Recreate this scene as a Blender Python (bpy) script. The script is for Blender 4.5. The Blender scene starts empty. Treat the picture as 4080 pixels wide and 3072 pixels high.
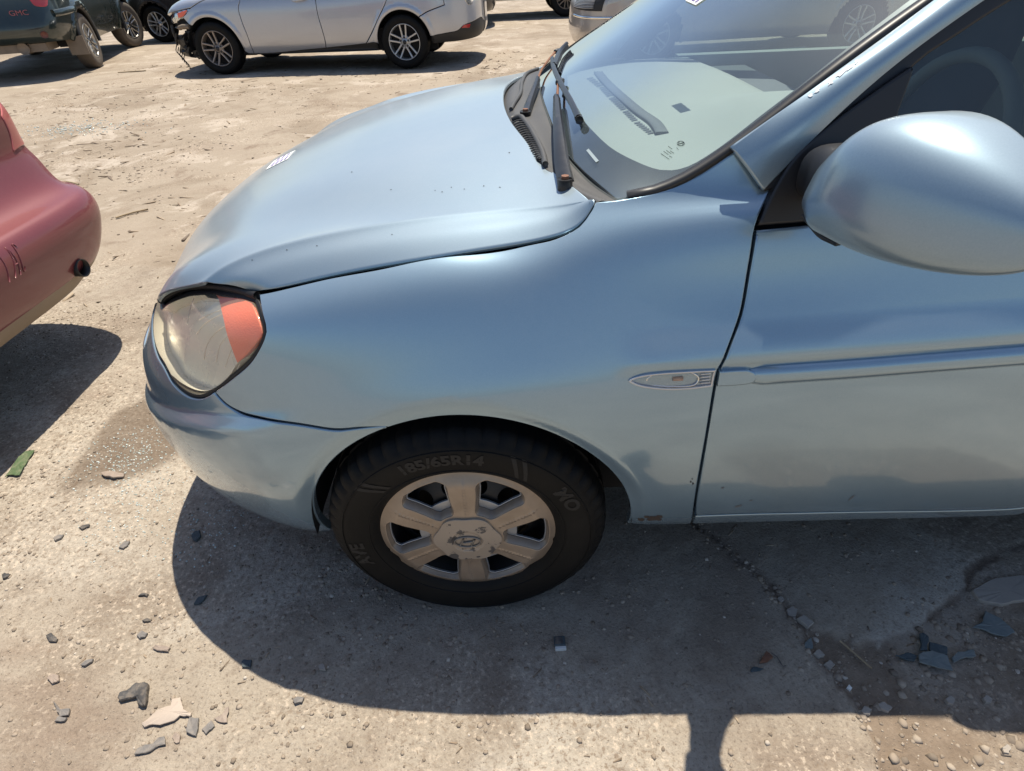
import bpy, bmesh, math, random
import numpy as np
from mathutils import Vector, Matrix
from mathutils.bvhtree import BVHTree
from mathutils.geometry import delaunay_2d_cdt

random.seed(7)
rng = np.random.default_rng(7)
SC = bpy.context.scene
COL = SC.collection
R = math.radians

# ------------------------------------------------------------------ camera
CAM_POS = np.array([0.12463, -0.72813, 1.25858])
PITCH, YAW, ROLL, FOC = 0.66532, -0.023274, -0.046522, 2211.35


def cam_axes():
    cx, sx, cy, sy = math.cos(PITCH), math.sin(PITCH), math.cos(YAW), math.sin(YAW)
    fwd = np.array([sy * cx, cy * cx, -sx])
    right = np.array([cy, -sy, 0.0])
    up = np.cross(right, fwd)
    cz, sz = math.cos(ROLL), math.sin(ROLL)
    return right * cz + up * sz, -right * sz + up * cz, fwd


CR, CU, CF = cam_axes()
cam = bpy.data.cameras.new('camera')
cam.sensor_fit = 'HORIZONTAL'
cam.sensor_width = 36.0
cam.lens = FOC / 4080.0 * 36.0
cam.clip_start, cam.clip_end = 0.02, 3000
camo = bpy.data.objects.new('camera', cam)
COL.objects.link(camo)
M = Matrix.Identity(4)
for i in range(3):
    M[i][0], M[i][1], M[i][2], M[i][3] = CR[i], CU[i], -CF[i], CAM_POS[i]
camo.matrix_world = M
SC.camera = camo

# ------------------------------------------------------------------ light
SUN = Vector((0.10, 0.36, 1.0)).normalized()          # towards the sun
elev = math.asin(SUN.z)
azim = math.atan2(SUN.x, SUN.y)
world = bpy.data.worlds.new('World')
SC.world = world
world.use_nodes = True
wn = world.node_tree
for n in list(wn.nodes):
    wn.nodes.remove(n)
sky = wn.nodes.new('ShaderNodeTexSky')
sky.sky_type = 'NISHITA'
sky.sun_disc = False
sky.sun_elevation = elev
sky.sun_rotation = azim
sky.air_density, sky.dust_density, sky.ozone_density = 1.0, 0.9, 1.9
bg = wn.nodes.new('ShaderNodeBackground')
bg.inputs['Strength'].default_value = 0.100
wo = wn.nodes.new('ShaderNodeOutputWorld')
wn.links.new(sky.outputs[0], bg.inputs[0])
wn.links.new(bg.outputs[0], wo.inputs[0])
sl = bpy.data.lights.new('sun', 'SUN')
sl.energy = 5.0
sl.angle = R(0.5)
sl.color = (1.0, 0.93, 0.79)
so = bpy.data.objects.new('sun', sl)
COL.objects.link(so)
so.rotation_euler = (-SUN).to_track_quat('-Z', 'Y').to_euler()
so.location = (0, 0, 30)
SC.view_settings.view_transform = 'Standard'
SC.view_settings.look = 'None'
SC.view_settings.gamma = 1.0
SC.view_settings.exposure = 0.42
SC.view_settings.use_curve_mapping = False
SC.cycles.max_bounces = 10
SC.cycles.transparent_max_bounces = 12

# ------------------------------------------------------------------ objects
def new_obj(name, me, mat=None, parent=None):
    o = bpy.data.objects.new(name, me)
    COL.objects.link(o)
    if mat is not None:
        if isinstance(mat, (list, tuple)):
            for m in mat:
                me.materials.append(m)
        else:
            me.materials.append(mat)
    if parent is not None:
        o.parent = parent
    return o


def mesh(name, verts, faces, mat=None, parent=None, smooth=True, normals=None, sharp=None, mats=None):
    me = bpy.data.meshes.new(name)
    F = []
    for f in faces:                              # drop repeated corners
        g = []
        for i in f:
            i = int(i)
            if i not in g:
                g.append(i)
        if len(g) > 2:
            F.append(tuple(g))
    me.from_pydata([tuple(map(float, v)) for v in verts], [], F)
    me.validate()
    if mats is not None:
        me.polygons.foreach_set('material_index', mats)
    if smooth:
        me.polygons.foreach_set('use_smooth', [True] * len(me.polygons))
    me.update()
    if sharp is not None:
        me.set_sharp_from_angle(angle=R(sharp))
    if normals is not None:
        nn = np.nan_to_num(np.asarray(normals, float))
        normals = np.where((np.linalg.norm(nn, axis=1) < 1e-6)[:, None], np.array([0, 0, 1.0]), nn)
        me.normals_split_custom_set_from_vertices([tuple(map(float, n)) for n in normals])
    return new_obj(name, me, mat, parent)


def empty(name, loc, rz=0.0, label=None, cat=None, group=None):
    o = bpy.data.objects.new(name, None)
    COL.objects.link(o)
    o.location = loc
    o.rotation_euler = (0, 0, rz)
    o.empty_display_size = 0.1
    return tag(o, label, cat, group)


def tag(o, label=None, cat=None, group=None, kind=None):
    if label: o['label'] = label
    if cat: o['category'] = cat
    if group: o['group'] = group
    if kind: o['kind'] = kind
    return o


def adopt(o, parent):
    """parent a world-built mesh to an un-rotated or rotated empty, keeping its place"""
    o.parent = parent
    o.matrix_parent_inverse = Matrix.LocRotScale(parent.location, parent.rotation_euler, None).inverted()
    return o


# ------------------------------------------------------------------ node helper
def material(name):
    m = bpy.data.materials.new(name)
    m.use_nodes = True
    nt = m.node_tree
    for n in list(nt.nodes):
        nt.nodes.remove(n)
    out = nt.nodes.new('ShaderNodeOutputMaterial')
    return m, nt, out


def N(nt, typ, **kw):
    n = nt.nodes.new(typ)
    for k, v in kw.items():
        if k.startswith('i_'):
            key = k[2:].replace('_', ' ')
            n.inputs[key].default_value = v
        else:
            setattr(n, k, v)
    return n


def L(nt, a, b):
    nt.links.new(a, b)


def rgba(c):
    return (c[0], c[1], c[2], 1.0)


def mixc(nt, fac, a, b, blend='MIX'):
    n = nt.nodes.new('ShaderNodeMix')
    n.data_type = 'RGBA'
    n.blend_type = blend
    for sock, v in ((n.inputs[0], fac), (n.inputs[6], a), (n.inputs[7], b)):
        if hasattr(v, 'is_output'):
            nt.links.new(v, sock)
        elif isinstance(v, (int, float)):
            sock.default_value = v
        else:
            sock.default_value = rgba(v)
    return n.outputs[2]


def noise(nt, vec, scale, detail=4, rough=0.55, dist=0.0):
    n = nt.nodes.new('ShaderNodeTexNoise')
    n.inputs['Scale'].default_value = scale
    n.inputs['Detail'].default_value = detail
    n.inputs['Roughness'].default_value = rough
    n.inputs['Distortion'].default_value = dist
    if vec is not None:
        nt.links.new(vec, n.inputs['Vector'])
    return n.outputs[0]


def ramp(nt, fac, stops):
    n = nt.nodes.new('ShaderNodeValToRGB')
    e = n.color_ramp.elements
    while len(e) > 1:
        e.remove(e[-1])
    first = True
    for p, c in stops:
        if first:
            e[0].position = p
            el = e[0]
            first = False
        else:
            el = e.new(p)
        el.color = rgba(c) if not isinstance(c, (int, float)) else (c, c, c, 1)
    nt.links.new(fac, n.inputs[0])
    return n.outputs[0]


def mth(nt, op, a, b=None, clamp=False):
    n = nt.nodes.new('ShaderNodeMath')
    n.operation = op
    n.use_clamp = clamp
    for i, v in enumerate((a, b)):
        if v is None:
            continue
        if hasattr(v, 'is_output'):
            nt.links.new(v, n.inputs[i])
        else:
            n.inputs[i].default_value = v
    return n.outputs[0]


def bumpn(nt, height, strength=0.3, dist=0.002):
    n = nt.nodes.new('ShaderNodeBump')
    n.inputs['Strength'].default_value = strength
    n.inputs['Distance'].default_value = dist
    nt.links.new(height, n.inputs['Height'])
    return n.outputs[0]


def principled(nt, out, **kw):
    p = nt.nodes.new('ShaderNodeBsdfPrincipled')
    for k, v in kw.items():
        key = k.replace('_', ' ')
        s = p.inputs[key]
        if hasattr(v, 'is_output'):
            nt.links.new(v, s)
        elif isinstance(v, (int, float)):
            s.default_value = v
        elif len(v) == 3 and s.type == 'RGBA':
            s.default_value = rgba(v)
        else:
            s.default_value = v
    if out is not None:
        nt.links.new(p.outputs[0], out.inputs[0])
    return p


def objco(nt):
    return nt.nodes.new('ShaderNodeTexCoord').outputs['Object']


def geopos(nt):
    return nt.nodes.new('ShaderNodeNewGeometry').outputs['Position']


def simple_mat(name, col, rough=0.5, metal=0.0, var=0.15, scale=12.0, bump=0.0, bscale=60.0, coat=0.0, spec=0.5):
    m, nt, out = material(name)
    co = objco(nt)
    f = noise(nt, co, scale, 5, 0.6)
    c = mixc(nt, f, [x * (1 - var) for x in col], [min(1, x * (1 + var)) for x in col])
    kw = dict(Base_Color=c, Metallic=metal, Specular_IOR_Level=spec)
    if coat:
        kw['Coat_Weight'] = coat
        kw['Coat_Roughness'] = 0.05
    kw['Roughness'] = mth(nt, 'MULTIPLY_ADD', f, 0.15)
    p = principled(nt, out, **kw)
    # roughness = rough + small variation
    r = mth(nt, 'ADD', mth(nt, 'MULTIPLY', f, 0.16), rough - 0.08)
    L(nt, r, p.inputs['Roughness'])
    if bump:
        L(nt, bumpn(nt, noise(nt, co, bscale, 4), bump, 0.003), p.inputs['Normal'])
    return m


def paint(name, base, flake, metal=0.75, rough=0.36, coat=1.0, dust=(0.36, 0.30, 0.24), dust_amt=0.25, fine=900.0, wide=0.4, film=0.0, coat_rough=0.045):
    """metallic car paint under clear coat; road dust collects low down on the panel"""
    m, nt, out = material(name)
    co = objco(nt)
    fl = nt.nodes.new('ShaderNodeTexVoronoi')
    fl.inputs['Scale'].default_value = fine
    L(nt, co, fl.inputs['Vector'])
    c = mixc(nt, mth(nt, 'MULTIPLY', noise(nt, co, fine * 0.6, 2), 0.7), base, flake)
    sep = nt.nodes.new('ShaderNodeSeparateXYZ')
    L(nt, co, sep.inputs[0])
    d = noise(nt, co, 3.2, 6, 0.62)
    d2 = noise(nt, co, 60, 4, 0.7)
    dm = mth(nt, 'MULTIPLY', ramp(nt, d, [(0.38, 0.15), (0.72, 1.0)]), ramp(nt, d2, [(0.3, 0.5), (0.7, 1.0)]))
    dm = mth(nt, 'MULTIPLY', dm, dust_amt)
    if film:                                     # dust film on upward faces; also paints in their skylit brightness
        ge = nt.nodes.new('ShaderNodeNewGeometry')
        sz = nt.nodes.new('ShaderNodeSeparateXYZ')
        L(nt, ge.outputs['Normal'], sz.inputs[0])
        up_ = ramp(nt, sz.outputs[2], [(0.45, 0), (0.95, 1)])
        dm = mth(nt, 'ADD', dm, mth(nt, 'MULTIPLY', up_, mth(nt, 'MULTIPLY', ramp(nt, d, [(.3, .7), (.7, 1)]), film)), True)
    p = principled(nt, None, Base_Color=c, Metallic=metal, Roughness=rough, Coat_Weight=coat, Coat_Roughness=0.035, Coat_IOR=1.6)
    L(nt, mth(nt, 'ADD', mth(nt, 'MULTIPLY', d2, 0.06), coat_rough), p.inputs['Coat Roughness'])
    # flakes lie at many angles: a second, much wider metallic lobe
    p2 = principled(nt, None, Base_Color=c, Metallic=metal, Roughness=0.66, Coat_Weight=coat, Coat_IOR=1.6)
    L(nt, mth(nt, 'ADD', mth(nt, 'MULTIPLY', d2, 0.06), coat_rough), p2.inputs['Coat Roughness'])
    mw = nt.nodes.new('ShaderNodeMixShader')
    mw.inputs[0].default_value = wide
    L(nt, p.outputs[0], mw.inputs[1])
    L(nt, p2.outputs[0], mw.inputs[2])
    df = nt.nodes.new('ShaderNodeBsdfDiffuse')
    df.inputs['Color'].default_value = rgba(dust)
    mx = nt.nodes.new('ShaderNodeMixShader')
    L(nt, dm, mx.inputs[0])
    L(nt, mw.outputs[0], mx.inputs[1])
    L(nt, df.outputs[0], mx.inputs[2])
    L(nt, mx.outputs[0], out.inputs[0])
    return m


# ------------------------------------------------------------------ numeric helpers
def nspline(xk, yk):
    """natural cubic spline through (xk, yk) -> vectorised function; yk may be (n, m)"""
    xk = np.asarray(xk, float)
    yk = np.asarray(yk, float)
    n = len(xk)
    h = np.diff(xk)
    A = np.zeros((n, n))
    B = np.zeros((n,) + yk.shape[1:])
    A[0, 0] = A[-1, -1] = 1
    for i in range(1, n - 1):
        A[i, i - 1], A[i, i], A[i, i + 1] = h[i - 1], 2 * (h[i - 1] + h[i]), h[i]
        B[i] = 6 * ((yk[i + 1] - yk[i]) / h[i] - (yk[i] - yk[i - 1]) / h[i - 1])
    Mm = np.linalg.solve(A, B)

    def f(x):
        x = np.asarray(x, float)
        i = np.clip(np.searchsorted(xk, x) - 1, 0, n - 2)
        hh = h[i]
        xc = np.clip(x, xk[0], xk[-1])
        a = (xk[i + 1] - xc) / hh
        b = (xc - xk[i]) / hh
        if yk.ndim > 1:
            sh = hh.shape + (1,) * (yk.ndim - 1)
            a, b, hh = a.reshape(sh), b.reshape(sh), hh.reshape(sh)
        return a * yk[i] + b * yk[i + 1] + ((a ** 3 - a) * Mm[i] + (b ** 3 - b) * Mm[i + 1]) * hh ** 2 / 6
    return f


def sstep(a, b, x):
    t = np.clip((x - a) / (b - a), 0, 1)
    return t * t * (3 - 2 * t)


K = 4080.0 / 2212.0        # the photograph was measured at 2212 px across


def pix_ray(px, py):
    d = (px * K - 2040.0) / FOC * CR - (py * K - 1536.0) / FOC * CU + CF
    return CAM_POS, d


def at_z(px, py, z):
    c, d = pix_ray(px, py)
    return c + (z - c[2]) / d[2] * d


def at_y(px, py, y):
    c, d = pix_ray(px, py)
    return c + (y - c[1]) / d[1] * d


class Surf:
    """parametric surface P(s, v) with ray lookup"""
    def build_lookup(self, s0, s1, ns, v0, v1, nv):
        s = np.linspace(s0, s1, ns)
        v = np.linspace(v0, v1, nv)
        S, V = np.meshgrid(s, v, indexing='ij')
        P = self.ev(S.ravel(), V.ravel())
        self.gs, self.gv, self.nv = s, v, nv
        F = []
        for i in range(ns - 1):
            for j in range(nv - 1):
                a = i * nv + j
                F.append((a, a + nv, a + nv + 1, a + 1))
        self.bvh = BVHTree.FromPolygons([tuple(p) for p in P], F)

    def hit(self, o, d):
        d = np.asarray(d, float)
        d = d / np.linalg.norm(d)
        loc, nor, idx, dist = self.bvh.ray_cast(Vector(o), Vector(d))
        if loc is None:
            return None
        i, j = divmod(idx, self.nv - 1)
        x = np.array([0.5 * (self.gs[i] + self.gs[i + 1]), 0.5 * (self.gv[j] + self.gv[j + 1]), dist])
        for _ in range(6):
            h = 1e-4
            q = self.ev(np.array([x[0], x[0] + h, x[0]]), np.array([x[1], x[1], x[1] + h]))
            J = np.stack([(q[1] - q[0]) / h, (q[2] - q[0]) / h, -d], 1)
            try:
                dx = np.linalg.solve(J, -(q[0] - (o + x[2] * d)))
            except np.linalg.LinAlgError:
                break
            dx[:2] = np.clip(dx[:2], -0.05, 0.05)
            x = x + dx
            x[0] = np.clip(x[0], self.gs[0], self.gs[-1])
            x[1] = np.clip(x[1], self.gv[0], self.gv[-1])
        return x[:2]

    def px(self, x, y):
        """pixel of the photograph -> (s, v)"""
        o, d = pix_ray(x, y)
        r = self.hit(*self.to_local(o, d))
        k = 0
        while r is None and k < 40:                  # just past an edge: slide back on to it
            k += 1
            o, d = pix_ray(x, y - 2 * k)
            r = self.hit(*self.to_local(o, d))
        if r is None:
            raise ValueError('no surface under pixel %s,%s' % (x, y))
        if k:
            print('slid', x, y, k * 2)
        return r

    def to_local(self, o, d):
        return o, d

    def xz(self, x, z):
        r = self.hit(np.array([x, -3.0, z]), np.array([0, 1.0, 0]))
        if r is None:
            raise ValueError('no surface at x,z %s,%s' % (x, z))
        return r

    def nrm(self, s, v):
        h = 5e-4
        a = self.ev(s + h, v) - self.ev(s - h, v)
        b = self.ev(s, v + h) - self.ev(s, v - h)
        n = np.cross(a, b)
        n /= np.linalg.norm(n, axis=1)[:, None] + 1e-12
        return n * self.flip
    flip = 1.0
    disp = None

    def full(self, s, v):
        """displaced position and normal"""
        if self.disp is None:
            return self.ev(s, v), self.nrm(s, v)
        def D(s, v):
            P = self.ev(s, v)
            return P + self.nrm(s, v) * self.disp(P)[:, None]
        h = 1e-3
        P = D(s, v)
        n = np.cross(D(s + h, v) - D(s - h, v), D(s, v + h) - D(s, v - h))
        n /= np.linalg.norm(n, axis=1)[:, None] + 1e-12
        return P, n * self.flip


class Hull(Surf):
    """car side lofted along rows; the rows wrap round the nose and the tail"""
    def __init__(self, xk, Z, IN, xf, q, xr, qr, xs, xe, yc, sN=1.25, sR=1.2, vk=None):
        self.nr = len(Z)
        self.fz = [nspline(xk, z) for z in Z]
        self.fi = [nspline(xk, i) for i in IN]
        self.xf, self.q, self.xr, self.qr = xf, q, xr, qr
        self.xs, self.xe, self.yc, self.sN, self.sR = xs, xe, yc, sN, sR
        self.Lm = xe - xs
        if vk is None:
            vk = np.arange(self.nr) * 0.1
        self.vk = np.asarray(vk, float)
        self.basis = nspline(self.vk, np.eye(self.nr))

    def ev(self, s, v):
        s = np.asarray(s, float)
        v = np.asarray(v, float)
        rows = np.empty((self.nr, len(s), 3))
        front, rear = s < 0, s > self.Lm
        for j in range(self.nr):
            x = self.xs + s
            fac = np.ones_like(s)
            ph = np.pi / 2 * (1 + np.clip(s[front], -self.sN, 0) / self.sN)
            x[front] = self.xf[j] + (self.xs - self.xf[j]) * (1 - np.cos(ph))
            fac[front] = np.clip(np.sin(ph), 0, 1) ** (2.0 / self.q[j])
            ph = np.pi / 2 * (1 - np.clip(s[rear] - self.Lm, 0, self.sR) / self.sR)
            x[rear] = self.xr[j] - (self.xr[j] - self.xe) * (1 - np.cos(ph))
            fac[rear] = np.clip(np.sin(ph), 0, 1) ** (2.0 / self.qr[j])
            rows[j, :, 0] = x
            rows[j, :, 1] = self.yc - (self.yc - self.fi[j](x)) * fac
            rows[j, :, 2] = self.fz[j](x)
        Bv = self.basis(v)
        return np.einsum('nj,njk->nk', Bv, rows.transpose(1, 0, 2))


class Net(Surf):
    """spline surface through a net of points pts[i][j]"""
    def __init__(self, pts, sk=None, vk=None):
        P = np.asarray(pts, float)
        if sk is None:
            d = np.linalg.norm(np.diff(P, axis=0), axis=2).mean(1)
            sk = np.concatenate([[0], np.cumsum(d)])
        if vk is None:
            d = np.linalg.norm(np.diff(P, axis=1), axis=2).mean(0)
            vk = np.concatenate([[0], np.cumsum(d)])
        self.sk, self.vk, self.P = np.asarray(sk), np.asarray(vk), P
        self.bs = nspline(self.sk, np.eye(len(sk)))
        self.bv = nspline(self.vk, np.eye(len(vk)))

    def ev(self, s, v):
        s = np.atleast_1d(np.asarray(s, float))
        v = np.atleast_1d(np.asarray(v, float))
        s = np.broadcast_to(s, np.broadcast(s, v).shape)
        v = np.broadcast_to(v, s.shape)
        return np.einsum('ni,nj,ijk->nk', self.bs(s), self.bv(v), self.P)


def catmull(P, closed=False, step=0.012):
    """smooth 2-D/3-D polyline through P, resampled"""
    P = np.asarray(P, float)
    n = len(P)
    if n < 3 and not closed:
        d = np.linalg.norm(P[1] - P[0])
        k = max(1, int(round(d / step)))
        return P[0] + (P[1] - P[0]) * np.linspace(0, 1, k + 1)[:, None]
    out = []
    segs = n if closed else n - 1
    for i in range(segs):
        p1, p2 = P[i], P[(i + 1) % n]
        p0 = P[i - 1] if (closed or i > 0) else 2 * p1 - p2
        p3 = P[(i + 2) % n] if (closed or i + 2 < n) else 2 * p2 - p1
        # centripetal parameterisation
        t0 = 0.0
        t1 = t0 + max(np.linalg.norm(p1 - p0), 1e-6) ** 0.5
        t2 = t1 + max(np.linalg.norm(p2 - p1), 1e-6) ** 0.5
        t3 = t2 + max(np.linalg.norm(p3 - p2), 1e-6) ** 0.5
        k = max(1, int(round(np.linalg.norm(p2 - p1) / step)))
        for t in np.linspace(t1, t2, k, endpoint=False):
            A1 = (t1 - t) / (t1 - t0) * p0 + (t - t0) / (t1 - t0) * p1
            A2 = (t2 - t) / (t2 - t1) * p1 + (t - t1) / (t2 - t1) * p2
            A3 = (t3 - t) / (t3 - t2) * p2 + (t - t2) / (t3 - t2) * p3
            B1 = (t2 - t) / (t2 - t0) * A1 + (t - t0) / (t2 - t0) * A2
            B2 = (t3 - t) / (t3 - t1) * A2 + (t - t1) / (t3 - t1) * A3
            out.append((t2 - t) / (t2 - t1) * B1 + (t - t1) / (t2 - t1) * B2)
    if not closed:
        out.append(P[-1])
    return np.array(out)


def outline(*segs, step=0.012):
    """closed loop from segments, each a smooth run of (s, v); corners where segments meet"""
    out = []
    for k, sg in enumerate(segs):
        c = catmull(sg, step=step)
        if out and np.linalg.norm(out[-1] - c[0]) < 1e-5:
            c = c[1:]
        out.extend(list(c))
    if np.linalg.norm(out[0] - out[-1]) < 1e-5:
        out.pop()
    return np.array(out)


def area2(P):
    x, y = P[:, 0], P[:, 1]
    return 0.5 * np.sum(x * np.roll(y, -1) - np.roll(x, -1) * y)


def inset(P, d):
    """move a ccw loop inwards by d"""
    e = np.roll(P, -1, 0) - P
    e /= np.linalg.norm(e, axis=1)[:, None] + 1e-12
    nl = np.stack([-e[:, 1], e[:, 0]], 1)
    m = nl + np.roll(nl, 1, 0)
    l2 = (m * m).sum(1)
    m = m * (2.0 / np.maximum(l2, 0.7))[:, None]
    return P + m * d


def inside(P, pts):
    x, y = pts[:, 0], pts[:, 1]
    c = np.zeros(len(pts), bool)
    n = len(P)
    for i in range(n):
        x1, y1 = P[i]
        x2, y2 = P[(i + 1) % n]
        if y1 == y2:
            continue
        m = (y1 > y) != (y2 > y)
        c ^= m & (x < (x2 - x1) * (y - y1) / (y2 - y1) + x1)
    return c


def near_loop(P, pts, d):
    m = np.zeros(len(pts), bool)
    for p in P:
        m |= ((pts - p) ** 2).sum(1) < d * d
    return m


def panel(name, surf, loop, mat, parent=None, res=0.02, gap=0.0022, lip=0.018, edge=0.003, holes=(), off=0.0, soft=0.0025, extra=None):
    """sheet-metal panel lying on surf inside loop, its rim rounded and turned in"""
    loop = np.asarray(loop)
    if area2(loop) < 0:
        loop = loop[::-1]
    loops = [loop]
    for h in holes:
        h = np.asarray(h)
        loops.append(h[::-1] if area2(h) > 0 else h)
    rings0 = [inset(l, gap) for l in loops]
    rings1 = [inset(l, gap + edge) for l in loops]
    lo, hi = loop.min(0), loop.max(0)
    gx, gy = np.meshgrid(np.arange(lo[0], hi[0], res), np.arange(lo[1], hi[1], res))
    g = np.stack([gx.ravel(), gy.ravel()], 1)
    g[:, 0] += (np.round((g[:, 1] - lo[1]) / res) % 2) * res * 0.5
    g = g[inside(rings1[0], g)]
    for r1 in rings1[1:]:
        g = g[~inside(r1, g)]
    for r1 in rings1:
        g = g[~near_loop(r1, g, res * 0.45)]
    if extra is not None:                        # extra rows of points along a crease
        g = g[~near_loop(extra, g, res * .35)]
        ex_ = extra[inside(rings1[0], extra)]
        ex_ = ex_[~near_loop(rings1[0], ex_, res * .3)]
        g = np.concatenate([g, ex_])
    V = [p for r1 in rings1 for p in r1]
    E, b = [], 0
    for r1 in rings1:
        n = len(r1)
        E += [(b + i, b + (i + 1) % n) for i in range(n)]
        b += n
    nb = b
    V2 = [Vector((float(a), float(c))) for a, c in V] + [Vector((float(a), float(c))) for a, c in g]
    vo, eo, fo, vi, ei, fi = delaunay_2d_cdt(V2, E, [], 0, 1e-7)
    uv = np.array([[a.x, a.y] for a in vo])
    tri = np.array([f for f in fo if len(f) == 3])
    cen = uv[tri].mean(1)
    keep = inside(rings1[0], cen)
    for r1 in rings1[1:]:
        keep &= ~inside(r1, cen)
    tri = tri[keep]
    P, Nn = surf.full(uv[:, 0].copy(), uv[:, 1].copy())
    P = P + Nn * off
    # map ring1 input vertices to cdt output
    mp = {}
    for k, src in enumerate(vi):
        for q in src:
            mp[q] = k
    verts, norms, faces = list(P), list(Nn), [tuple(t) for t in tri]
    # orient triangles along the normal
    a, bb, c = P[tri[:, 0]], P[tri[:, 1]], P[tri[:, 2]]
    tn = np.cross(bb - a, c - a)
    flip = (tn * Nn[tri].mean(1)).sum(1) < 0
    faces = [tuple(t[::-1]) if f else tuple(t) for t, f in zip(tri, flip)]
    b = 0
    for r0, r1 in zip(rings0, rings1):
        n = len(r1)
        i1 = [mp[b + i] for i in range(n)]
        b += n
        Q, Qn = surf.full(r0[:, 0].copy(), r0[:, 1].copy())
        outd = Q - P[i1]
        outd -= Qn * (outd * Qn).sum(1)[:, None]
        outd /= np.linalg.norm(outd, axis=1)[:, None] + 1e-12
        Q = Q + Qn * off
        A = Q - Qn * soft
        Bq = Q - Qn * (soft + lip)
        ia = len(verts)
        verts += list(A); norms += list((outd * 0.8 + Qn * 0.6) / 1.0)
        ib = len(verts)
        verts += list(A); norms += list(outd)
        ic = len(verts)
        verts += list(Bq); norms += list(outd)
        for i in range(n):
            j = (i + 1) % n
            for quad in ((i1[i], i1[j], ia + j, ia + i), (ib + i, ib + j, ic + j, ic + i)):
                p = [np.array(verts[q]) for q in quad]
                fn = np.cross(p[1] - p[0], p[3] - p[0])
                nn = norms[quad[2]]
                if fn @ nn < 0:
                    quad = quad[::-1]
                faces.append(quad)
    norms = np.array(norms)
    norms /= np.linalg.norm(norms, axis=1)[:, None] + 1e-12
    return mesh(name, verts, faces, mat, parent, True, norms)


def grid_faces(ni, nj, wrap_i=False, wrap_j=False):
    F = []
    for i in range(ni if wrap_i else ni - 1):
        for j in range(nj if wrap_j else nj - 1):
            i2, j2 = (i + 1) % ni, (j + 1) % nj
            F.append((i * nj + j, i2 * nj + j, i2 * nj + j2, i * nj + j2))
    return F


def lathe(prof, n, axis='y', seg_fn=None):
    """profile (r, h) spun; axis y: h along y"""
    V = []
    for i in range(n):
        a = 2 * math.pi * i / n
        for k, (r, h) in enumerate(prof):
            rr, hh = (r, h) if seg_fn is None else seg_fn(i, k, r, h)
            V.append((rr * math.cos(a), hh, rr * math.sin(a)) if axis == 'y' else (rr * math.cos(a), rr * math.sin(a), hh))
    return V, grid_faces(n, len(prof), True, False)


def tube(path, rad, n=8, cap=True):
    """tube along a 3-D path; rad scalar or list"""
    P = np.asarray(path, float)
    m = len(P)
    rad = np.full(m, rad) if np.isscalar(rad) else np.asarray(rad)
    T = np.gradient(P, axis=0)
    T /= np.linalg.norm(T, axis=1)[:, None] + 1e-12
    ref = np.array([0, 0, 1.0]) if abs(T[0][2]) < 0.9 else np.array([1.0, 0, 0])
    V = []
    u = np.cross(T[0], ref); u /= np.linalg.norm(u)
    for i in range(m):
        u = u - T[i] * (u @ T[i]); u /= np.linalg.norm(u) + 1e-12
        w = np.cross(T[i], u)
        for k in range(n):
            a = 2 * math.pi * k / n
            V.append(P[i] + rad[i] * (math.cos(a) * u + math.sin(a) * w))
    F = grid_faces(m, n, False, True)
    if cap:
        F.append(tuple(range(n))[::-1])
        F.append(tuple(range((m - 1) * n, m * n)))
    return V, F


def sweep(path, section, upv, cap=True):
    """sweep a 2-D section (list of (a,b)) along path; a along side = T x up, b along up"""
    P = np.asarray(path, float)
    m = len(P)
    T = np.gradient(P, axis=0)
    T /= np.linalg.norm(T, axis=1)[:, None] + 1e-12
    V = []
    for i in range(m):
        up = np.asarray(upv[i] if np.ndim(upv) > 1 else upv, float)
        side = np.cross(T[i], up); side /= np.linalg.norm(side) + 1e-12
        up = np.cross(side, T[i])
        sec = section(i / (m - 1)) if callable(section) else section
        for a, b in sec:
            V.append(P[i] + side * a + up * b)
    n = len(sec)
    F = grid_faces(m, n, False, True)
    if cap:
        F.append(tuple(range(n))[::-1])
        F.append(tuple(range((m - 1) * n, m * n)))
    return V, F


def join(*vf):
    V, F = [], []
    for v, f in vf:
        b = len(V)
        V += [tuple(p) for p in v]
        F += [tuple(i + b for i in q) for q in f]
    return V, F


def boxvf(c, s, rot=None):
    V = [np.array([(x * s[0]) / 2, (y * s[1]) / 2, (z * s[2]) / 2]) for x in (-1, 1) for y in (-1, 1) for z in (-1, 1)]
    if rot is not None:
        V = [np.array(rot @ Vector(v)) for v in V]
    V = [v + np.asarray(c) for v in V]
    F = [(0, 1, 3, 2), (4, 6, 7, 5), (0, 4, 5, 1), (2, 3, 7, 6), (0, 2, 6, 4), (1, 5, 7, 3)]
    return V, F


def bevel_mod(o, w, seg=2, ang=35):
    m = o.modifiers.new('bevel', 'BEVEL')
    m.width, m.segments = w, seg
    m.limit_method = 'ANGLE'
    m.angle_limit = R(ang)
    return o


def fbm(x, y, oct=5, seed=0, gain=0.5, lac=2.03):
    """vectorised value noise in [-1, 1]"""
    g = np.random.default_rng(seed)
    T = g.random((256, 256)) * 2 - 1
    tot = np.zeros_like(x, dtype=float)
    amp, nrm = 1.0, 0.0
    for o in range(oct):
        xi, yi = np.floor(x).astype(int), np.floor(y).astype(int)
        fx, fy = x - xi, y - yi
        fx, fy = fx * fx * (3 - 2 * fx), fy * fy * (3 - 2 * fy)
        a, b = T[xi & 255, yi & 255], T[(xi + 1) & 255, yi & 255]
        c, d = T[xi & 255, (yi + 1) & 255], T[(xi + 1) & 255, (yi + 1) & 255]
        tot += amp * (a * (1 - fx) * (1 - fy) + b * fx * (1 - fy) + c * (1 - fx) * fy + d * fx * fy)
        nrm += amp
        amp *= gain
        x, y = x * lac + 17.3, y * lac + 5.7
    return tot / nrm


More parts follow.
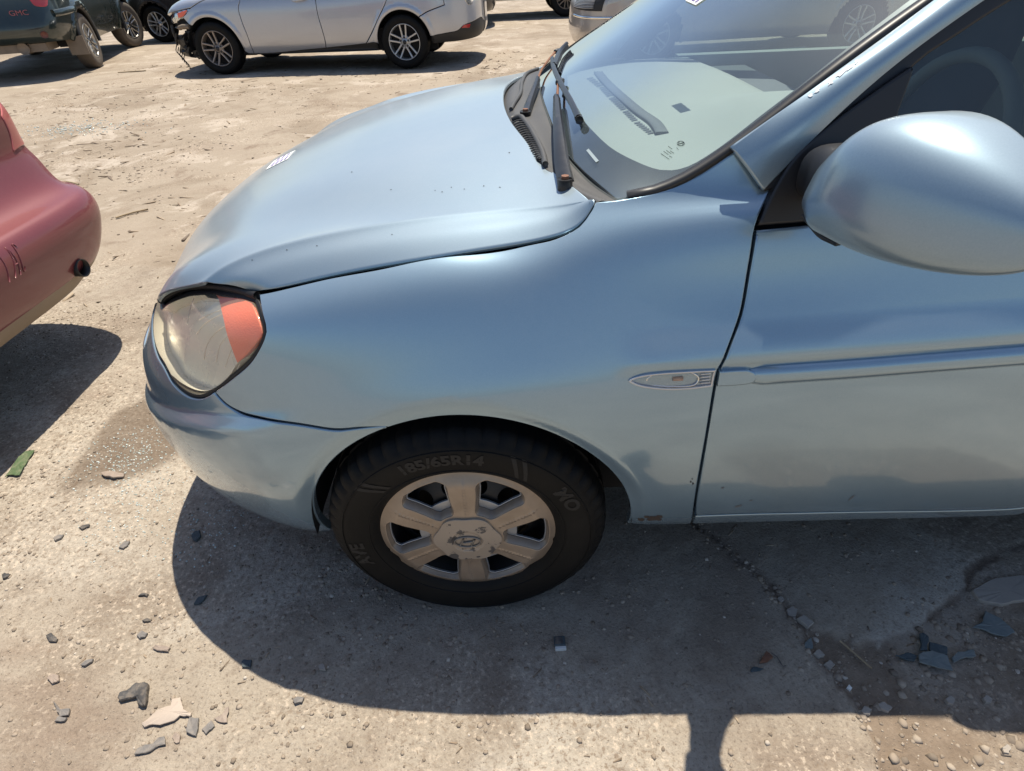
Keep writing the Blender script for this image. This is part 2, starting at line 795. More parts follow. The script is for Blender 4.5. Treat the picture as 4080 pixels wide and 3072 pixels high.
def text_mesh(body, size, extrude=0.0, bold=0.0):
    cu = bpy.data.curves.new('lettering', 'FONT')
    cu.body = body
    cu.size = size
    cu.extrude = extrude
    cu.offset = bold * size / .034 * .12
    cu.align_x = 'CENTER'
    cu.resolution_u = 3
    o = bpy.data.objects.new('lettering', cu)
    COL.objects.link(o)
    dg = bpy.context.evaluated_depsgraph_get()
    me = bpy.data.meshes.new_from_object(o.evaluated_get(dg))
    V = np.array([tuple(v.co) for v in me.vertices])
    F = [tuple(p.vertices) for p in me.polygons]
    bpy.data.objects.remove(o)
    bpy.data.curves.remove(cu)
    bpy.data.meshes.remove(me)
    return V, F
# ------------------------------------------------------------------ materials
M_PAINT = paint('ice_blue_paint', (0.235, 0.355, 0.445), (0.33, 0.455, 0.55), metal=0.78, rough=0.23, dust=(.50, .50, .50), dust_amt=0.06, wide=.34, coat_rough=.025, film=.12)
M_PAINT_TOP = paint('sun_faded_ice_blue_paint', (0.235, 0.33, 0.405), (0.33, 0.435, 0.515), metal=0.74, rough=0.30, dust=(.52, .52, .51), dust_amt=0.04, wide=.5, film=.20, coat_rough=.13)
M_BLACK = simple_mat('black_plastic', (0.018, 0.018, 0.02), 0.45)
M_DARK = simple_mat('dark_inner_metal', (0.006, 0.006, 0.007), 0.8)
M_RUBBER = simple_mat('rubber_seal', (0.012, 0.012, 0.013), 0.55)
M_COWL = simple_mat('faded_grey_plastic', (0.065, 0.063, 0.062), 0.55, var=0.25, scale=9, bump=0.15, bscale=300)
M_CHROME = simple_mat('reflector_chrome', (0.82, 0.82, 0.80), 0.10, 1.0, var=0.03)
M_LAMPSILVER = simple_mat('lamp_bowl_silver', (0.92, 0.87, 0.74), 0.28, 0.18, var=0.02)
M_STEEL = simple_mat('dark_steel_wheel', (0.035, 0.033, 0.032), 0.5, 0.5, var=0.4)


def m_tyre():
    m, nt, out = material('tyre_rubber')
    co = objco(nt)
    f = noise(nt, co, 7, 6, 0.65)
    g = noise(nt, co, 90, 3, 0.6)
    c = mixc(nt, ramp(nt, f, [(0.4, 0.0), (0.75, 1.0)]), (0.003, 0.0033, 0.0036), (0.009, 0.0085, 0.008))
    p = principled(nt, out, Base_Color=c, Roughness=0.6, Specular_IOR_Level=0.2)
    L(nt, bumpn(nt, g, 0.2, 0.001), p.inputs['Normal'])
    return m


M_TYRE = m_tyre()


def m_glass(name, tint, haze=0.06, hazecol=(0.5, 0.52, 0.5), rough=0.0, boost=1.0):
    """thin pane: tinted straight-through light, a mirror coat by fresnel, a film of dust"""
    m, nt, out = material(name)
    tr = N(nt, 'ShaderNodeBsdfTransparent')
    tr.inputs[0].default_value = rgba(tint)
    gl = N(nt, 'ShaderNodeBsdfGlossy')
    gl.inputs['Roughness'].default_value = rough
    fr = N(nt, 'ShaderNodeFresnel')
    ge = N(nt, 'ShaderNodeNewGeometry')          # a pane mirrors alike from both sides
    L(nt, mth(nt, 'ADD', mth(nt, 'MULTIPLY', ge.outputs['Backfacing'], 1 / 1.52 - 1.52), 1.52), fr.inputs['IOR'])
    df = N(nt, 'ShaderNodeBsdfDiffuse')
    df.inputs['Color'].default_value = rgba(hazecol)
    co = objco(nt)
    hz = mth(nt, 'MULTIPLY', ramp(nt, noise(nt, co, 6, 6, 0.65), [(0.3, 0.5), (0.75, 1.0)]), haze)
    m1 = N(nt, 'ShaderNodeMixShader')
    L(nt, hz, m1.inputs[0]); L(nt, tr.outputs[0], m1.inputs[1]); L(nt, df.outputs[0], m1.inputs[2])
    m2 = N(nt, 'ShaderNodeMixShader')
    L(nt, mth(nt, 'MULTIPLY', fr.outputs[0], 1.6 * boost, True), m2.inputs[0])
    L(nt, m1.outputs[0], m2.inputs[1]); L(nt, gl.outputs[0], m2.inputs[2])
    L(nt, m2.outputs[0], out.inputs[0])
    return m


M_WIND = m_glass('windscreen_glass', (0.84, 0.925, 0.93), 0.13, (0.42, 0.52, 0.56), boost=1.5)
M_SIDEGLASS = m_glass('side_window_glass', (0.45, 0.55, 0.52), 0.06)
M_LENS = m_glass('clouded_lamp_lens', (0.98, 0.96, 0.91), 0.16, (0.92, 0.82, 0.62), 0.06, boost=.6)
M_CLEAR = m_glass('clear_lamp_lens', (0.95, 0.95, 0.95), 0.03)
M_FRIT = simple_mat('black_window_border', (0.012, 0.013, 0.016), 0.4)
M_AMBER = simple_mat('amber_reflector', (1.0, 0.19, 0.10), 0.4, var=0.06, scale=30, bump=.35, bscale=320)
M_RED = simple_mat('red_lamp_plastic', (0.45, 0.02, 0.02), 0.2, coat=1.0)
# ------------------------------------------------------------------ ground: one sheet, fine near the car
def axis(lo, hi, step, far, grow=1.075):
    a = list(np.arange(lo, hi + 1e-9, step))
    d, x = step, hi
    while x < far:
        d *= grow; x += d; a.append(x)
    d, x = step, lo
    while x > -far:
        d *= grow; x -= d; a.insert(0, x)
    return np.array(a)


gx_ = axis(-2.6, 1.35, .0105, 400)
gy_ = axis(-.46, 2.0, .0105, 400)
GX, GY = np.meshgrid(gx_, gy_, indexing='ij')
gp_ = lambda x, y: at_z(x, y, 0.0)[:2]

crack = catmull(np.array([gp_(*q) for q in ((1440, 1085), (1510, 1140), (1552, 1168), (1600, 1212), (1650, 1250), (1690, 1296), (1712, 1325), (1742, 1360))]), step=.01)
crack2 = catmull(np.array([gp_(*q) for q in ((1742, 1360), (1770, 1420), (1815, 1462), (1850, 1520), (1880, 1575), (1905, 1640), (1920, 1720))]), step=.01)
crack3 = catmull(np.array([gp_(*q) for q in ((1742, 1360), (1810, 1372), (1900, 1388), (1985, 1352), (2050, 1300), (2092, 1268), (2098, 1235), (2140, 1205), (2230, 1175), (2400, 1150))]), step=.012)
soil_poly = np.array([gp_(*q) for q in ((1735, 1358), (1810, 1378), (1900, 1392), (1985, 1358), (2045, 1312), (2090, 1280), (2130, 1290), (2300, 1300), (2700, 1350), (2700, 1760), (1925, 1760), (1905, 1640), (1880, 1575), (1850, 1520), (1812, 1462), (1765, 1420))])


def dist_line(P, line):
    d = np.full(len(P), 9.0)
    for q in line:
        np.minimum(d, np.hypot(P[:, 0] - q[0], P[:, 1] - q[1]), out=d)
    return d


def ground_fields(x, y):
    """height, soil mask, dust mask"""
    sh = x.shape
    x, y = x.ravel(), y.ravel()
    und = 0.016 * fbm(x * .55 + 3, y * .55, 3, 11)
    calm = sstep(.2, 1.2, np.hypot(np.clip(np.abs(x - .1) - .7, 0, 9), np.clip(np.abs(y - .2) - .5, 0, 9)))
    far = np.hypot(x, y)
    h = und * calm * sstep(60, 20, far)
    h += 0.0055 * fbm(x * 5, y * 5, 4, 2) * (.35 + .65 * calm)
    gr = .45 + .9 * np.clip(fbm(x * 1.8, y * 1.8, 3, 14) + .35, 0, 1)
    h += (0.0028 * fbm(x * 22, y * 22, 3, 3) + 0.0022 * fbm(x * 48, y * 48, 2, 4)) * gr
    soil = np.zeros_like(x)
    m = (x > -.2) & (x < 2.2) & (y > -1.0) & (y < 1.2)
    P = np.stack([x[m], y[m]], 1)
    wob = 0.016 * fbm(P[:, 0] * 20, P[:, 1] * 20, 4, 8)
    s = np.zeros(len(P))
    w1 = 0.004 + 0.010 * np.clip(fbm(P[:, 0] * 9, P[:, 1] * 9, 2, 21) + .35, 0, 1)
    for ln, w in ((crack, w1), (crack2, .009), (crack3, .006)):
        d = dist_line(P, ln) + wob * .6
        s = np.maximum(s, sstep(w + .004, w - .003, d))
    ins = inside(soil_poly, P + wob[:, None])
    blotch = sstep(-.25, .10, fbm(P[:, 0] * 6 + 4, P[:, 1] * 6, 4, 9))
    s = np.maximum(s, ins * (.45 + .55 * blotch))
    soil[m] = s
    h = h - soil * .007
    return h.reshape(sh), soil.reshape(sh)


GH, GS = ground_fields(GX, GY)
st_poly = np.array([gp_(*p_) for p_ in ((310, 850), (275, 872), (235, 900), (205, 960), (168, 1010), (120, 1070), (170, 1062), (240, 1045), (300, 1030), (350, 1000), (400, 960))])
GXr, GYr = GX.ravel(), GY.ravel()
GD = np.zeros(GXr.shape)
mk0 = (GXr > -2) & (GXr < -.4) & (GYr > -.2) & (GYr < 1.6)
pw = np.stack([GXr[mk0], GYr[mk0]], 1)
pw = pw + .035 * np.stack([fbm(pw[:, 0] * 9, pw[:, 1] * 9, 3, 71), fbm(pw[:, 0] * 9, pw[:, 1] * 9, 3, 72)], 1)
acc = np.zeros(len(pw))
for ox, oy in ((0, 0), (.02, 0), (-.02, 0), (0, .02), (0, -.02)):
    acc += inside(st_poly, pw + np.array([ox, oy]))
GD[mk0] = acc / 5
V = np.stack([GX.ravel(), GY.ravel(), GH.ravel()], 1)
nx, ny = GX.shape
ii, jj = np.meshgrid(np.arange(nx - 1), np.arange(ny - 1), indexing='ij')
a = (ii * ny + jj).ravel()
quads = np.stack([a, a + ny, a + ny + 1, a + 1], 1).astype(np.int32)
gme = bpy.data.meshes.new('ground')
gme.vertices.add(len(V)); gme.vertices.foreach_set('co', V.ravel().astype(np.float32))
gme.loops.add(quads.size); gme.loops.foreach_set('vertex_index', quads.ravel())
gme.polygons.add(len(quads)); gme.polygons.foreach_set('loop_start', np.arange(0, quads.size, 4, dtype=np.int32))
gme.polygons.foreach_set('use_smooth', np.ones(len(quads), bool))
at_ = gme.attributes.new('soil', 'FLOAT', 'POINT'); at_.data.foreach_set('value', GS.ravel().astype(np.float32))
at2 = gme.attributes.new('damp', 'FLOAT', 'POINT'); at2.data.foreach_set('value', GD.astype(np.float32))
gme.update(); gme.validate()


def ground_z(x, y):
    h, s = ground_fields(np.array([float(x)]), np.array([float(y)]))
    return float(h[0])


def m_ground():
    m, nt, out = material('dusty_concrete_and_dirt')
    co = geopos(nt)
    big = noise(nt, co, .55, 5, .6, .4)
    mid = noise(nt, co, 2.6, 7, .68, .3)
    fine = noise(nt, co, 26, 6, .7)
    grit = noise(nt, co, 140, 4, .7)
    c = mixc(nt, ramp(nt, big, [(.36, 0), (.66, 1)]), (.325, .272, .213), (.39, .333, .268))
    c = mixc(nt, ramp(nt, mid, [(.45, .0), (.66, .85)]), c, (.215, .168, .128))
    # long pale drifts of dust, stretched along the lane between the cars
    mp = N(nt, 'ShaderNodeMapping'); mp.inputs['Scale'].default_value = (.85, 1.25, 1); L(nt, co, mp.inputs[0])
    drift = noise(nt, mp.outputs[0], 1.7, 6, .62, .6)
    c = mixc(nt, ramp(nt, drift, [(.53, 0), (.66, .8)]), c, (.45, .40, .335))
    c = mixc(nt, ramp(nt, drift, [(.32, .9), (.45, 0)]), c, (.25, .19, .145))
    c = mixc(nt, ramp(nt, fine, [(.30, .55), (.48, 0)]), c, (.19, .145, .11))
    c = mixc(nt, ramp(nt, fine, [(.60, 0), (.78, .55)]), c, (.52, .44, .36))
    c = mixc(nt, ramp(nt, grit, [(.30, .75), (.47, 0)]), c, (.14, .105, .08))
    c = mixc(nt, ramp(nt, grit, [(.60, .0), (.74, .45)]), c, (.58, .50, .42))
    # the lane beyond the concrete apron: bare brown earth with pale gravel drifts
    sx = N(nt, 'ShaderNodeSeparateXYZ'); L(nt, co, sx.inputs[0])
    edge = mth(nt, 'ADD', sx.outputs[1], mth(nt, 'MULTIPLY', mid, .35))
    lane = ramp(nt, mth(nt, 'MULTIPLY', edge, .1), [(.214, 0), (.219, 1)])
    earth = mixc(nt, ramp(nt, noise(nt, co, .8, 6, .62, .8), [(.40, 0), (.52, 1)]), (.235, .183, .133), (.335, .275, .213))
    earth = mixc(nt, ramp(nt, noise(nt, co, 1.6, 7, .66, .6), [(.54, 0), (.60, .85)]), earth, (.47, .40, .33))
    earth = mixc(nt, ramp(nt, noise(nt, co, 2.3, 6, .66, .6), [(.34, .8), (.42, 0)]), earth, (.18, .128, .09))
    c = mixc(nt, mth(nt, 'MULTIPLY', lane, .72), c, earth)
    # patches strewn with pale and dark grit
    pat = ramp(nt, noise(nt, co, 1.15, 5, .62, .5), [(.46, 0), (.56, 1)])
    spk = noise(nt, co, 78, 4, .65)
    c = mixc(nt, mth(nt, 'MULTIPLY', ramp(nt, spk, [(.55, 0), (.64, .6)]), pat), c, (.62, .51, .40))
    c = mixc(nt, mth(nt, 'MULTIPLY', ramp(nt, spk, [(.36, .8), (.45, 0)]), pat), c, (.22, .165, .12))
    at = N(nt, 'ShaderNodeAttribute', attribute_name='soil')
    sn = mixc(nt, fine, (.13, .095, .068), (.27, .20, .145))
    sm = mth(nt, 'MULTIPLY', at.outputs['Fac'], ramp(nt, fine, [(.25, 1), (.8, .7)]))
    c = mixc(nt, sm, c, sn)
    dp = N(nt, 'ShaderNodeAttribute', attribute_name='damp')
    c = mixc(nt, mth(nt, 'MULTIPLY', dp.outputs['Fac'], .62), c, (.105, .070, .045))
    p = principled(nt, out, Base_Color=c, Roughness=.92, Specular_IOR_Level=.25)
    hh = mth(nt, 'ADD', mth(nt, 'MULTIPLY', fine, .7), mth(nt, 'MULTIPLY', grit, .45))
    L(nt, bumpn(nt, hh, .9, .008), p.inputs['Normal'])
    return m


M_GROUND = m_ground()
gme.materials.append(M_GROUND)
ground = bpy.data.objects.new('ground', gme); COL.objects.link(ground)
tag(ground, kind='structure')

# ---- loose stones, wood chips and glass crumbs: uncountable litter
ICO_V = []
_t = (1 + 5 ** .5) / 2
for a_, b_ in ((1, _t), (-1, _t), (1, -_t), (-1, -_t)):
    ICO_V += [(0, a_, b_), (a_, b_, 0), (b_, 0, a_)]
ICO_V = np.array(ICO_V) / math.hypot(1, _t)
from itertools import combinations
ICO_F = []
for i, j, k in combinations(range(12), 3):
    if all(np.linalg.norm(ICO_V[p] - ICO_V[q]) < 1.1 for p, q in ((i, j), (j, k), (i, k))):
        n_ = np.cross(ICO_V[j] - ICO_V[i], ICO_V[k] - ICO_V[i])
        ICO_F.append((i, j, k) if n_ @ ICO_V[i] > 0 else (i, k, j))
ICO_F = np.array(ICO_F)


def scatter(name, xy, size, flat, mat, jitter=.28, stretch=1.0, sink=.3, base=(ICO_V, ICO_F), seed=1, kind='stuff'):
    g = np.random.default_rng(seed)
    bv, bf = base
    n = len(xy)
    h, _ = ground_fields(xy[:, 0].copy(), xy[:, 1].copy())
    a = g.random(n) * 2 * np.pi
    P = np.repeat(bv[None], n, 0) * (1 + (g.random((n, len(bv), 3)) - .5) * 2 * jitter)
    P[:, :, 0] *= (1 + (stretch - 1) * g.random(n))[:, None]
    P[:, :, 2] *= (flat * (.6 + .8 * g.random(n)))[:, None]
    P *= size[:, None, None]
    tl = (g.random(n) - .5) * .5
    z0 = P[:, :, 2] + P[:, :, 0] * np.sin(tl)[:, None]
    x0 = P[:, :, 0] * np.cos(a)[:, None] - P[:, :, 1] * np.sin(a)[:, None]
    y0 = P[:, :, 0] * np.sin(a)[:, None] + P[:, :, 1] * np.cos(a)[:, None]
    P[:, :, 0], P[:, :, 1] = x0 + xy[:, :1], y0 + xy[:, 1:]
    P[:, :, 2] = z0 + h[:, None] + (size * flat * (1 - 2 * sink) * .5)[:, None]
    nv = len(bv)
    F = (bf[None] + (np.arange(n) * nv)[:, None, None]).reshape(-1, bf.shape[1])
    me = bpy.data.meshes.new(name)
    me.vertices.add(n * nv); me.vertices.foreach_set('co', P.reshape(-1).astype(np.float32))
    me.loops.add(F.size); me.loops.foreach_set('vertex_index', F.ravel().astype(np.int32))
    me.polygons.add(len(F)); me.polygons.foreach_set('loop_start', np.arange(0, F.size, F.shape[1], dtype=np.int32))
    t = me.attributes.new('tone', 'FLOAT', 'POINT'); t.data.foreach_set('value', np.repeat(g.random(n), nv).astype(np.float32))
    me.update(); me.validate()
    o = new_obj(name, me, mat)
    tag(o, kind=kind)
    return o


def m_tone(name, stops, rough=.85, **kw):
    m, nt, out = material(name)
    at = N(nt, 'ShaderNodeAttribute', attribute_name='tone')
    c = ramp(nt, at.outputs['Fac'], stops)
    f = noise(nt, geopos(nt), 220, 3)
    c = mixc(nt, mth(nt, 'MULTIPLY', f, .5), c, (.30, .235, .175))
    principled(nt, out, Base_Color=c, Roughness=rough, **kw)
    return m


M_STONE = m_tone('loose_stone', [(0, (.14, .11, .085)), (.3, (.24, .19, .145)), (.7, (.33, .265, .205)), (.93, (.40, .335, .27)), (1, (.58, .52, .45))])
M_CHIP = m_tone('wood_chip', [(0, (.10, .07, .05)), (.5, (.27, .19, .125)), (1, (.46, .36, .25))])
M_CRUMB = m_tone('glass_crumb', [(0, (.42, .52, .50)), (1, (.75, .82, .80))], .08, Specular_IOR_Level=.8)


def field_pts(n, x0, x1, y0, y1, dens, seed):
    g = np.random.default_rng(seed)
    out = np.zeros((0, 2))
    while len(out) < n:
        q = np.stack([x0 + (x1 - x0) * g.random(n), y0 + (y1 - y0) * g.random(n)], 1)
        out = np.concatenate([out, q[g.random(n) < dens(q[:, 0], q[:, 1])]])
    return out[:n]


g9 = np.random.default_rng(9)
clump = lambda x, y: np.clip(.18 + 1.1 * np.clip(fbm(x * 2.2, y * 2.2, 4, 31), 0, 1) + .5 * np.clip(fbm(x * 9, y * 9, 2, 32), 0, 1), 0, 1) * (.35 + .65 * sstep(.35, -.4, x))
pts = field_pts(15000, -2.4, 1.2, -.45, 1.6, clump, 40)
scatter('gravel', pts, (.0013 + .0052 * g9.random(15000) ** 4), .55, M_STONE, jitter=.4, sink=.45, seed=41)
pts = field_pts(3400, -5.5, 1.2, 1.4, 7.5, lambda x, y: np.clip(.1 + 1.3 * np.clip(fbm(x * 1.1, y * 1.1, 4, 33), 0, 1), 0, 1), 42)
scatter('gravel', pts, .003 + .010 * g9.random(3400) ** 3, .5, M_STONE, seed=43)
# stones lying in the broken joint
sp_ = soil_poly.min(0), np.minimum(soil_poly.max(0), [1.25, .3])
pts = field_pts(800, sp_[0][0], 1.25, -.45, .35, lambda x, y: inside(soil_poly, np.stack([x, y], 1)) * .9 + .0, 44)
scatter('gravel', pts, .0016 + .0095 * g9.random(800) ** 4, .5, M_STONE, jitter=.42, sink=.62, seed=45)
cr = np.concatenate([crack[10:], crack2])
pts = cr[np.random.default_rng(5).integers(0, len(cr), 260)] + np.random.default_rng(6).normal(0, .010, (260, 2))
scatter('gravel', pts, .0018 + .006 * g9.random(260) ** 2.5, .5, M_STONE, jitter=.42, sink=.6, seed=46)
# dark fragments of trim
CH_V = np.array([(-1, -.28, -.3), (1, -.2, -.3), (1.1, .22, -.3), (-.9, .3, -.3), (-1, -.28, .3), (1, -.2, .3), (1.1, .22, .3), (-.9, .3, .3)], float)
CH_F = np.array([(0, 3, 2, 1), (4, 5, 6, 7), (0, 1, 5, 4), (1, 2, 6, 5), (2, 3, 7, 6), (3, 0, 4, 7)])
pts = field_pts(900, -2.4, 1.0, -.45, 1.6, lambda x, y: clump(x + 3, y), 47)
scatter('wood_chips', pts, .0016 + .0050 * g9.random(900) ** 2.5, .5, M_CHIP, base=(CH_V, CH_F), stretch=2.2, seed=48)
pts = field_pts(2400, -6, 1.6, 1.4, 9.5, lambda x, y: np.clip(.15 + 1.2 * np.clip(fbm(x * .9, y * .9, 3, 35), 0, 1), 0, 1), 49)
scatter('wood_chips', pts, .006 + .022 * g9.random(2400) ** 3, .35, M_CHIP, base=(CH_V, CH_F), stretch=2.6, seed=50)
# broken window glass
gl_c = [gp_(275, 985) for _ in range(1)][0]
q1 = np.array(gl_c) + np.random.default_rng(60).normal(0, 1, (420, 2)) * (.075, .085)
q2 = np.array(gp_(180, 276)) + np.random.default_rng(61).normal(0, 1, (300, 2)) * (.30, .16)
q3 = np.array(gp_(295, 1095)) + np.random.default_rng(62).normal(0, 1, (240, 2)) * (.07, .09)
q4 = np.array(gp_(430, 1150)) + np.random.default_rng(63).normal(0, 1, (130, 2)) * (.07, .07)
q = np.concatenate([q1, q2, q3, q4])
sz = np.concatenate([.0012 + .0022 * g9.random(420), .004 + .006 * g9.random(300), .0011 + .002 * g9.random(240), .0012 + .0022 * g9.random(130)])
scatter('glass_crumbs', q, sz, .8, M_CRUMB, seed=64)
# ------------------------------------------------------------------ the blue car
YC = 0.8275
xk = [-0.84, -0.60, -0.34, 0.0, 0.13, 0.24, 0.45, 0.75, 1.4, 2.4, 3.4]
Zr = [
    [.185, .19, .20, .225, .232, .235, .24, .245, .25, .25, .27],
    [.25, .255, .26, .285, .29, .292, .295, .30, .305, .31, .33],
    [.36, .36, .37, .40, .405, .41, .415, .42, .425, .43, .44],
    [.46, .465, .49, .53, .54, .545, .555, .565, .58, .60, .62],
    [.545, .55, .58, .62, .64, .65, .665, .68, .70, .73, .75],
    [.60, .615, .655, .71, .73, .745, .76, .775, .80, .84, .86],
    [.645, .67, .725, .797, .812, .835, .845, .865, .89, .93, .93],
    [.68, .715, .772, .842, .856, .893, .925, .945, .965, 1.0, .98],
    [.705, .745, .794, .861, .873, .919, .956, .98, 1.0, 1.0, 1.0],
    [.725, .765, .805, .868, .880, .938, 1.035, 1.12, 1.16, 1.14, 1.0],
]
Ir = [
    [.060, .060, .060, .055, .055, .055, .050, .045, .04, .04, .20],
    [.030, .030, .030, .026, .026, .026, .024, .022, .02, .02, .18],
    [.008, .008, .008, .006, .006, .006, .006, .006, .005, .005, .16],
    [.000, .000, .000, -.006, -.006, -.005, -.003, 0.0, .0, .0, .15],
    [.012, .012, .012, .002, .004, .006, .007, .008, .008, .008, .15],
    [.027, .027, .029, .034, .035, .036, .034, .034, .032, .032, .17],
    [.046, .046, .049, .066, .068, .070, .068, .067, .064, .064, .2],
    [.070, .070, .074, .095, .097, .101, .100, .102, .102, .102, .24],
    [.100, .100, .106, .123, .125, .132, .132, .135, .14, .14, .3],
    [.135, .135, .138, .152, .154, .160, .152, .16, .17, .17, .35],
]
HX = [-.80, -.825, -.845, -.845, -.83, -.80, -.77, -.735, -.70, -.665]
HQ = [3.4, 3.4, 3.4, 3.4, 3.4, 3.3, 3.2, 3.1, 3.0, 3.0]
RX = [3.40, 3.43, 3.45, 3.45, 3.44, 3.43, 3.42, 3.40, 3.38, 3.36]
vk = [0, .06, .17, .30, .39, .48, .56, .62, .66, .70]
BODY = Hull(xk, Zr, Ir, HX, HQ, RX, [4.0] * 10, -0.05, 2.6, YC, 1.25, 1.3, vk)
BODY.flip = 1.0
BODY.build_lookup(-1.2499, 3.9, 300, 0, .70, 90)
if BODY.nrm(np.array([0.5]), np.array([.3]))[0][1] > 0:
    BODY.flip = -1.0
bp = BODY.px


def run(*pts):
    return [bp(x, y) for x, y in pts]


def P3(sv):
    return BODY.ev(np.array([sv[0]]), np.array([sv[1]]))[0]


# moulding line on the door and the ledge on the bumper
_a, _b = P3(bp(1640, 812)), P3(bp(2200, 769))
MZ = lambda x: _a[2] + (x - _a[0]) * (_b[2] - _a[2]) / (_b[0] - _a[0])
_la, _lb = P3(bp(345, 882)), P3(bp(560, 912))


def body_disp(P):
    x, y, z = P[:, 0], P[:, 1], P[:, 2]
    near = sstep(0.5, 0.3, y)
    r = np.hypot(x - 0.010, z - 0.288)
    d = 0.0115 * sstep(0.62, 0.372, r) * sstep(0.330, 0.369, r) * near * sstep(0.20, 0.45, z)
    dz = z - MZ(x)
    d += 0.0075 * sstep(0.095, 0.036, dz) * sstep(0.012, 0.034, dz) * sstep(0.27, 0.36, x) * near
    # marker lamp pocket on the wing
    zl = _la[2] + (x - _la[0]) * (_lb[2] - _la[2]) / (_lb[0] - _la[0])
    d += 0.016 * sstep(0.030, -0.012, z - zl) * sstep(-0.24, -0.42, x)
    # lower door tuck
    return d


BODY.disp = body_disp

car = empty('parked_car', (0, 0, 0), 0, 'light blue small car with clouded headlight, amber reflector and six spoke wheel cover', 'car')

# --- outlines measured on the photograph, laid on the body surface
_sa = bp(352, 792)
LTOP = [bp(350, 656), bp(366, 643), bp(410, 625), bp(440, 622), bp(470, 623), bp(515, 630), bp(553, 640)]
LRUN = run((553, 640), (560, 660), (571, 702), (573, 717), (569, 733), (545, 777), (500, 818), (462, 846), (446, 856), (431, 861), (416, 860), (398, 852), (372, 828), (352, 792))
LNOSE = [_sa + np.array([-.05, .014]), _sa + np.array([-.12, .045]), _sa + np.array([-.17, .085]), _sa + np.array([-.18, .12]), _sa + np.array([-.165, .155])]
LAMP = outline([LNOSE[-1]] + LTOP, LRUN + LNOSE, step=0.01)
_c = LAMP.mean(0)


def arch(a0, a1, r=0.332, n=60):
    return [BODY.xz(0.010 + r * math.cos(a), 0.288 + r * math.sin(a)) for a in np.linspace(a0, a1, n)]


GAPL = [(556, 633), (700, 602), (830, 578), (1000, 550), (1130, 530), (1200, 513), (1250, 487), (1272, 458), (1284, 434)]
SEAM = [(1681, 387), (1655, 438), (1634, 491), (1623, 560), (1601, 680), (1564, 770), (1549, 815), (1524, 950), (1501, 1080), (1494, 1131)]
BSEAM = [(836, 919), (780, 921), (727, 922), (640, 908), (575, 898), (520, 888), (490, 873), (462, 846)]
aR0 = -0.07
seam_a = P3(bp(836, 919))
ang = math.atan2(seam_a[2] - .288, seam_a[0] - .010)
lamp_side = run((462, 846), (500, 818), (545, 777), (569, 733), (573, 717), (571, 702), (560, 660), (556, 633))
fend = outline(run(*GAPL),
               run((1284, 434), (1330, 429), (1420, 411), (1500, 376), (1560, 336), (1600, 307)),
               run((1600, 307), (1681, 387)),
               run(*SEAM),
               [bp(1494, 1131), bp(1420, 1136), BODY.xz(0.010 + .332 * math.cos(aR0), .288 + .332 * math.sin(aR0))],
               arch(aR0, ang),
               [arch(ang, ang + .01, n=2)[0]] + run(*BSEAM[1:]),
               lamp_side, step=0.011)
fw = panel('wing_panel', BODY, fend, M_PAINT, car, res=0.0085)
# bumper: lamp underside, nose, lower lip, arch
aL1 = math.pi + 0.16
low = BODY.xz(0.010 + .332 * math.cos(aL1), .288 + .332 * math.sin(aL1))
lampv = LRUN[7:] + LNOSE[:4]
bump_loop = outline(run(*BSEAM[::-1]) + [],
                    arch(ang, aL1),
                    [low, np.array([low[0] - .05, .012]), np.array([low[0] - .16, 0.008]), np.array([-.9, .01]), np.array([-1.2495, .01])],
                    [np.array([-1.2495, .01]), np.array([-1.2495, .42])],
                    [np.array([-1.2495, .42]), np.array([lampv[-1][0] - .06, .42]), np.array([lampv[-1][0] - .015, .44]), lampv[-1]],
                    lampv[::-1], step=0.012)
bumper = panel('front_bumper', BODY, bump_loop, M_PAINT, car, res=0.011)
# door
vb = bp(1800, 1112)[1]
dtop = [bp(1637, 493), bp(1760, 481), np.array([bp(1760, 481)[0] + .25, bp(1760, 481)[1] + .002]), np.array([1.50, bp(1760, 481)[1]])]
DSEAM = [(x + 0.5, y) for x, y in SEAM[2:-1]] + [(1500.5, 1112)]
vdb = bp(1500, 1112)[1]
door_loop = outline(dtop, [np.array([1.50, bp(1760, 481)[1]]), np.array([1.53, .3]), np.array([1.50, vdb + .004])],
                    [np.array([1.50, vdb + .004]), np.array([1.25, vdb + .003]), bp(2212, 1097), bp(1800, 1107), bp(1501, 1112)],
                    run(*DSEAM[::-1]), step=0.014)
door = panel('front_door', BODY, door_loop, M_PAINT, car, res=0.0105)
# sill under the door
sill_loop = outline([bp(1501, 1113), bp(1800, 1108), bp(2212, 1098), np.array([1.25, vdb + .002]), np.array([1.95, vdb + .004])],
                    [np.array([1.95, vdb + .004]), np.array([1.95, .02])],
                    [np.array([1.95, .02]), np.array([1.25, .02]), bp(2200, 1114), bp(1800, 1124), bp(1494, 1131)],
                    [bp(1494, 1131), bp(1501, 1113)], step=0.014)
sill = panel('sill_panel', BODY, sill_loop, M_PAINT, car, res=0.02)
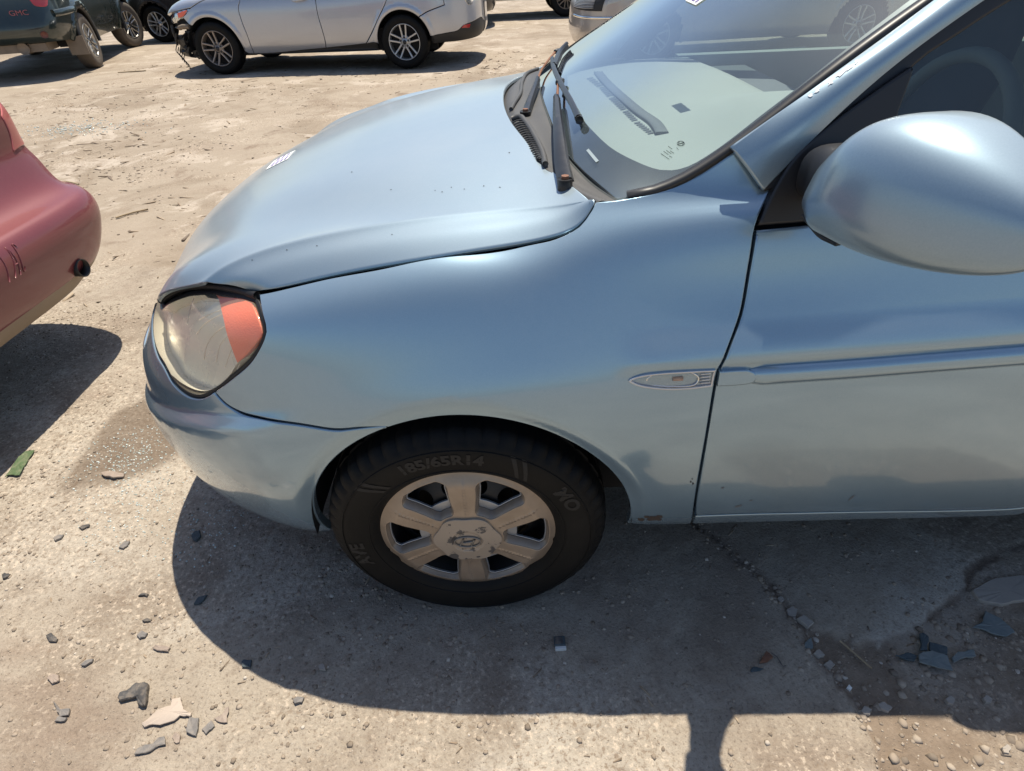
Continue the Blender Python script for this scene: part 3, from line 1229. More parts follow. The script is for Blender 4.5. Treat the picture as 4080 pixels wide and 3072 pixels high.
# rear door and rear wing (outside the frame)
vt = bp(1760, 481)[1]
rd_loop = outline([np.array([1.505, vt]), np.array([2.15, vt])], [np.array([2.15, vt]), np.array([2.2, .42]), np.array([2.02, .3]), np.array([1.95, vdb])],
                  [np.array([1.95, vdb]), np.array([1.505, vdb + .004])], [np.array([1.505, vdb + .004]), np.array([1.535, .3]), np.array([1.505, vt])], step=0.03)
panel('rear_door', BODY, rd_loop, M_PAINT, car, res=0.05)
rarch = [BODY.xz(2.51 + .332 * math.cos(a), 0.288 + .332 * math.sin(a)) for a in np.linspace(math.pi - .02, .05, 30)]
rw_loop = outline([np.array([1.955, vdb]), np.array([2.025, .3]), np.array([2.205, .42]), np.array([2.155, vt])], [np.array([2.155, vt]), np.array([3.89, vt])],
                  [np.array([3.89, vt]), np.array([3.89, .02])], [np.array([3.89, .02]), np.array([2.95, .02]), rarch[-1]], rarch[::-1], [rarch[0], np.array([1.955, .02])], [np.array([1.955, .02]), np.array([1.955, vdb])], step=0.03)
panel('rear_wing', BODY, rw_loop, M_PAINT, car, res=0.05)

# far side and dark inner shell (closes the panel gaps)
ns, nv = 130, 24
gs, gv = np.meshgrid(np.linspace(-1.2499, 3.89, ns), np.linspace(0, .70, nv), indexing='ij')
Pm, Nm = BODY.full(gs.ravel(), gv.ravel())
far = Pm.copy(); far[:, 1] = 2 * YC - far[:, 1]
fF = [f[::-1] for f in grid_faces(ns, nv)]
def keep_arch(P, F, rad=.335):
    out = []
    for f in F:
        c = P[list(f)].mean(0)
        if min(math.hypot(c[0] - .01, c[2] - .288), math.hypot(c[0] - 2.51, c[2] - .288)) > rad and not (c[0] > .28 and c[2] > 1.0 and False):
            out.append(f)
    return out
farF = [f for f in keep_arch(far, fF) if not (far[list(f)].mean(0)[2] > .93 and far[list(f)].mean(0)[0] > .5)]
FARS = mesh('far_side_panels', far, farF, M_PAINT, car)
inn = Pm - Nm * 0.03
iF = [f for f in keep_arch(inn, grid_faces(ns, nv), .37) if not (gv.ravel()[list(f)].mean() > .60 and gs.ravel()[list(f)].mean() > .27)]
_big = inset(LAMP if area2(LAMP) > 0 else LAMP[::-1], -.02)
_cs = np.stack([gs.ravel()[np.array(iF)].mean(1), gv.ravel()[np.array(iF)].mean(1)], 1)
iF = [f for f, k in zip(iF, inside(_big, _cs)) if not k]
mesh('inner_body', inn, iF, M_DARK, car)

# ---- bonnet: a net from the leading edge to the scuttle
def at3(px, py, y):
    return at_y(px, py, y)
# columns: centre, .62, .42, .29, crease-, crease, facet, gap edge
fr = lambda *a: np.array(a, float)
colC = [fr(-.765, .8275, .645), fr(-.742, .8275, .692), fr(-.69, .8275, .742), fr(-.60, .8275, .793), fr(-.474, .8275, .847), fr(-.30, .8275, .898), fr(-.10, .8275, .939), fr(.07, .8275, .9655), fr(.10, .8275, .968)]
colB = [fr(-.735, .58, .655), fr(-.712, .585, .700), fr(-.665, .59, .745), fr(-.59, .60, .788), fr(-.465, .60, .843), fr(-.29, .60, .894), fr(-.09, .60, .934), fr(.085, .60, .9585), fr(.118, .60, .962)]
colA = [fr(-.655, .335, .690), fr(-.632, .350, .724), fr(-.595, .370, .758), fr(-.530, .400, .795), fr(-.445, .42, .838), fr(-.275, .42, .884), fr(-.075, .42, .924), fr(.118, .435, .9465), fr(.156, .44, .951)]
col9 = [fr(-.567, .245, .757), fr(-.548, .252, .779), fr(-.515, .262, .801), fr(-.460, .275, .824), fr(-.38, .29, .847), fr(-.24, .30, .873), fr(-.05, .30, .909), fr(.155, .30, .936), fr(.195, .30, .941)]
colK = [fr(-.454, .195, .799), fr(-.440, .196, .809), fr(-.420, .198, .820), fr(-.385, .201, .834), fr(-.33, .205, .852), fr(-.13, .207, .889), fr(.08, .203, .908), fr(.195, .178, .924), fr(.243, .156, .938)]
colG = [fr(-.350, .165, .789), fr(-.325, .150, .801), fr(-.28, .142, .813), fr(-.20, .137, .831), fr(-.10, .133, .849), fr(.033, .131, .868), fr(.134, .131, .881), fr(.220, .133, .905), fr(.249, .145, .938)]
vfr = np.array([0, .055, .12, .2, .29, .39, .49, .59, .69, .78, .87, .945, 1.0])


def even(c, deg=5):
    c = np.array(c)
    d = np.concatenate([[0], np.cumsum(np.linalg.norm(np.diff(c, axis=0), axis=1))])
    f = d / d[-1]
    q = np.stack([np.polyval(np.polyfit(f, c[:, k], deg, w=[8] + [1] * (len(f) - 2) + [8]), vfr) for k in range(3)], 1)      # faired
    q[0], q[-1] = c[0], c[-1]
    return list(q)


colC, colB, colA, col9, colK = [even(c) for c in (colC, colB, colA, col9, colK)]
colG = even(colG, 7)
colF = [(a * .5 + b * .5) + fr(0, 0, .004) for a, b in zip(colK, colG)]
colKi = [a * .93 + b * .07 + fr(0, 0, .0003) for a, b in zip(colK, col9)]
colKo = [a * .92 + b * .08 + fr(0, 0, .0002) for a, b in zip(colK, colG)]
half = [colG, colF, colKo, colK, colKi, col9, colA, colB, colC]
mir = [[fr(p[0], 2 * YC - p[1], p[2]) for p in c] for c in half[:-1]][::-1]
net = np.array(half + mir)                      # (13, 9, 3) across x along
vkk = [0, .045, .083, .09, .097, .19, .32, .50, .73]
vkk = vkk + [1.46 - v for v in vkk[:-1]][::-1]
HOOD = Net(net, sk=vkk, vk=vfr)
if HOOD.nrm(np.array([.73]), np.array([.5]))[0][2] < 0:
    HOOD.flip = -1.0
HOOD.build_lookup(0, 1.46, 120, 0, 1.0, 90)
hl = outline([(0.0, t) for t in np.linspace(0, 1, 30)], [(t, 1.0) for t in np.linspace(0, 1.46, 60)],
             [(1.46, t) for t in np.linspace(1, 0, 30)], [(t, 0.0) for t in np.linspace(1.46, 0, 60)], step=0.015)
_cr = np.array([(q, t) for q in (.072, .083, .0865, .09, .0935, .097, .108) for t in np.arange(.004, .998, .009)])
_cr = np.concatenate([_cr, np.array([1.46, 0]) + _cr * [-1, 1]])
hood = panel('bonnet', HOOD, hl, M_PAINT_TOP, car, res=0.0095, gap=0.0, edge=0.005, lip=0.006, soft=0.003, extra=_cr)
# ------------------------------------------------------------------ headlight
class OffS(Surf):
    """surface carried at a depth d(s, v) under another one"""
    def __init__(self, base, fn):
        self.base, self.fn, self.flip = base, fn, base.flip

    def ev(self, s, v):
        return self.base.ev(s, v) + self.base.nrm(s, v) * self.fn(s, v)[:, None]


lamp = empty('headlight', (0, 0, 0))
lamp.parent = car
lens_loop = inset(LAMP if area2(LAMP) > 0 else LAMP[::-1], 0.009)
panel('lamp_gasket', BODY, LAMP, M_RUBBER, lamp, res=0.01, holes=[lens_loop], off=-0.004, gap=0.0005, edge=0.002)
panel('lens', BODY, lens_loop, M_LENS, lamp, res=0.012, off=-0.001, gap=0.0, edge=0.004, lip=0.016, soft=0.003)
_pc = bp(520, 800)


def refl_depth(s, v):
    r = np.hypot((s - _pc[0]), (v - _pc[1]) * 1.3)
    return -(0.026 + 0.016 * np.sin(np.clip(r / .26, 0, 1) * np.pi))


panel('bowl_reflector', OffS(BODY, refl_depth), inset(lens_loop, 0.004), M_LAMPSILVER, lamp, res=0.006, gap=0.0, edge=0.002, lip=-0.024, soft=0.0)
amb = outline(run((461.6, 633.6), (524, 642), (539.5, 648.8)), run((539.5, 648.8), (553, 688), (561.5, 718), (559.8, 728)), run((559.8, 728), (536, 757), (507, 786)),
              run((507, 786), (499, 765.6), (490.4, 742), (477, 691), (466.7, 645.5), (461.6, 633.6)), step=0.008)
panel('amber_reflector', OffS(BODY, lambda s, v: -0.0045 + 0 * s), amb, M_AMBER, lamp, res=0.008, gap=0, edge=0.002, lip=0.012)
M_FLUTE = simple_mat('lens_flute_cream', (.72, .64, .52), .5)  # cream colour of the moulded ribs themselves
# flutes moulded in the lens: fine ribs
for k, pl in enumerate([[(398, 700), (404, 668), (413, 640)], [(424, 690), (450, 675), (480, 664)], [(418, 722), (434, 700), (460, 683), (484, 672)], [(434, 778), (440, 748), (456, 722), (482, 703)],
                        [(461, 783), (470, 745), (490, 722), (494, 716)], [(480, 795), (496, 752), (501, 745)], [(507, 800), (512, 788)]]):
    sv = np.array(run(*pl))
    c = catmull(sv, step=0.006)
    P = BODY.ev(c[:, 0], c[:, 1]) - BODY.nrm(c[:, 0], c[:, 1]) * 0.006
    V, F = tube(P, 0.0010, 5)
    mesh('lens_flute', V, F, M_FLUTE, lamp)
sv = catmull(np.array(run((346, 648), (364, 635), (385, 624), (410, 617.5), (440, 615.5), (470, 617), (515, 625), (554, 637))), step=.01)
V, F = tube(BODY.ev(sv[:, 0], sv[:, 1]) - BODY.nrm(sv[:, 0], sv[:, 1]) * .002, .008, 8)
mesh('bonnet_gap_strip', V, F, M_RUBBER, car)  # black strip added to paint in the shade under the bonnet edge
# the far headlight, mirrored
for o in [c for c in lamp.children if c.name.split('.')[0] in ('lens', 'bowl_reflector', 'lamp_gasket')]:
    pass

# grille between the lamps, under the bonnet edge
gl = outline([np.array([-1.2495, .425]), np.array([LNOSE[3][0] - .07, .425]), np.array([LNOSE[3][0] - .015, .47]), np.array([LNOSE[4][0] - .01, .60])], [np.array([LNOSE[4][0] - .01, .60]), np.array([-1.2495, .62])], [np.array([-1.2495, .62]), np.array([-1.2495, .425])], step=.02)
panel('grille', BODY, gl, M_BLACK, car, res=0.02, off=-0.02)
far_l = empty('headlight', (0, 0, 0)); far_l.parent = car
for nm, lp, mt, off in (('lens', lens_loop, M_LENS, 0.002), ('lamp_gasket', LAMP, M_RUBBER, 0.001)):
    o = panel(nm, BODY, lp, mt, far_l, res=0.014, off=off, gap=0, edge=.004)
    me = o.data
    co = np.empty(len(me.vertices) * 3); me.vertices.foreach_get('co', co)
    co = co.reshape(-1, 3); co[:, 1] = 2 * YC - co[:, 1]; me.vertices.foreach_set('co', co.ravel()); me.flip_normals(); me.update()

# ------------------------------------------------------------------ front wheel
def wheel_tyre(parent, r_out=0.298, w=0.185, flat=True, lug=True):
    prof = [(.178, .016), (.190, .003), (.199, -.0045), (.2035, -.0060), (.2045, -.0080), (.2060, -.0080), (.2070, -.0068), (.212, -.0085), (.235, -.012), (.252, -.011), (.2575, -.0094), (.2585, -.0112), (.2600, -.0108), (.2610, -.0082), (.266, -.0065), (.272, -.002), (.279, .003), (.286, .009), (.2915, .018), (.2925, .022),
            (.296, .045), (.2965, .050), (.292, .053), (.292, .058), (.2975, .060), (.298, .090), (.293, .093), (.293, .098), (.298, .1), (.296, .130), (.290, .155), (.270, .172), (.235, .18), (.19, .165), (.178, .15)]
    n = 216

    def seg(i, k, r, h):
        if lug and 15 <= k <= 20 and (i % 4 == 0):
            return (r - 0.0035 if k > 16 else r - 0.0015, h + 0.003)
        if lug and 23 <= k <= 25 and (i % 6 == 0):
            return (r - 0.004, h)
        return (r, h)
    V, F = lathe(prof, n, 'y', seg)
    if flat:
        V = [(x, y - (0.004 * max(0, (-z - .20) / .09) if y < .03 else 0), max(z, -0.2868)) for x, y, z in V]
    return mesh('tyre', V, F, M_TYRE, parent, True, sharp=35)


whl = empty('wheel', (0, 0, 0.288)); whl.parent = car
ty = wheel_tyre(whl)


def sidewall_text(body, size, rad, a_mid, parent, spacing=1.0, name='raised_lettering'):
    V, F = text_mesh(body, size, bold=.012)
    x = V[:, 0] * spacing
    a = a_mid - x / rad
    r = rad + V[:, 1] - size * .35
    yy = np.interp(r, [.199, .212, .235, .252, .266], [-.0045, -.0085, -.012, -.011, -.0065]) - 0.0012
    P = np.stack([r * np.cos(a), yy, r * np.sin(a)], 1)
    F = [f[::-1] for f in F]
    return mesh(name, P, F, M_LETTER, parent, False)


M_LETTER = simple_mat('raised_rubber_lettering', (0.0085, 0.008, 0.0078), 0.7, var=0.3, scale=40)
sidewall_text('185/65R14', 0.034, 0.239, R(98), ty, 1.12)
sidewall_text('AVE', 0.040, 0.238, R(190), ty, 1.1)
sidewall_text('MO', 0.040, 0.240, R(30), ty, 1.1)
# flashes either side of the size marking
for a0, a1, dr in ((132, 134.2, 0), (136, 138.2, 0), (62, 64.2, 0), (57, 59.2, 0)):
    V, F = [], []
    for i, rr in enumerate(np.linspace(.214, .262, 5)):
        yy = np.interp(rr, [.199, .212, .235, .252, .266], [-.0045, -.0085, -.012, -.011, -.0065]) - 0.0012
        sk = R((i - 2) * 1.8)
        for a in (R(a0) + sk, R(a1) + sk):
            V.append((rr * math.cos(a), yy, rr * math.sin(a)))
    F = grid_faces(5, 2)
    mesh('raised_flash', V, [f[::-1] for f in F], M_LETTER, ty, False)

# steel wheel behind the cover, with round holes
def disc_with_holes(name, r_out, holes, fn, mat, parent, thick=0.003, res=0.008, loop=None):
    class Disc(Surf):
        def ev(self, s, v):
            return np.stack([s, fn(s, v), v], 1)
    d = Disc()
    if d.nrm(np.array([.05]), np.array([.05]))[0][1] > 0:
        d.flip = -1.0
    if loop is None:
        t = np.linspace(0, 2 * np.pi, 90, endpoint=False)
        loop = np.stack([r_out * np.cos(t), r_out * np.sin(t)], 1)
    return panel(name, d, loop, mat, parent, res=res, gap=0, edge=0.0015, lip=thick, holes=holes, soft=0.001)


def circ(cx, cy, r, n=24):
    t = np.linspace(0, 2 * np.pi, n, endpoint=False)
    return np.stack([cx + r * np.cos(t), cy + r * np.sin(t)], 1)


hol = [circ(.118 * math.cos(a), .118 * math.sin(a), .0165, 18) for a in np.linspace(0, 2 * np.pi, 12, endpoint=False) + R(15)]
disc_with_holes('steel_wheel', .176, hol, lambda s, v: 0.045 + 0.02 * np.cos(np.clip(np.hypot(s, v) / .176, 0, 1) * 6.0), M_STEEL, whl, res=.01)
V, F = lathe([(.178, .012), (.172, .02), (.165, .05), (.165, .13)], 96)
mesh('rim_barrel', V, F, M_STEEL, whl)
V, F = lathe([(.0, .075), (.14, .075)], 48)
mesh('brake_disc', V, F, M_DARK, whl)

# wheel cover: six spokes, pocket walls and floors, ragged edge
def m_cover():
    m, nt, out = material('ground_tinted_cover_silver')
    co = objco(nt)
    f = noise(nt, co, 14, 6, 0.65, 0.3)
    g = noise(nt, co, 5, 4, 0.6)
    c = mixc(nt, ramp(nt, f, [(0.35, 0), (0.7, 1)]), (0.28, 0.22, 0.165), (0.36, 0.29, 0.225))  # silver turned brown to carry the reflection of sunlit ground
    c = mixc(nt, ramp(nt, g, [(0.52, 0), (0.72, 0.5)]), c, (0.19, 0.13, 0.085))
    principled(nt, out, Base_Color=c, Metallic=0.45, Roughness=0.42, Coat_Weight=0.3, Coat_Roughness=0.25)
    return m


def m_cap():
    m, nt, out = material('flaking_cap_lacquer')
    co = objco(nt)
    f = noise(nt, co, 38, 5, 0.62, 0.4)
    msk = ramp(nt, f, [(0.40, 0), (0.42, 1)])
    c = mixc(nt, msk, (0.09, 0.083, 0.08), (0.35, 0.29, 0.23))
    p = principled(nt, out, Base_Color=c, Metallic=0.2, Roughness=0.45)
    L(nt, bumpn(nt, msk, 0.6, 0.0006), p.inputs['Normal'])
    return m


M_COVER, M_CAP = m_cover(), m_cap()
M_POCKET = simple_mat('sky_tinted_pocket_silver', (.34, .36, .39), .35, .6, var=.1)  # blue of the reflected sky put into the pocket floors' silver
rr2 = np.random.default_rng(3)
cover = empty('wheel_cover', (0, 0, 0)); cover.parent = whl
# outer edge with chipped bites
t = np.linspace(0, 2 * np.pi, 240, endpoint=False)
edge_r = 0.1915 + 0.0012 * fbm(t * 8, t * 0, 3, 5)
for a0, wd, dp in ((205, 7, .010), (222, 3, .005), (262, 8, .006), (293, 6, .008), (318, 12, .011), (350, 4, .006), (10, 3, .004), (196, 3, .006), (72, 9, .004), (130, 4, .003)):
    da = (np.degrees(t) - a0 + 180) % 360 - 180
    edge_r -= 1.45 * dp * np.clip(1 - np.abs(da) / wd, 0, 1) ** 0.6
cloop = np.stack([edge_r * np.cos(t), edge_r * np.sin(t)], 1)


def cover_h(s, v):
    r = np.hypot(s, v)
    th_ = np.arctan2(v, s)
    # distance from the nearest spoke axis
    k = np.round((np.degrees(th_) - 90) / 60) * 60 + 90
    off = r * np.sin(th_ - np.radians(k))
    dish = -0.006 + 0.016 * sstep(.15, .194, r) - 0.004 * sstep(.09, .05, r)
    ridge = -0.0035 * sstep(.004, .0, np.abs(off + .004)) * sstep(.065, .085, r) * sstep(.175, .15, r)
    return dish + ridge * 0.6


holes = []
for k in range(6):
    a = R(60 * k + 60)
    L0 = []
    # window between spokes at a-30 and a+30: bounded by spoke half widths
    def edge(side, r):
        hw = 0.0205 + 0.0100 * (r - .07) / .095       # half width of spoke
        sa = a + side * R(30)
        off = -side * hw
        aa = sa + math.asin(max(-1, min(1, off / r)))
        return np.array([r * math.cos(aa), r * math.sin(aa)])
    p = [edge(-1, r) for r in (.085, .11, .135, .161)]
    q = [edge(1, r) for r in (.161, .135, .11, .085)]
    am, ap = math.atan2(p[-1][1], p[-1][0]), math.atan2(q[0][1], q[0][0])
    if ap < am: ap += 2 * math.pi
    outer = [np.array([.1725 * math.cos(x), .1725 * math.sin(x)]) for x in np.linspace(am + .10, ap - .10, 9)]
    i0, i1 = math.atan2(q[-1][1], q[-1][0]), math.atan2(p[0][1], p[0][0])
    if i0 < i1: i0 += 2 * math.pi
    inner = [np.array([.077 * math.cos(x), .077 * math.sin(x)]) for x in np.linspace(i0 - .08, i1 + .08, 4)]
    holes.append(catmull(np.array(p + outer + q + inner), closed=True, step=.004))
disc_with_holes('spoke_face', 0, holes, cover_h, M_COVER, cover, thick=0.004, res=0.0045, loop=cloop)
# pocket walls lean inwards to a floor with a rounded opening
for k, h in enumerate(holes):
    a = R(60 * k + 60)
    hin = inset(h if area2(h) > 0 else h[::-1], 0.006)
    h0 = h if area2(h) > 0 else h[::-1]
    y0 = cover_h(h0[:, 0], h0[:, 1]) + 0.002
    n = len(h0)
    rin = np.hypot(hin[:, 0], hin[:, 1])
    V = [(p[0], y, p[1]) for p, y in zip(h0, y0)] + [(p[0] * .6 + q[0] * .4, y + .003, p[1] * .6 + q[1] * .4) for p, q, y in zip(h0, hin, y0)] + [(p[0], 0.0125, p[1]) for p in hin]
    F = grid_faces(3, n, False, True)
    oc = inset(hin, .003)
    ro = np.hypot(oc[:, 0], oc[:, 1])
    oc = oc * (np.maximum(ro, .104) / ro)[:, None]
    oc = np.array([p for i, p in enumerate(oc) if i == 0 or np.hypot(*(p - oc[i - 1])) > .0008])
    mesh('pocket_wall', V, F, M_COVER, cover, True, sharp=50)
    if len(oc) > 6:
        disc_with_holes('pocket_floor', 0, [oc], lambda s, v: 0.0125 + 0 * s, M_POCKET, cover, thick=.004, res=.006, loop=hin)
# centre cap with its oval badge
tt = np.linspace(0, 2 * np.pi, 96, endpoint=False)
rc = .0695 + .003 * np.cos(6 * (tt - R(60)))
cap_loop = np.stack([rc * np.cos(tt), rc * np.sin(tt)], 1)
capf = lambda s, v: -0.013 - 0.005 * np.cos(np.clip(np.hypot(s, v) / .068, 0, 1) * np.pi / 2) + 0.0035 * sstep(.034, .030, np.hypot(s, v)) - 0.001 * sstep(.05, .03, np.hypot(s, v))
disc_with_holes('centre_cap', 0, [], capf, M_CAP, cover, thick=.010, res=.004, loop=cap_loop)
M_BADGE = simple_mat('worn_badge_metal', (0.20, 0.185, 0.17), 0.4, 0.5, var=0.3, scale=60)
bd = []
ov = np.linspace(0, 2 * np.pi, 49)
bd.append(tube([(.027 * math.cos(x), -.0165, .0165 * math.sin(x)) for x in ov], .0022, 6, False))
# slanted H inside the oval
for p in ([(-.016, -.0170, -.0085), (-.011, -.0175, 0), (-.0075, -.0170, .0125)], [(.016, -.0170, .0085), (.011, -.0175, 0), (.0075, -.0170, -.0125)], [(-.0105, -.0172, -.002), (0, -.0176, .0), (.0105, -.0172, .002)]):
    bd.append(tube(catmull(np.array(p), step=.003), .0024, 6))
V, F = join(*bd)
mesh('oval_badge', V, F, M_BADGE, cover)

# wheel well
V, F = [], []
for i, a in enumerate(np.linspace(-.02, math.pi + .03, 40)):
    for yy, rr in ((0.02, .338), (.10, .345), (.32, .345)):
        V.append((.01 + rr * math.cos(a), yy, .288 + rr * math.sin(a)))
mesh('wheel_arch_liner', V, grid_faces(40, 3), M_DARK, car)
V, F = boxvf((0, .36, .45), (.8, .04, .6)); mesh('inner_arch_wall', V, F, M_DARK, car, False)
V, F = boxvf((1.45, .83, .30), (3.3, 1.35, .10)); mesh('underbody', V, F, M_DARK, car, False)
for yy, x0 in ((0.0, 2.5), (1.655, 0.0), (1.655, 2.5)):
    w2 = empty('wheel', (x0, yy, .288), math.pi if yy > 1 else 0); w2.parent = car
    for c in (ty,):
        o = c.copy(); COL.objects.link(o); o.parent = w2
    V, F = lathe([(0, .01), (.06, .0), (.17, .006), (.19, .0)], 40)
    mesh('wheel_cover', V, F, M_COVER, w2)

# ------------------------------------------------------------------ marker lamp on the wing
M_BULB = simple_mat('orange_bulb', (0.45, 0.27, 0.19), 0.2)
mk = empty('side_marker', (0, 0, 0)); mk.parent = car
mloop = outline(run((1545, 796), (1480, 798), (1420, 801), (1385, 806), (1366, 812), (1356, 819), (1366, 826), (1388, 833), (1440, 839), (1490, 838), (1537, 833)), run((1537, 833), (1541, 815), (1545, 796)), step=.004)
ml2 = inset(mloop if area2(mloop) > 0 else mloop[::-1], .0035)
panel('marker_rim', BODY, mloop, simple_mat('marker_rim_silver', (.55, .57, .6), .25, .6), mk, res=.006, holes=[ml2], off=.004, gap=0, edge=.0012, lip=.006, soft=.001)
panel('marker_bowl', OffS(BODY, lambda s, v: -0.004 - 0.004 * np.abs(np.sin(s * 420))), inset(ml2, .001), M_CHROME, mk, res=.0022, gap=0, edge=.001, lip=.0)
panel('lens', BODY, ml2, M_CLEAR, mk, res=.006, off=.0055, gap=0, edge=.0015, lip=.004, soft=.001)


def on_body(px_, py_, off):
    sv = bp(px_, py_)
    s_, v_ = np.array([sv[0]]), np.array([sv[1]])
    return (BODY.ev(s_, v_) + BODY.nrm(s_, v_) * off)[0]


V, F = tube([on_body(1452, 817, .003), on_body(1474, 816, .003)], [.0038, .0038], 10)
mesh('bulb', V, F, M_BULB, mk)
V, F = tube(catmull(np.array([on_body(x, y, .0035) for x, y in ((1400, 829), (1396, 818), (1410, 808), (1450, 804), (1495, 804), (1508, 815), (1500, 828), (1450, 833), (1400, 829))]), step=.004), .0016, 6)
mesh('inner_ring', V, F, M_CHROME, mk)
for k in range(4):
    a, b_ = on_body(1510, 807 + 6.4 * k, .0038), on_body(1533, 805 + 6.4 * k, .0038)
    V, F = tube([a, b_], .0012, 5); mesh('lens_rib', V, F, M_CHROME, mk)

# door moulding bar with its blunt front piece
mp = [on_body(x, y, 0.0) for x, y in ((1618, 813), (1720, 806), (1850, 797), (2000, 785), (2200, 769))]
d_ = (mp[-1] - mp[-2]) / np.linalg.norm(mp[-1] - mp[-2])
for q in (1.05, 1.25, 1.5):
    z_ = MZ(q)
    sv = BODY.xz(q, z_); mp.append(BODY.ev(np.array([sv[0]]), np.array([sv[1]]))[0])
path = catmull(np.array(mp), step=.03)
sec = [(-.019, -.006), (-.0185, .003), (-.013, .008), (-.005, .0105), (.004, .0105), (.012, .008), (.0175, .003), (.018, -.006)]


def mould_sec(t):
    k = min(1.0, 0.35 + t * 40)
    return [(a * (0.55 + .45 * k), b * k) for a, b in sec]


V, F = sweep(path, mould_sec, np.array([0, -1.0, .12]))
mesh('door_moulding', V, F, M_PAINT, car, True, sharp=60)
cl = outline(run((1553, 798), (1590, 795), (1612, 795)), run((1612, 795), (1627, 801), (1632, 811), (1626, 822), (1610, 827)), run((1610, 827), (1580, 830), (1547, 831)), run((1547, 831), (1550, 815), (1553, 798)), step=.004)
panel('moulding_end_piece', BODY, cl, M_PAINT, car, res=.006, off=.0075, gap=0, edge=.003, lip=.012, soft=.002)
# door handle (outside the frame, its shadow is seen)
hp = [BODY.ev(np.array([BODY.xz(x, z)[0]]), np.array([BODY.xz(x, z)[1]]))[0] + np.array([0, -o, 0]) for x, z, o in ((1.07, .868, .004), (1.10, .870, .022), (1.18, .874, .026), (1.27, .872, .022), (1.30, .870, .004))]
V, F = sweep(catmull(np.array(hp), step=.012), [(-.018, -.02), (-.018, .004), (-.010, .010), (.010, .010), (.018, .004), (.018, -.02)], np.array([0, -1.0, .2]))
mesh('door_handle', V, F, M_PAINT, car)
# ------------------------------------------------------------------ windscreen, pillars, side windows
def arr(*p):
    return [np.array(q, float) for q in p]


_g = [P3(bp(*q)) for q in ((1330, 431), (1440, 405), (1600, 310))]
print('glass edge', [np.round(q, 3) for q in _g])
w_side = arr(_g[0] + (0.004, .008, -.002), _g[1] + (0.004, .008, -.002), _g[2] + (.004, .010, .0), (.589, .178, 1.107), (.704, .210, 1.177), (1.10, .275, 1.405))
w_30 = arr((.232, .30, .954), (.315, .30, 1.002), (.412, .30, 1.056), (.53, .31, 1.127), (.645, .33, 1.196), (1.045, .40, 1.425))
w_50 = arr((.205, .52, .968), (.288, .52, 1.018), (.385, .52, 1.074), (.50, .53, 1.144), (.615, .54, 1.212), (1.005, .58, 1.443))
w_c = arr((.195, .8275, .974), (.278, .8275, 1.024), (.375, .8275, 1.081), (.49, .8275, 1.152), (.605, .8275, 1.22), (.99, .8275, 1.452))
mirr = lambda c: [np.array([p[0], 2 * YC - p[1], p[2]]) for p in c]
wn_ = np.array([w_side, w_30, w_50, w_c, mirr(w_50), mirr(w_30), mirr(w_side)])
wn_ = np.concatenate([(wn_[:, :1] - (wn_[:, 1:2] - wn_[:, :1]) * 1.6), wn_], 1)          # run on past the edges so that wipers find it
wn_ = np.concatenate([wn_[:1] + (wn_[:1] - wn_[1:2]) * .5, wn_, wn_[-1:] + (wn_[-1:] - wn_[-2:-1]) * .5], 0)
WIND = Net(wn_, sk=[-.075, 0, .15, .37, .68, .99, 1.21, 1.36, 1.435], vk=[-.144, 0, .09, .20, .345, .48, .94])
WIND.build_lookup(-.075, 1.435, 100, -.144, .94, 90)
if WIND.nrm(np.array([.68]), np.array([.4]))[0][2] < 0:
    WIND.flip = -1.0
t_ = np.linspace(0, 1, 40)
gl_loop = outline([(0.0, t * .94) for t in t_], [(t * 1.36, .94) for t in t_], [(1.36, .94 * (1 - t)) for t in t_], [(1.36 * (1 - t), 0.0) for t in t_], step=.02)
wp = WIND.px
inner_px = [(1222, 160), (1224, 190), (1240, 225), (1276, 275), (1330, 321), (1392, 351), (1425, 361), (1450, 362), (1484, 354), (1545, 318), (1640, 245), (1750, 160), (1985, -22)]
fr_l = [np.array([1.275, .80]), np.array([1.275, .50]), np.array([1.275, .22]), np.array([1.25, .12]), np.array([1.16, .085])] + [wp(x, y) for x, y in inner_px]
print('frit', np.round(fr_l, 3).tolist())
top = [np.array([.10, .87]), np.array([.68, .885]), np.array([1.26, .87])]
fr_loop = outline(catmull(np.array(fr_l[::-1]), step=.012)[::-1].tolist(), [fr_l[-1], np.array([.10, .85])], [np.array([.10, .85]), np.array([.68, .88]), np.array([1.26, .85])], [np.array([1.26, .85]), fr_l[0]], step=.015)
panel('windscreen_border', WIND, gl_loop, M_FRIT, car, res=.02, holes=[fr_loop], off=-.005, gap=0, edge=.001, lip=.0)
wind = panel('windscreen', WIND, gl_loop, M_WIND, car, res=.03, off=0.0, gap=0, edge=.002, lip=.002, soft=.001)

# roof
rf = np.array([[w_side[-1] + (0, -.012, .006), w_30[-1], w_50[-1], w_c[-1]] , arr((1.5, .31, 1.452), (1.5, .42, 1.468), (1.5, .60, 1.48), (1.5, .8275, 1.486)), arr((2.1, .33, 1.44), (2.1, .44, 1.455), (2.1, .60, 1.467), (2.1, .8275, 1.472)), arr((2.65, .38, 1.36), (2.65, .48, 1.375), (2.66, .62, 1.385), (2.67, .8275, 1.39))])
rf = np.concatenate([rf, np.array([[np.array([p[0], 2 * YC - p[1], p[2]]) for p in row[:-1]][::-1] for row in rf])], 1)
RF = Net(rf)
gs_, gv_ = np.meshgrid(np.linspace(0, RF.sk[-1], 24), np.linspace(0, RF.vk[-1], 30), indexing='ij')
mesh('roof', RF.ev(gs_.ravel(), gv_.ravel()), grid_faces(24, 30), M_PAINT, car)
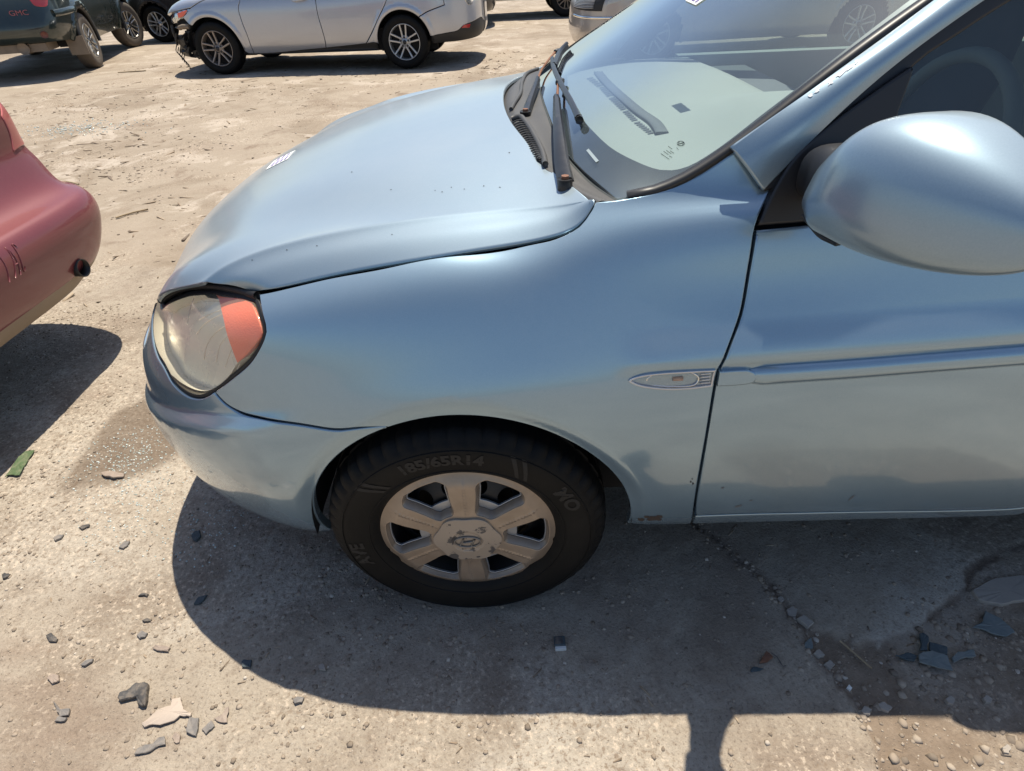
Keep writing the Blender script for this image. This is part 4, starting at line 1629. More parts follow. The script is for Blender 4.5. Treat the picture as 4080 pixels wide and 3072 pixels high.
# rear window and boot lid, closing the car behind
bk = np.array([[rf[-1][i], (3.0, 0.20 + (rf[-1][i][1] - .2) * .9 if i < 4 else 2 * YC - (0.20 + (2 * YC - rf[-1][i][1] - .2) * .9), 1.10), (3.05, rf[-1][i][1] * 1.0 + (-.2 if i < 3 else (.2 if i > 3 else 0)), 1.04), (3.42, rf[-1][i][1] + (-.15 if i < 3 else (.15 if i > 3 else 0)), 1.0)] for i in range(7)], float)
BK = Net(bk)
gs_, gv_ = np.meshgrid(np.linspace(0, BK.sk[-1], 20), np.linspace(0, BK.vk[-1], 30), indexing='ij')
mesh('boot_lid', BK.ev(gs_.ravel(), gv_.ravel()), grid_faces(20, 30), M_PAINT, car)

# pillar: rounded strip from the wing up into the roof rail
pA = arr((.4445, .136, 1.018), (.589, .168, 1.109), (.704, .200, 1.180), (1.10, .268, 1.412), (1.5, .305, 1.455), (2.1, .325, 1.443), (2.65, .375, 1.362))
pB = arr((.5015, .1165, .955), (.643, .150, 1.097), (.772, .185, 1.181), (1.17, .245, 1.375), (1.5, .265, 1.405), (2.1, .28, 1.395), (2.7, .33, 1.30))
lower = arr((.34, .139, .955), (.40, .108, .865))
pm, pn = [], []
for a, b in zip(pA, pB):
    d = b - a
    nn = np.array([-.35, -.75, .55]); nn -= d * (nn @ d) / (d @ d); nn /= np.linalg.norm(nn)
    bl_ = .35 if len(pm) == 0 else 1.0
    pm.append(a * .62 + b * .38 + nn * .012 * bl_)
    pn.append(a * .25 + b * .75 + nn * .009 * bl_)
pil = np.array([pA, pm, pn, pB]).transpose(1, 0, 2)
PIL = Net(pil)
PIL.build_lookup(0, PIL.sk[-1], 120, 0, PIL.vk[-1], 20)
if PIL.nrm(np.array([.1]), np.array([.03]))[0][1] > 0:
    PIL.flip = -1.0
vm = PIL.vk[-1]
pl_loop = outline([(PIL.sk[-1] * t, 0) for t in np.linspace(0, 1, 30)], [(PIL.sk[-1], vm * t) for t in np.linspace(0, 1, 5)], [(PIL.sk[-1] * (1 - t), vm) for t in np.linspace(0, 1, 30)], [(0, vm * (1 - t)) for t in np.linspace(0, 1, 5)], step=.012)
pill = panel('windscreen_pillar', PIL, pl_loop, M_PAINT_TOP, car, res=.012, gap=.0004, edge=.003, lip=.006)
Vf = np.empty(len(pill.data.vertices) * 3); pill.data.vertices.foreach_get('co', Vf)
me2 = pill.data.copy()
Vf = Vf.reshape(-1, 3); Vf[:, 1] = 2 * YC - Vf[:, 1]; me2.vertices.foreach_set('co', Vf.ravel()); me2.flip_normals()
new_obj('windscreen_pillar', me2, None, car)
# trim strip between glass and pillar
V, F = sweep(catmull(np.array([WIND.ev(np.array([0.004]), np.array([t]))[0] + np.array([0, -.004, .002]) for t in np.linspace(0.02, .93, 20)]), step=.03), [(-.010, -.004), (-.008, .0035), (0, .005), (.008, .0035), (.010, -.004)], np.array([-.5, -.2, .84]))
mesh('windscreen_trim', V, F, M_BLACK, car)


class SideWin(Surf):
    def __init__(self, off=0.0, far=False):
        self.o, self.far = off, far

    def ev(self, s, v):
        y = .128 + .33 * (v - .974) + .012 * ((s - 1.2) / 1.0) ** 2 * 0 + self.o
        return np.stack([s, (2 * YC - y) if self.far else y, v], 1)


SW = SideWin(0.006)
if SW.nrm(np.array([.8]), np.array([1.1]))[0][1] > 0:
    SW.flip = -1.0


def swp(x, y, off=0.0):
    o, d = pix_ray(x, y)
    # plane y = .128 + off + .33 (z - .974)
    t = ((.128 + off + .33 * (o[2] - .974)) - o[1]) / (d[1] - .33 * d[2])
    p = o + t * d
    return np.array([p[0], p[2]])


pbxz = lambda i, dx=.0, dz=0.: np.array([pB[i][0] + dx, pB[i][2] + dz])
belt_z = .925
g_loop = outline([np.array([.50, .93]), np.array([.64, 1.07]), np.array([.78, 1.165]), np.array([1.17, 1.36]), np.array([1.5, 1.39])], [np.array([1.5, 1.39]), np.array([1.55, .95])], [np.array([1.55, .95]), np.array([1.0, .935]), np.array([.50, .93])], step=.03)
panel('side_window', SW, g_loop, M_SIDEGLASS, car, res=.05, gap=0, edge=.002, lip=.003)
rg = outline([np.array([1.6, .95]), np.array([1.56, 1.39])], [np.array([1.56, 1.39]), np.array([2.1, 1.375]), np.array([2.6, 1.28])], [np.array([2.6, 1.28]), np.array([2.75, 1.0])], [np.array([2.75, 1.0]), np.array([1.6, .95])], step=.05)
panel('rear_side_window', SW, rg, M_SIDEGLASS, car, res=.08, gap=0, edge=.002, lip=.003)
# door frame: dark band round the window
inner = [swp(1975, 138), swp(2060, 78), swp(2212, -18)]
fr_in = [np.array([.60, .985]), inner[0], inner[1], inner[2], np.array([1.16, 1.33]), np.array([1.47, 1.355])]
fr_out = [np.array([.505, .955]), pbxz(0, -.003, .004), pbxz(1, -.003, .004), pbxz(2, -.003, .004), pbxz(3, 0, .004), pbxz(4, .0, .004)]
SF = SideWin(-0.004); SF.flip = SW.flip
fr_l2 = outline(fr_out, [fr_out[-1], np.array([1.58, 1.40])], [np.array([1.58, 1.40]), np.array([1.60, .93])], [np.array([1.60, .93]), np.array([1.52, .93])], [np.array([1.52, .93]), fr_in[-1]], fr_in[::-1], [fr_in[0], fr_out[0]], step=.02)
panel('door_frame', SF, fr_l2, M_BLACK, car, res=.02, gap=0, edge=.004, lip=.012)
V, F = sweep([np.array([x, .118 + .33 * (z - .974), z]) for x, z in ((.66, .931), (.8, .934), (1.1, .94), (1.58, .95))], [(-.012, -.006), (-.010, .006), (.0, .010), (.010, .006), (.012, -.006)], np.array([0, 0, 1.0]))
mesh('belt_seal', V, F, M_BLACK, car)
# sail panel that carries the mirror
SP = SideWin(-0.016); SP.flip = SW.flip
sp = lambda x, y: swp(x, y, -.016)
sail_loop = outline([sp(1637, 489), sp(1658, 440), sp(1684, 389), sp(1722, 334), sp(1800, 263), sp(1900, 190), sp(1974, 140)], [sp(1974, 140), sp(1977, 150), sp(1965, 185), sp(1945, 240)], [sp(1945, 240), sp(1925, 330), sp(1915, 470)], [sp(1915, 470), sp(1760, 480), sp(1637, 489)], step=.01)
panel('mirror_sail_panel', SP, sail_loop, M_BLACK, car, res=.02, gap=.001, edge=.004, lip=.02, soft=.003)

# ------------------------------------------------------------------ wing mirror
mir_e = empty('wing_mirror', (0, 0, 0)); mir_e.parent = car


def rsec(y, xf, xr, z0, z1, n=40, e=2.6, tilt=0.0):
    """rounded section: bulging front, flat back"""
    cx, cz, az = xr - .012, (z0 + z1) / 2, (z1 - z0) / 2
    P = []
    for a in np.linspace(0, 2 * np.pi, n, endpoint=False):
        c, s = math.cos(a), math.sin(a)
        px_ = math.copysign(abs(c) ** (2 / e), c)
        pz_ = math.copysign(abs(s) ** (2 / e), s)
        w = (cx - xf) if c < 0 else .012
        P.append((cx + px_ * w + tilt * pz_ * az, y, cz + pz_ * az))
    return P


mkey = lambda t, ks: nspline([k[0] for k in ks], [k[1] for k in ks])(np.array(t))
tt_ = (1 - np.cos(np.linspace(0, np.pi, 44))) / 2
MS = []
for t in tt_:
    f = (1 - t ** 3.5) ** .5
    f2 = .35 + .65 * sstep(-.02, .22, t) if t < .22 else 1.0
    az = mkey(t, [(0, .066), (.2, .076), (.4, .081), (.7, .075), (1, .068)]) * f * (.62 + .38 * sstep(-.05, .2, t))
    cz = mkey(t, [(0, .994), (.2, 1.014), (.4, 1.018), (.7, 1.011), (1, 1.004)])
    xf_ = mkey(t, [(0, .522), (.2, .511), (.4, .520), (.7, .552), (1, .60)])
    xr_ = mkey(t, [(0, .580), (.2, .612), (.5, .642), (1, .664)])
    MS.append((.030 - .249 * t, xr_ - (xr_ - xf_) * max(f, .02), xr_, cz - max(az, .002), cz + max(az, .002)))
yy = np.array([m_[0] for m_ in MS])
V = []
for m_ in MS:
    V += rsec(m_[0], *m_[1:], n=56, e=3.1, tilt=.22)
sp_f = lambda y: np.array([[np.interp(y[0], yy[::-1], [m_[k] for m_ in MS][::-1]) for k in (1, 2, 3, 4)]])
F = grid_faces(len(yy), 56, False, True) + [tuple(range(56))[::-1], tuple(range((len(yy) - 1) * 56, len(yy) * 56))]
sh = mesh('mirror_shell', V, F, M_PAINT_TOP, mir_e, True, sharp=40)
V, F = [], []
for y, xc, zc, ax, az in ((.105, .590, .985, .050, .040), (.085, .580, .988, .038, .041), (.06, .568, .991, .034, .041), (.036, .560, .992, .029, .038), (.024, .559, .994, .030, .044)):
    for a in np.linspace(0, 2 * np.pi, 28, endpoint=False):
        c, s = math.cos(a), math.sin(a)
        V.append((xc + ax * math.copysign(abs(c) ** .7, c), y, zc + az * math.copysign(abs(s) ** .7, s)))
mesh('mirror_arm', V, grid_faces(5, 28, False, True), M_BLACK, mir_e, True)
V = [(.662, -.16, .972), (.662, -.16, 1.045), (.612, .0, .962), (.612, .0, 1.055)]
mesh('mirror_glass', V, [(0, 1, 3, 2)], M_CHROME, mir_e, False)
# dark lower strip of the shell
lowp = [(sp_f(np.array([y]))[0], y) for y in np.linspace(.030, -.04, 10)]
V, F = sweep([np.array([(a[0] * .45 + a[1] * .55) - .02, y, a[2] + .0005]) for a, y in lowp], [(-.012, -.003), (-.012, .002), (.012, .002), (.012, -.003)], np.array([0, 0, 1.0]))
mesh('mirror_lower_cover', V, F, M_BLACK, mir_e)

# ------------------------------------------------------------------ scuttle, wipers
hb = [colG[-1], colK[-1], col9[-1], colA[-1], colB[-1], colC[-1]]
cw = []
for h_, w_ in zip([(.262, .150, .925), (.225, .215, .918), (.185, .30, .922), (.148, .44, .930), (.110, .62, .940), (.095, .8275, .945)],
                  [(.300, .150, .942), (.262, .235, .944), (.232, .30, .950), (.216, .44, .958), (.203, .62, .967), (.196, .8275, .970)]):
    h_, w_ = np.array(h_), np.array(w_)
    h_ = h_ + np.array([-.035, 0, -.008])
    cw.append([h_, h_ * .72 + w_ * .28 + (0, 0, .004), h_ * .55 + w_ * .45 + (0, 0, .010), h_ * .35 + w_ * .65 + (0, 0, .002), w_ * .9 + h_ * .1 + (0, 0, -.002), w_ + (.012, 0, -.004)])
cw = np.array(cw)
cwm = cw[:-1][::-1].copy(); cwm[:, :, 1] = 2 * YC - cwm[:, :, 1]
cw = np.concatenate([cw, cwm], 0)
COWL = Net(cw)
if COWL.nrm(np.array([.5]), np.array([.05]))[0][2] < 0:
    COWL.flip = -1.0
COWL.build_lookup(0, COWL.sk[-1], 120, 0, COWL.vk[-1], 40)
gs_, gv_ = np.meshgrid(np.linspace(0, COWL.sk[-1], 140), np.linspace(0, COWL.vk[-1], 30), indexing='ij')
cowl = mesh('scuttle_panel', COWL.ev(gs_.ravel(), gv_.ravel()), grid_faces(140, 30), M_COWL, car)
cpx = COWL.px


def cowl_pt(x, y, up=0.0):
    for k in range(30):
        try:
            sv = cpx(x + k, y + k)
            break
        except ValueError:
            continue
    return COWL.ev(np.array([sv[0]]), np.array([sv[1]]))[0] + np.array([0, 0, up])


def glass_pt(x, y, up=0.0):
    for k in range(30):                       # past the far rim: step back on to the glass
        try:
            sv = wp(x + 1.5 * k, y + k)
            break
        except ValueError:
            continue
    s_, v_ = np.array([sv[0]]), np.array([sv[1]])
    return WIND.ev(s_, v_)[0] + WIND.nrm(s_, v_)[0] * up


# air intake louvres under the bonnet edge
V, F = [], []
rec = [cowl_pt(x, y, .0025) for x, y in ((1106, 268), (1128, 268), (1150, 300), (1168, 330), (1172, 356), (1160, 352), (1140, 325), (1120, 297))]
c0 = np.mean(rec, 0)
mesh('intake_recess', [c0] + rec, [(0, i + 1, (i + 1) % 8 + 1) for i in range(8)], M_DARK, car, False)
for k in range(19):
    t = k / 18
    a = cowl_pt(1104 + 56 * t, 272 + 76 * t, .0045)
    b = cowl_pt(1130 + 40 * t + 6 * math.sin(t * 3), 267 + 84 * t, .0075)
    mdl = (a + b) / 2 + np.array([0, 0, .003])
    V, F = tube(catmull(np.array([a, mdl, b]), step=.01), .0016, 5)
    mesh('louvre', V, F, M_COWL, car)
V, F = tube(catmull(np.array([cowl_pt(x, y, .006) for x, y in ((1106, 263), (1122, 258), (1134, 268), (1156, 302), (1172, 336), (1178, 362))]), step=.01), .006, 8)
mesh('intake_surround', V, F, M_COWL, car)
V, F = tube(catmull(np.array([cowl_pt(x, y, .004) for x, y in ((1104, 240), (1112, 225), (1124, 205), (1128, 180), (1140, 160), (1156, 145))]), step=.012), .005, 8)
mesh('scuttle_ridge', V, F, M_COWL, car)

M_ARM = simple_mat('worn_wiper_arm', (0.035, 0.035, 0.037), 0.35, 0.3, var=0.5, scale=40)
M_RUST = simple_mat('rust', (0.20, 0.085, 0.045), 0.8, var=0.4, scale=60)
M_NUT = simple_mat('rusty_nut', (0.20, 0.10, 0.065), 0.7, 0.4, var=0.3, scale=60)


def wiper(px_arm, px_tip, blade, wid, lift=.024):
    e = empty('wiper', (0, 0, 0)); e.parent = car
    P = []
    for i, (x, y) in enumerate(px_arm):
        P.append(glass_pt(x, y, lift))
    path_ = catmull(np.array(P), step=.012)
    V, F = sweep(path_, lambda t: [(-(wid * (1 - .55 * t)), -.006), (-(wid * (1 - .55 * t)) * .85, .004), (0, .008), ((wid * (1 - .55 * t)) * .85, .004), ((wid * (1 - .55 * t)), -.006)], np.array([-.4, 0, .9]))
    mesh('wiper_arm', V, F, M_ARM, e, True, sharp=50)
    pv, fv = tube([P[0] + np.array([0, 0, -.02]), P[0] + np.array([0, 0, .006])], .013, 14)
    mesh('pivot_cap', pv, fv, M_BLACK, e)
    pv, fv = tube([P[0] + np.array([0, 0, .004]), P[0] + np.array([0, 0, .011])], .007, 6)
    mesh('pivot_nut', pv, fv, M_NUT, e, False)
    R_ = [glass_pt(x, y, lift * .9) for x, y in px_tip]
    V, F = tube(catmull(np.array(R_), step=.01), .003, 8)
    mesh('arm_rod', V, F, M_RUST, e)
    B = [glass_pt(x, y, .012) for x, y in blade]
    pb = catmull(np.array(B), step=.015)
    V, F = sweep(pb, [(-.006, .002), (-.005, .008), (0, .010), (.005, .008), (.006, .002)], np.array([-.5, 0, .86]))
    mesh('blade_holder', V, F, M_ARM, e, True, sharp=50)
    V, F = sweep(pb, [(-.002, -.009), (-.003, .003), (.003, .003), (.002, -.009)], np.array([-.5, 0, .86]))
    mesh('blade_rubber', V, F, M_RUBBER, e, True, sharp=50)
    # joint clip
    j = R_[-1]
    V, F = boxvf(j + np.array([.004, .0, .0]), (.014, .032, .012), Matrix.Rotation(R(-25), 3, 'Z'))
    o = mesh('blade_clip', V, F, M_BLACK, e, False); bevel_mod(o, .004)
    V, F = tube([pb[0] - (pb[1] - pb[0]) * .3, pb[0] + (pb[1] - pb[0]) * .8], .008, 8)
    mesh('blade_end', V, F, M_BLACK, e)
    return e


wiper([(1228, 412), (1222, 370), (1218, 320), (1213, 270), (1210, 225)], [(1211, 232), (1212, 205), (1213, 190)], [(1258, 270), (1240, 232), (1219, 195), (1203, 160), (1199, 138)], .015, .017)
wiper([(1142, 258), (1150, 232), (1160, 205), (1168, 180)], [(1166, 184), (1175, 160), (1190, 138), (1204, 118)], [(1203, 152), (1209, 136), (1217, 120), (1230, 106)], .011, .014)

# ------------------------------------------------------------------ cabin seen through the glass
M_DASH = simple_mat('pale_dashboard', (0.36, 0.38, 0.35), 0.75, var=0.06, scale=5, bump=.1, bscale=400)
M_DASH2 = simple_mat('grey_cabin_plastic', (0.13, 0.14, 0.15), 0.7)
M_SEAT = simple_mat('dark_seat_cloth', (0.06, 0.07, 0.085), 0.9)
xs_ = np.linspace(.30, .80, 14)
ysd = np.linspace(.21, 1.445, 40)
V = []
for x in xs_:
    for y in ysd:
        t = (x - .30) / .5
        g = ((y - YC) / .62) ** 2
        z = .935 + .035 * math.sin(min(1, t * 1.3) * math.pi * .6) - .02 * g
        cl = math.exp(-((y - .47) / .17) ** 2) * .055 * float(sstep(.35, .75, np.array(t)))   # binnacle hump
        z += cl - (.06 * max(0, (t - .85) / .15) ** 2)
        xx = x + .06 * (1 - g) * 0 - .085 * (1 - g) * (1 - t)
        V.append((xx, y, z))
dash = mesh('dashboard', V, grid_faces(14, 40), M_DASH, car)
m_ = boxvf((.86, YC, .80), (.12, 1.22, .24)); mesh('dashboard_front', *m_, M_DASH2, car, False)
DV = BVHTree.FromPolygons([tuple(v) for v in V], grid_faces(14, 40))


def dash_pt(x, y, up=.002):
    o, d = pix_ray(x, y)
    loc, n_, i_, ds = DV.ray_cast(Vector(o), Vector(d).normalized())
    return np.array(loc) + np.array([0, 0, up])


# defroster slots along the foot of the screen
for (a, b, n_) in (((1270, 168), (1296, 188), 5), ((1298, 189), (1316, 209), 6), ((1318, 211), (1346, 238), 7), ((1348, 240), (1370, 262), 6), ((1372, 264), (1406, 290), 7)):
    for k in range(n_):
        t = (k + .15) / n_
        t2 = (k + .72) / n_
        q = [(a[0] + (b[0] - a[0]) * u, a[1] + (b[1] - a[1]) * u) for u in (t, t2)]
        try:
            V = [dash_pt(q[0][0] - 4, q[0][1] + 2), dash_pt(q[0][0] + 9, q[0][1] - 6 + 5), dash_pt(q[1][0] + 9, q[1][1] - 6 + 5), dash_pt(q[1][0] - 4, q[1][1] + 2)]
        except TypeError:
            continue
        mesh('defroster_slot', V, [(0, 1, 2, 3)], M_DASH2, car, False)
try:
    lip_ = [dash_pt(x, y, .003) for x, y in ((1292, 158), (1312, 182), (1345, 213), (1380, 243), (1415, 268), (1430, 290))]
    V, F = sweep(catmull(np.array(lip_), step=.02), [(-.014, -.002), (-.012, .002), (.012, .002), (.014, -.002)], np.array([0, 0, 1.0]))
    mesh('demister_trim', V, F, M_DASH2, car)
except TypeError:
    pass
# seats, far door card, floor and headlining
for y in (.45, 1.2):
    V, F = [], []
    for z, xc, hw, th_ in ((.45, 1.30, .25, .12), (.70, 1.36, .25, .11), (.95, 1.44, .23, .10), (1.10, 1.49, .17, .09), (1.13, 1.50, .12, .07), (1.18, 1.51, .13, .08), (1.30, 1.54, .12, .07)):
        for a in np.linspace(0, 2 * np.pi, 20, endpoint=False):
            c, s = math.cos(a), math.sin(a)
            V.append((xc + th_ * .6 * math.copysign(abs(c) ** .6, c), y + hw * math.copysign(abs(s) ** .6, s), z))
    F = grid_faces(7, 20, False, True) + [tuple(range(120, 140))]
    mesh('seat', V, F, M_SEAT, car)
    V, F = boxvf((1.12, y, .42), (.5, .5, .16)); o = mesh('seat_cushion', V, F, M_SEAT, car, False); bevel_mod(o, .04, 3)
V, F = boxvf((1.5, 1.50, .70), (1.6, .05, .50)); mesh('door_card', V, F, M_DASH, car, False)
V, F = boxvf((1.45, .165, .70), (1.6, .04, .44)); mesh('door_card', V, F, M_DASH2, car, False)
V, F = boxvf((1.6, YC, .38), (2.2, 1.35, .03)); mesh('cabin_floor', V, F, M_SEAT, car, False)
# steering wheel
ring = [(.98 + .07 * math.sin(a) * .4, .47 + .185 * math.cos(a), .90 + .17 * math.sin(a)) for a in np.linspace(0, 2 * np.pi, 40)]
V, F = join(tube(ring, .014, 8, False), boxvf((.99, .47, .89), (.05, .16, .09)), boxvf((.99, .47, .89), (.02, .36, .03)))
mesh('steering_wheel', V, F, M_DASH2, car)
# far side windows
SWF = SideWin(0.006, True)
SWF.flip = -SW.flip
panel('side_window', SWF, g_loop, M_SIDEGLASS, car, res=.06, gap=0, edge=.002, lip=.003)
panel('rear_side_window', SWF, rg, M_SIDEGLASS, car, res=.08, gap=0, edge=.002, lip=.003)
SFF = SideWin(-0.004, True); SFF.flip = -SF.flip
panel('door_frame', SFF, fr_l2, M_BLACK, car, res=.03, gap=0, edge=.004, lip=.012)

# stickers and prints
M_STICK = simple_mat('white_paper_label', (0.80, 0.80, 0.78), 0.5, var=.02)
M_INK = simple_mat('violet_ink', (0.20, 0.15, 0.36), 0.6, var=.05)
M_PRINT = simple_mat('faint_glass_print', (0.04, 0.07, 0.08), 0.6, var=.05)


def hood_pt(x, y):
    return HOOD.px(x, y)


def patch(name, surf, loop, mat, parent, off, res=.01):
    return panel(name, surf, loop, mat, parent, res=res, off=off, gap=0, edge=.0008, lip=.0006, soft=.0002)


# label on the bonnet (seen edge-on) and on the screen
hs = [hood_pt(x, y) for x, y in ((575, 368), (590, 350), (628, 324))]
c_ = hood_pt(606, 346)
ax_ = hood_pt(627, 325) - hood_pt(586, 366); ax_ /= np.linalg.norm(ax_)
ay_ = np.array([-ax_[1], ax_[0]])
st = [c_ + ax_ * a * .05 + ay_ * b * .035 for a, b in ((-1, -1), (1, -1), (1, 1), (-1, 1))]
lab = patch('paper_label', HOOD, outline(*[[st[i], st[(i + 1) % 4]] for i in range(4)], step=.01), M_STICK, car, .0015)
for k, (a0, a1, b0) in enumerate(((-.85, -.1, -.6), (-.85, -.1, -.2), (-.8, -.2, .2), (-.85, -.1, .6), (.25, .75, -.5), (.2, .8, 0), (.3, .7, .45))):
    q = [c_ + ax_ * a * .05 + ay_ * b * .035 for a, b in ((a0, b0), (a1, b0 + .05), (a1, b0 + .22), (a0, b0 + .2))]
    patch('printed_mark', HOOD, outline(*[[q[i], q[(i + 1) % 4]] for i in range(4)], step=.01), M_INK, lab, .0024)
q = [wp(1481, 3), wp(1503, 13), wp(1528, -4), wp(1505, -18)]
lab2 = patch('screen_label', WIND, outline(*[[q[i], q[(i + 1) % 4]] for i in range(4)], step=.01), M_STICK, car, .002)
for u0, u1, w0, w1 in ((.1, .3, .25, .7), (.42, .62, .2, .55), (.75, .85, .2, .7)):
    f_ = lambda u, w: q[0] * (1 - u) * (1 - w) + q[1] * u * (1 - w) + q[2] * u * w + q[3] * (1 - u) * w
    p_ = [f_(u0, w0), f_(u1, w0), f_(u1, w1), f_(u0, w1)]
    patch('printed_mark', WIND, outline(*[[p_[i], p_[(i + 1) % 4]] for i in range(4)], step=.01), M_INK, lab2, .003)
# maker's oval and small print etched in the corner of the screen
ovl = [wp(1471 + 8 * math.cos(a) , 311 + 5 * math.sin(a)) for a in np.linspace(0, 2 * np.pi, 20, endpoint=False)]
pe = [WIND.ev(np.array([p[0]]), np.array([p[1]]))[0] + WIND.nrm(np.array([p[0]]), np.array([p[1]]))[0] * .0012 for p in ovl + [ovl[0]]]
gp = lambda x, y: glass_pt(x, y, .0012)
V, F = join(tube(pe, .0006, 4, False), tube([gp(1465, 313), gp(1477, 309)], .0008, 4), tube([gp(1467, 308), gp(1466, 313)], .0007, 4), tube([gp(1477, 309), gp(1475, 314)], .0007, 4))
mesh('etched_oval', V, F, M_PRINT, wind)
mk_ = []
for x0, y0, x1, y1 in ((1462, 320, 1466, 325), (1444, 317, 1452, 323), (1448, 327, 1456, 332), (1440, 326, 1450, 333), (1434, 328, 1444, 335), (1428, 333, 1446, 345), (1446, 338, 1452, 341)):
    mk_.append(tube([gp(x0, y0), gp(x1, y1)], .0005, 4))
mesh('etched_print', *join(*mk_), M_PRINT, wind)
V, F = [], []
for x, y in ((1267, 326), (1272, 322), (1294, 348), (1288, 352)):
    V.append(gp(x, y))
mesh('number_plate_strip', V, [(0, 1, 2, 3)], simple_mat('pale_plate', (.30, .36, .38), .5), wind, False)
# ------------------------------------------------------------------ the other cars in the yard
class Placed(Hull):
    """hull of a car standing elsewhere; px() looks it up through the car's own axes"""
    def place(self, loc, rz, mirror=False):
        self.loc, self.rz, self.mirror = np.array(loc, float), rz, mirror
        c, s = math.cos(rz), math.sin(rz)
        self.Rm = np.array([[c, s, 0], [-s, c, 0], [0, 0, 1]])
        return self

    def to_local(self, o, d):
        o, d = self.Rm @ (np.asarray(o) - self.loc), self.Rm @ np.asarray(d)
        if self.mirror:
            o, d = o * [1, -1, 1] + [0, 2 * self.yc, 0], d * [1, -1, 1]
        return o, d


def both_sides(name, hull, s0, s1, ns, v0, v1, nv, mat, parent, cut=None, far_only=False, near_only=False):
    gs, gv = np.meshgrid(np.linspace(s0, s1, ns), np.linspace(v0, v1, nv), indexing='ij')
    P, Nn = hull.full(gs.ravel(), gv.ravel())
    F = grid_faces(ns, nv)
    a = np.array(F)
    c = P[a].mean(1)
    keep = np.ones(len(F), bool) if cut is None else ~cut(c)
    F = [tuple(f) for f, k in zip(F, keep) if k]
    V, G, NN = [], [], []
    if not far_only:
        V += list(P); NN += list(Nn)
        fl = hull.flip
        G += [f if fl > 0 else f[::-1] for f in F]
    if not near_only:
        b = len(V)
        Q = P.copy(); Q[:, 1] = 2 * hull.yc - Q[:, 1]
        M_ = Nn.copy(); M_[:, 1] *= -1
        V += list(Q); NN += list(M_)
        fl = hull.flip
        G += [tuple(i + b for i in (f[::-1] if fl > 0 else f)) for f in F]
    return mesh(name, V, G, mat, parent, True, np.array(NN))


def setup(h, loc, rz, mirror=False, s0=None, s1=None):
    h.place(loc, rz, mirror)
    h.build_lookup(-h.sN * .9999, h.Lm + h.sR * .9999, 220, h.vk[0], h.vk[-1], 60)
    m = np.array([h.Lm * .5]); v = np.array([h.vk[0] * .6 + h.vk[-1] * .4])
    if h.nrm(m, v)[0][1] > 0:
        h.flip = -1.0
    return h


def alloy(parent, x, y, r, rim, mat, side=1, spokes=5, rz=0.0, dirty=None, rot=0.0):
    """tyre, rim, double spokes, nuts; side=1 faces -y"""
    e = empty('wheel', (x, y, r)); e.parent = parent
    e.rotation_euler = (0, 0, rz + (0 if side > 0 else math.pi))
    k = r / .298
    prof = [(rim * .96, .02), (rim, .0), (rim * 1.04, -.006), (r * .80, -.012), (r * .90, -.010), (r * .955, .004), (r * .98, .016), (r * .995, .05), (r, .10), (r * .995, .15), (r * .97, .185), (r * .85, .20), (rim, .19)]
    sg = lambda i, q, a, h: (a - .006, h) if (6 <= q <= 7 and i % 4 == 0) else (a, h)
    V, F = lathe(prof, 96, 'y', sg)
    V = [(a, b, max(c, -r + .006)) for a, b, c in V]
    mesh('tyre', V, F, dirty or M_TYRE, e, True, sharp=40)
    V, F = lathe([(rim * 1.005, .004), (rim * 1.0, -.006), (rim * .975, -.008), (rim * .955, .0), (rim * .93, .03), (rim * .92, .12)], 72)
    mesh('rim', V, F, mat, e)
    V, F = lathe([(0, .095), (rim * .92, .095)], 40)
    mesh('brake_disc', V, F, M_DARK, e)
    parts = []
    for i in range(spokes):
        for j in (-1, 1):
            a0 = rot + math.pi / 2 + 2 * math.pi * i / spokes
            p0 = np.array([.055 * math.cos(a0 + j * .42), .020, .055 * math.sin(a0 + j * .42)])
            a1 = a0 + j * .20
            p1 = np.array([rim * .96 * math.cos(a1), .0, rim * .96 * math.sin(a1)])
            parts.append(sweep([p0, p0 * .5 + p1 * .5 + np.array([0, .006, 0]), p1], [(-.011, -.016), (-.011, .004), (-.006, .010), (.006, .010), (.011, .004), (.011, -.016)], np.array([0, -1.0, 0])))
    for q in parts:
        mesh('spoke', *q, mat, e, False)
    V, F = lathe([(0, .006), (.030, .007), (.034, .014), (.072, .020), (.078, .04)], 36)
    mesh('hub', V, F, mat, e)
    V, F = lathe([(0, .002), (.026, .003), (.028, .012)], 24)
    mesh('hub_cap', V, F, M_BLACK, e)
    for i in range(spokes):
        a0 = rot + math.pi / 2 + 2 * math.pi * i / spokes
        V, F = tube([(.055 * math.cos(a0), .004, .055 * math.sin(a0)), (.055 * math.cos(a0), .02, .055 * math.sin(a0))], .011, 6)
        mesh('wheel_nut', V, F, M_BLACK, e, False)
    return e


M_SILVER = paint('silver_paint', (0.44, 0.46, 0.50), (0.60, 0.62, 0.66), metal=0.75, rough=0.33, dust_amt=0.12, fine=400)
M_SILVER_ALLOY = simple_mat('alloy_wheel_silver', (.55, .55, .54), .35, .7, var=.15)
M_DUSTY_ALLOY = simple_mat('brake_dusted_alloy', (.34, .29, .25), .45, .6, var=.25)
M_GREEN = paint('dark_green_paint', (0.006, 0.018, 0.016), (0.012, 0.03, 0.028), metal=0.3, rough=0.4, dust=(.20, .16, .12), dust_amt=0.13, fine=300)
M_BLACKP = paint('black_paint', (0.006, 0.006, 0.008), (0.02, 0.02, 0.024), metal=0.3, rough=0.35, dust=(.26, .20, .14), dust_amt=0.06, fine=300)
M_NAVY = paint('dark_grey_paint', (0.012, 0.013, 0.017), (0.03, 0.032, 0.04), metal=0.4, rough=0.35, dust=(.26, .20, .14), dust_amt=0.10, fine=300)
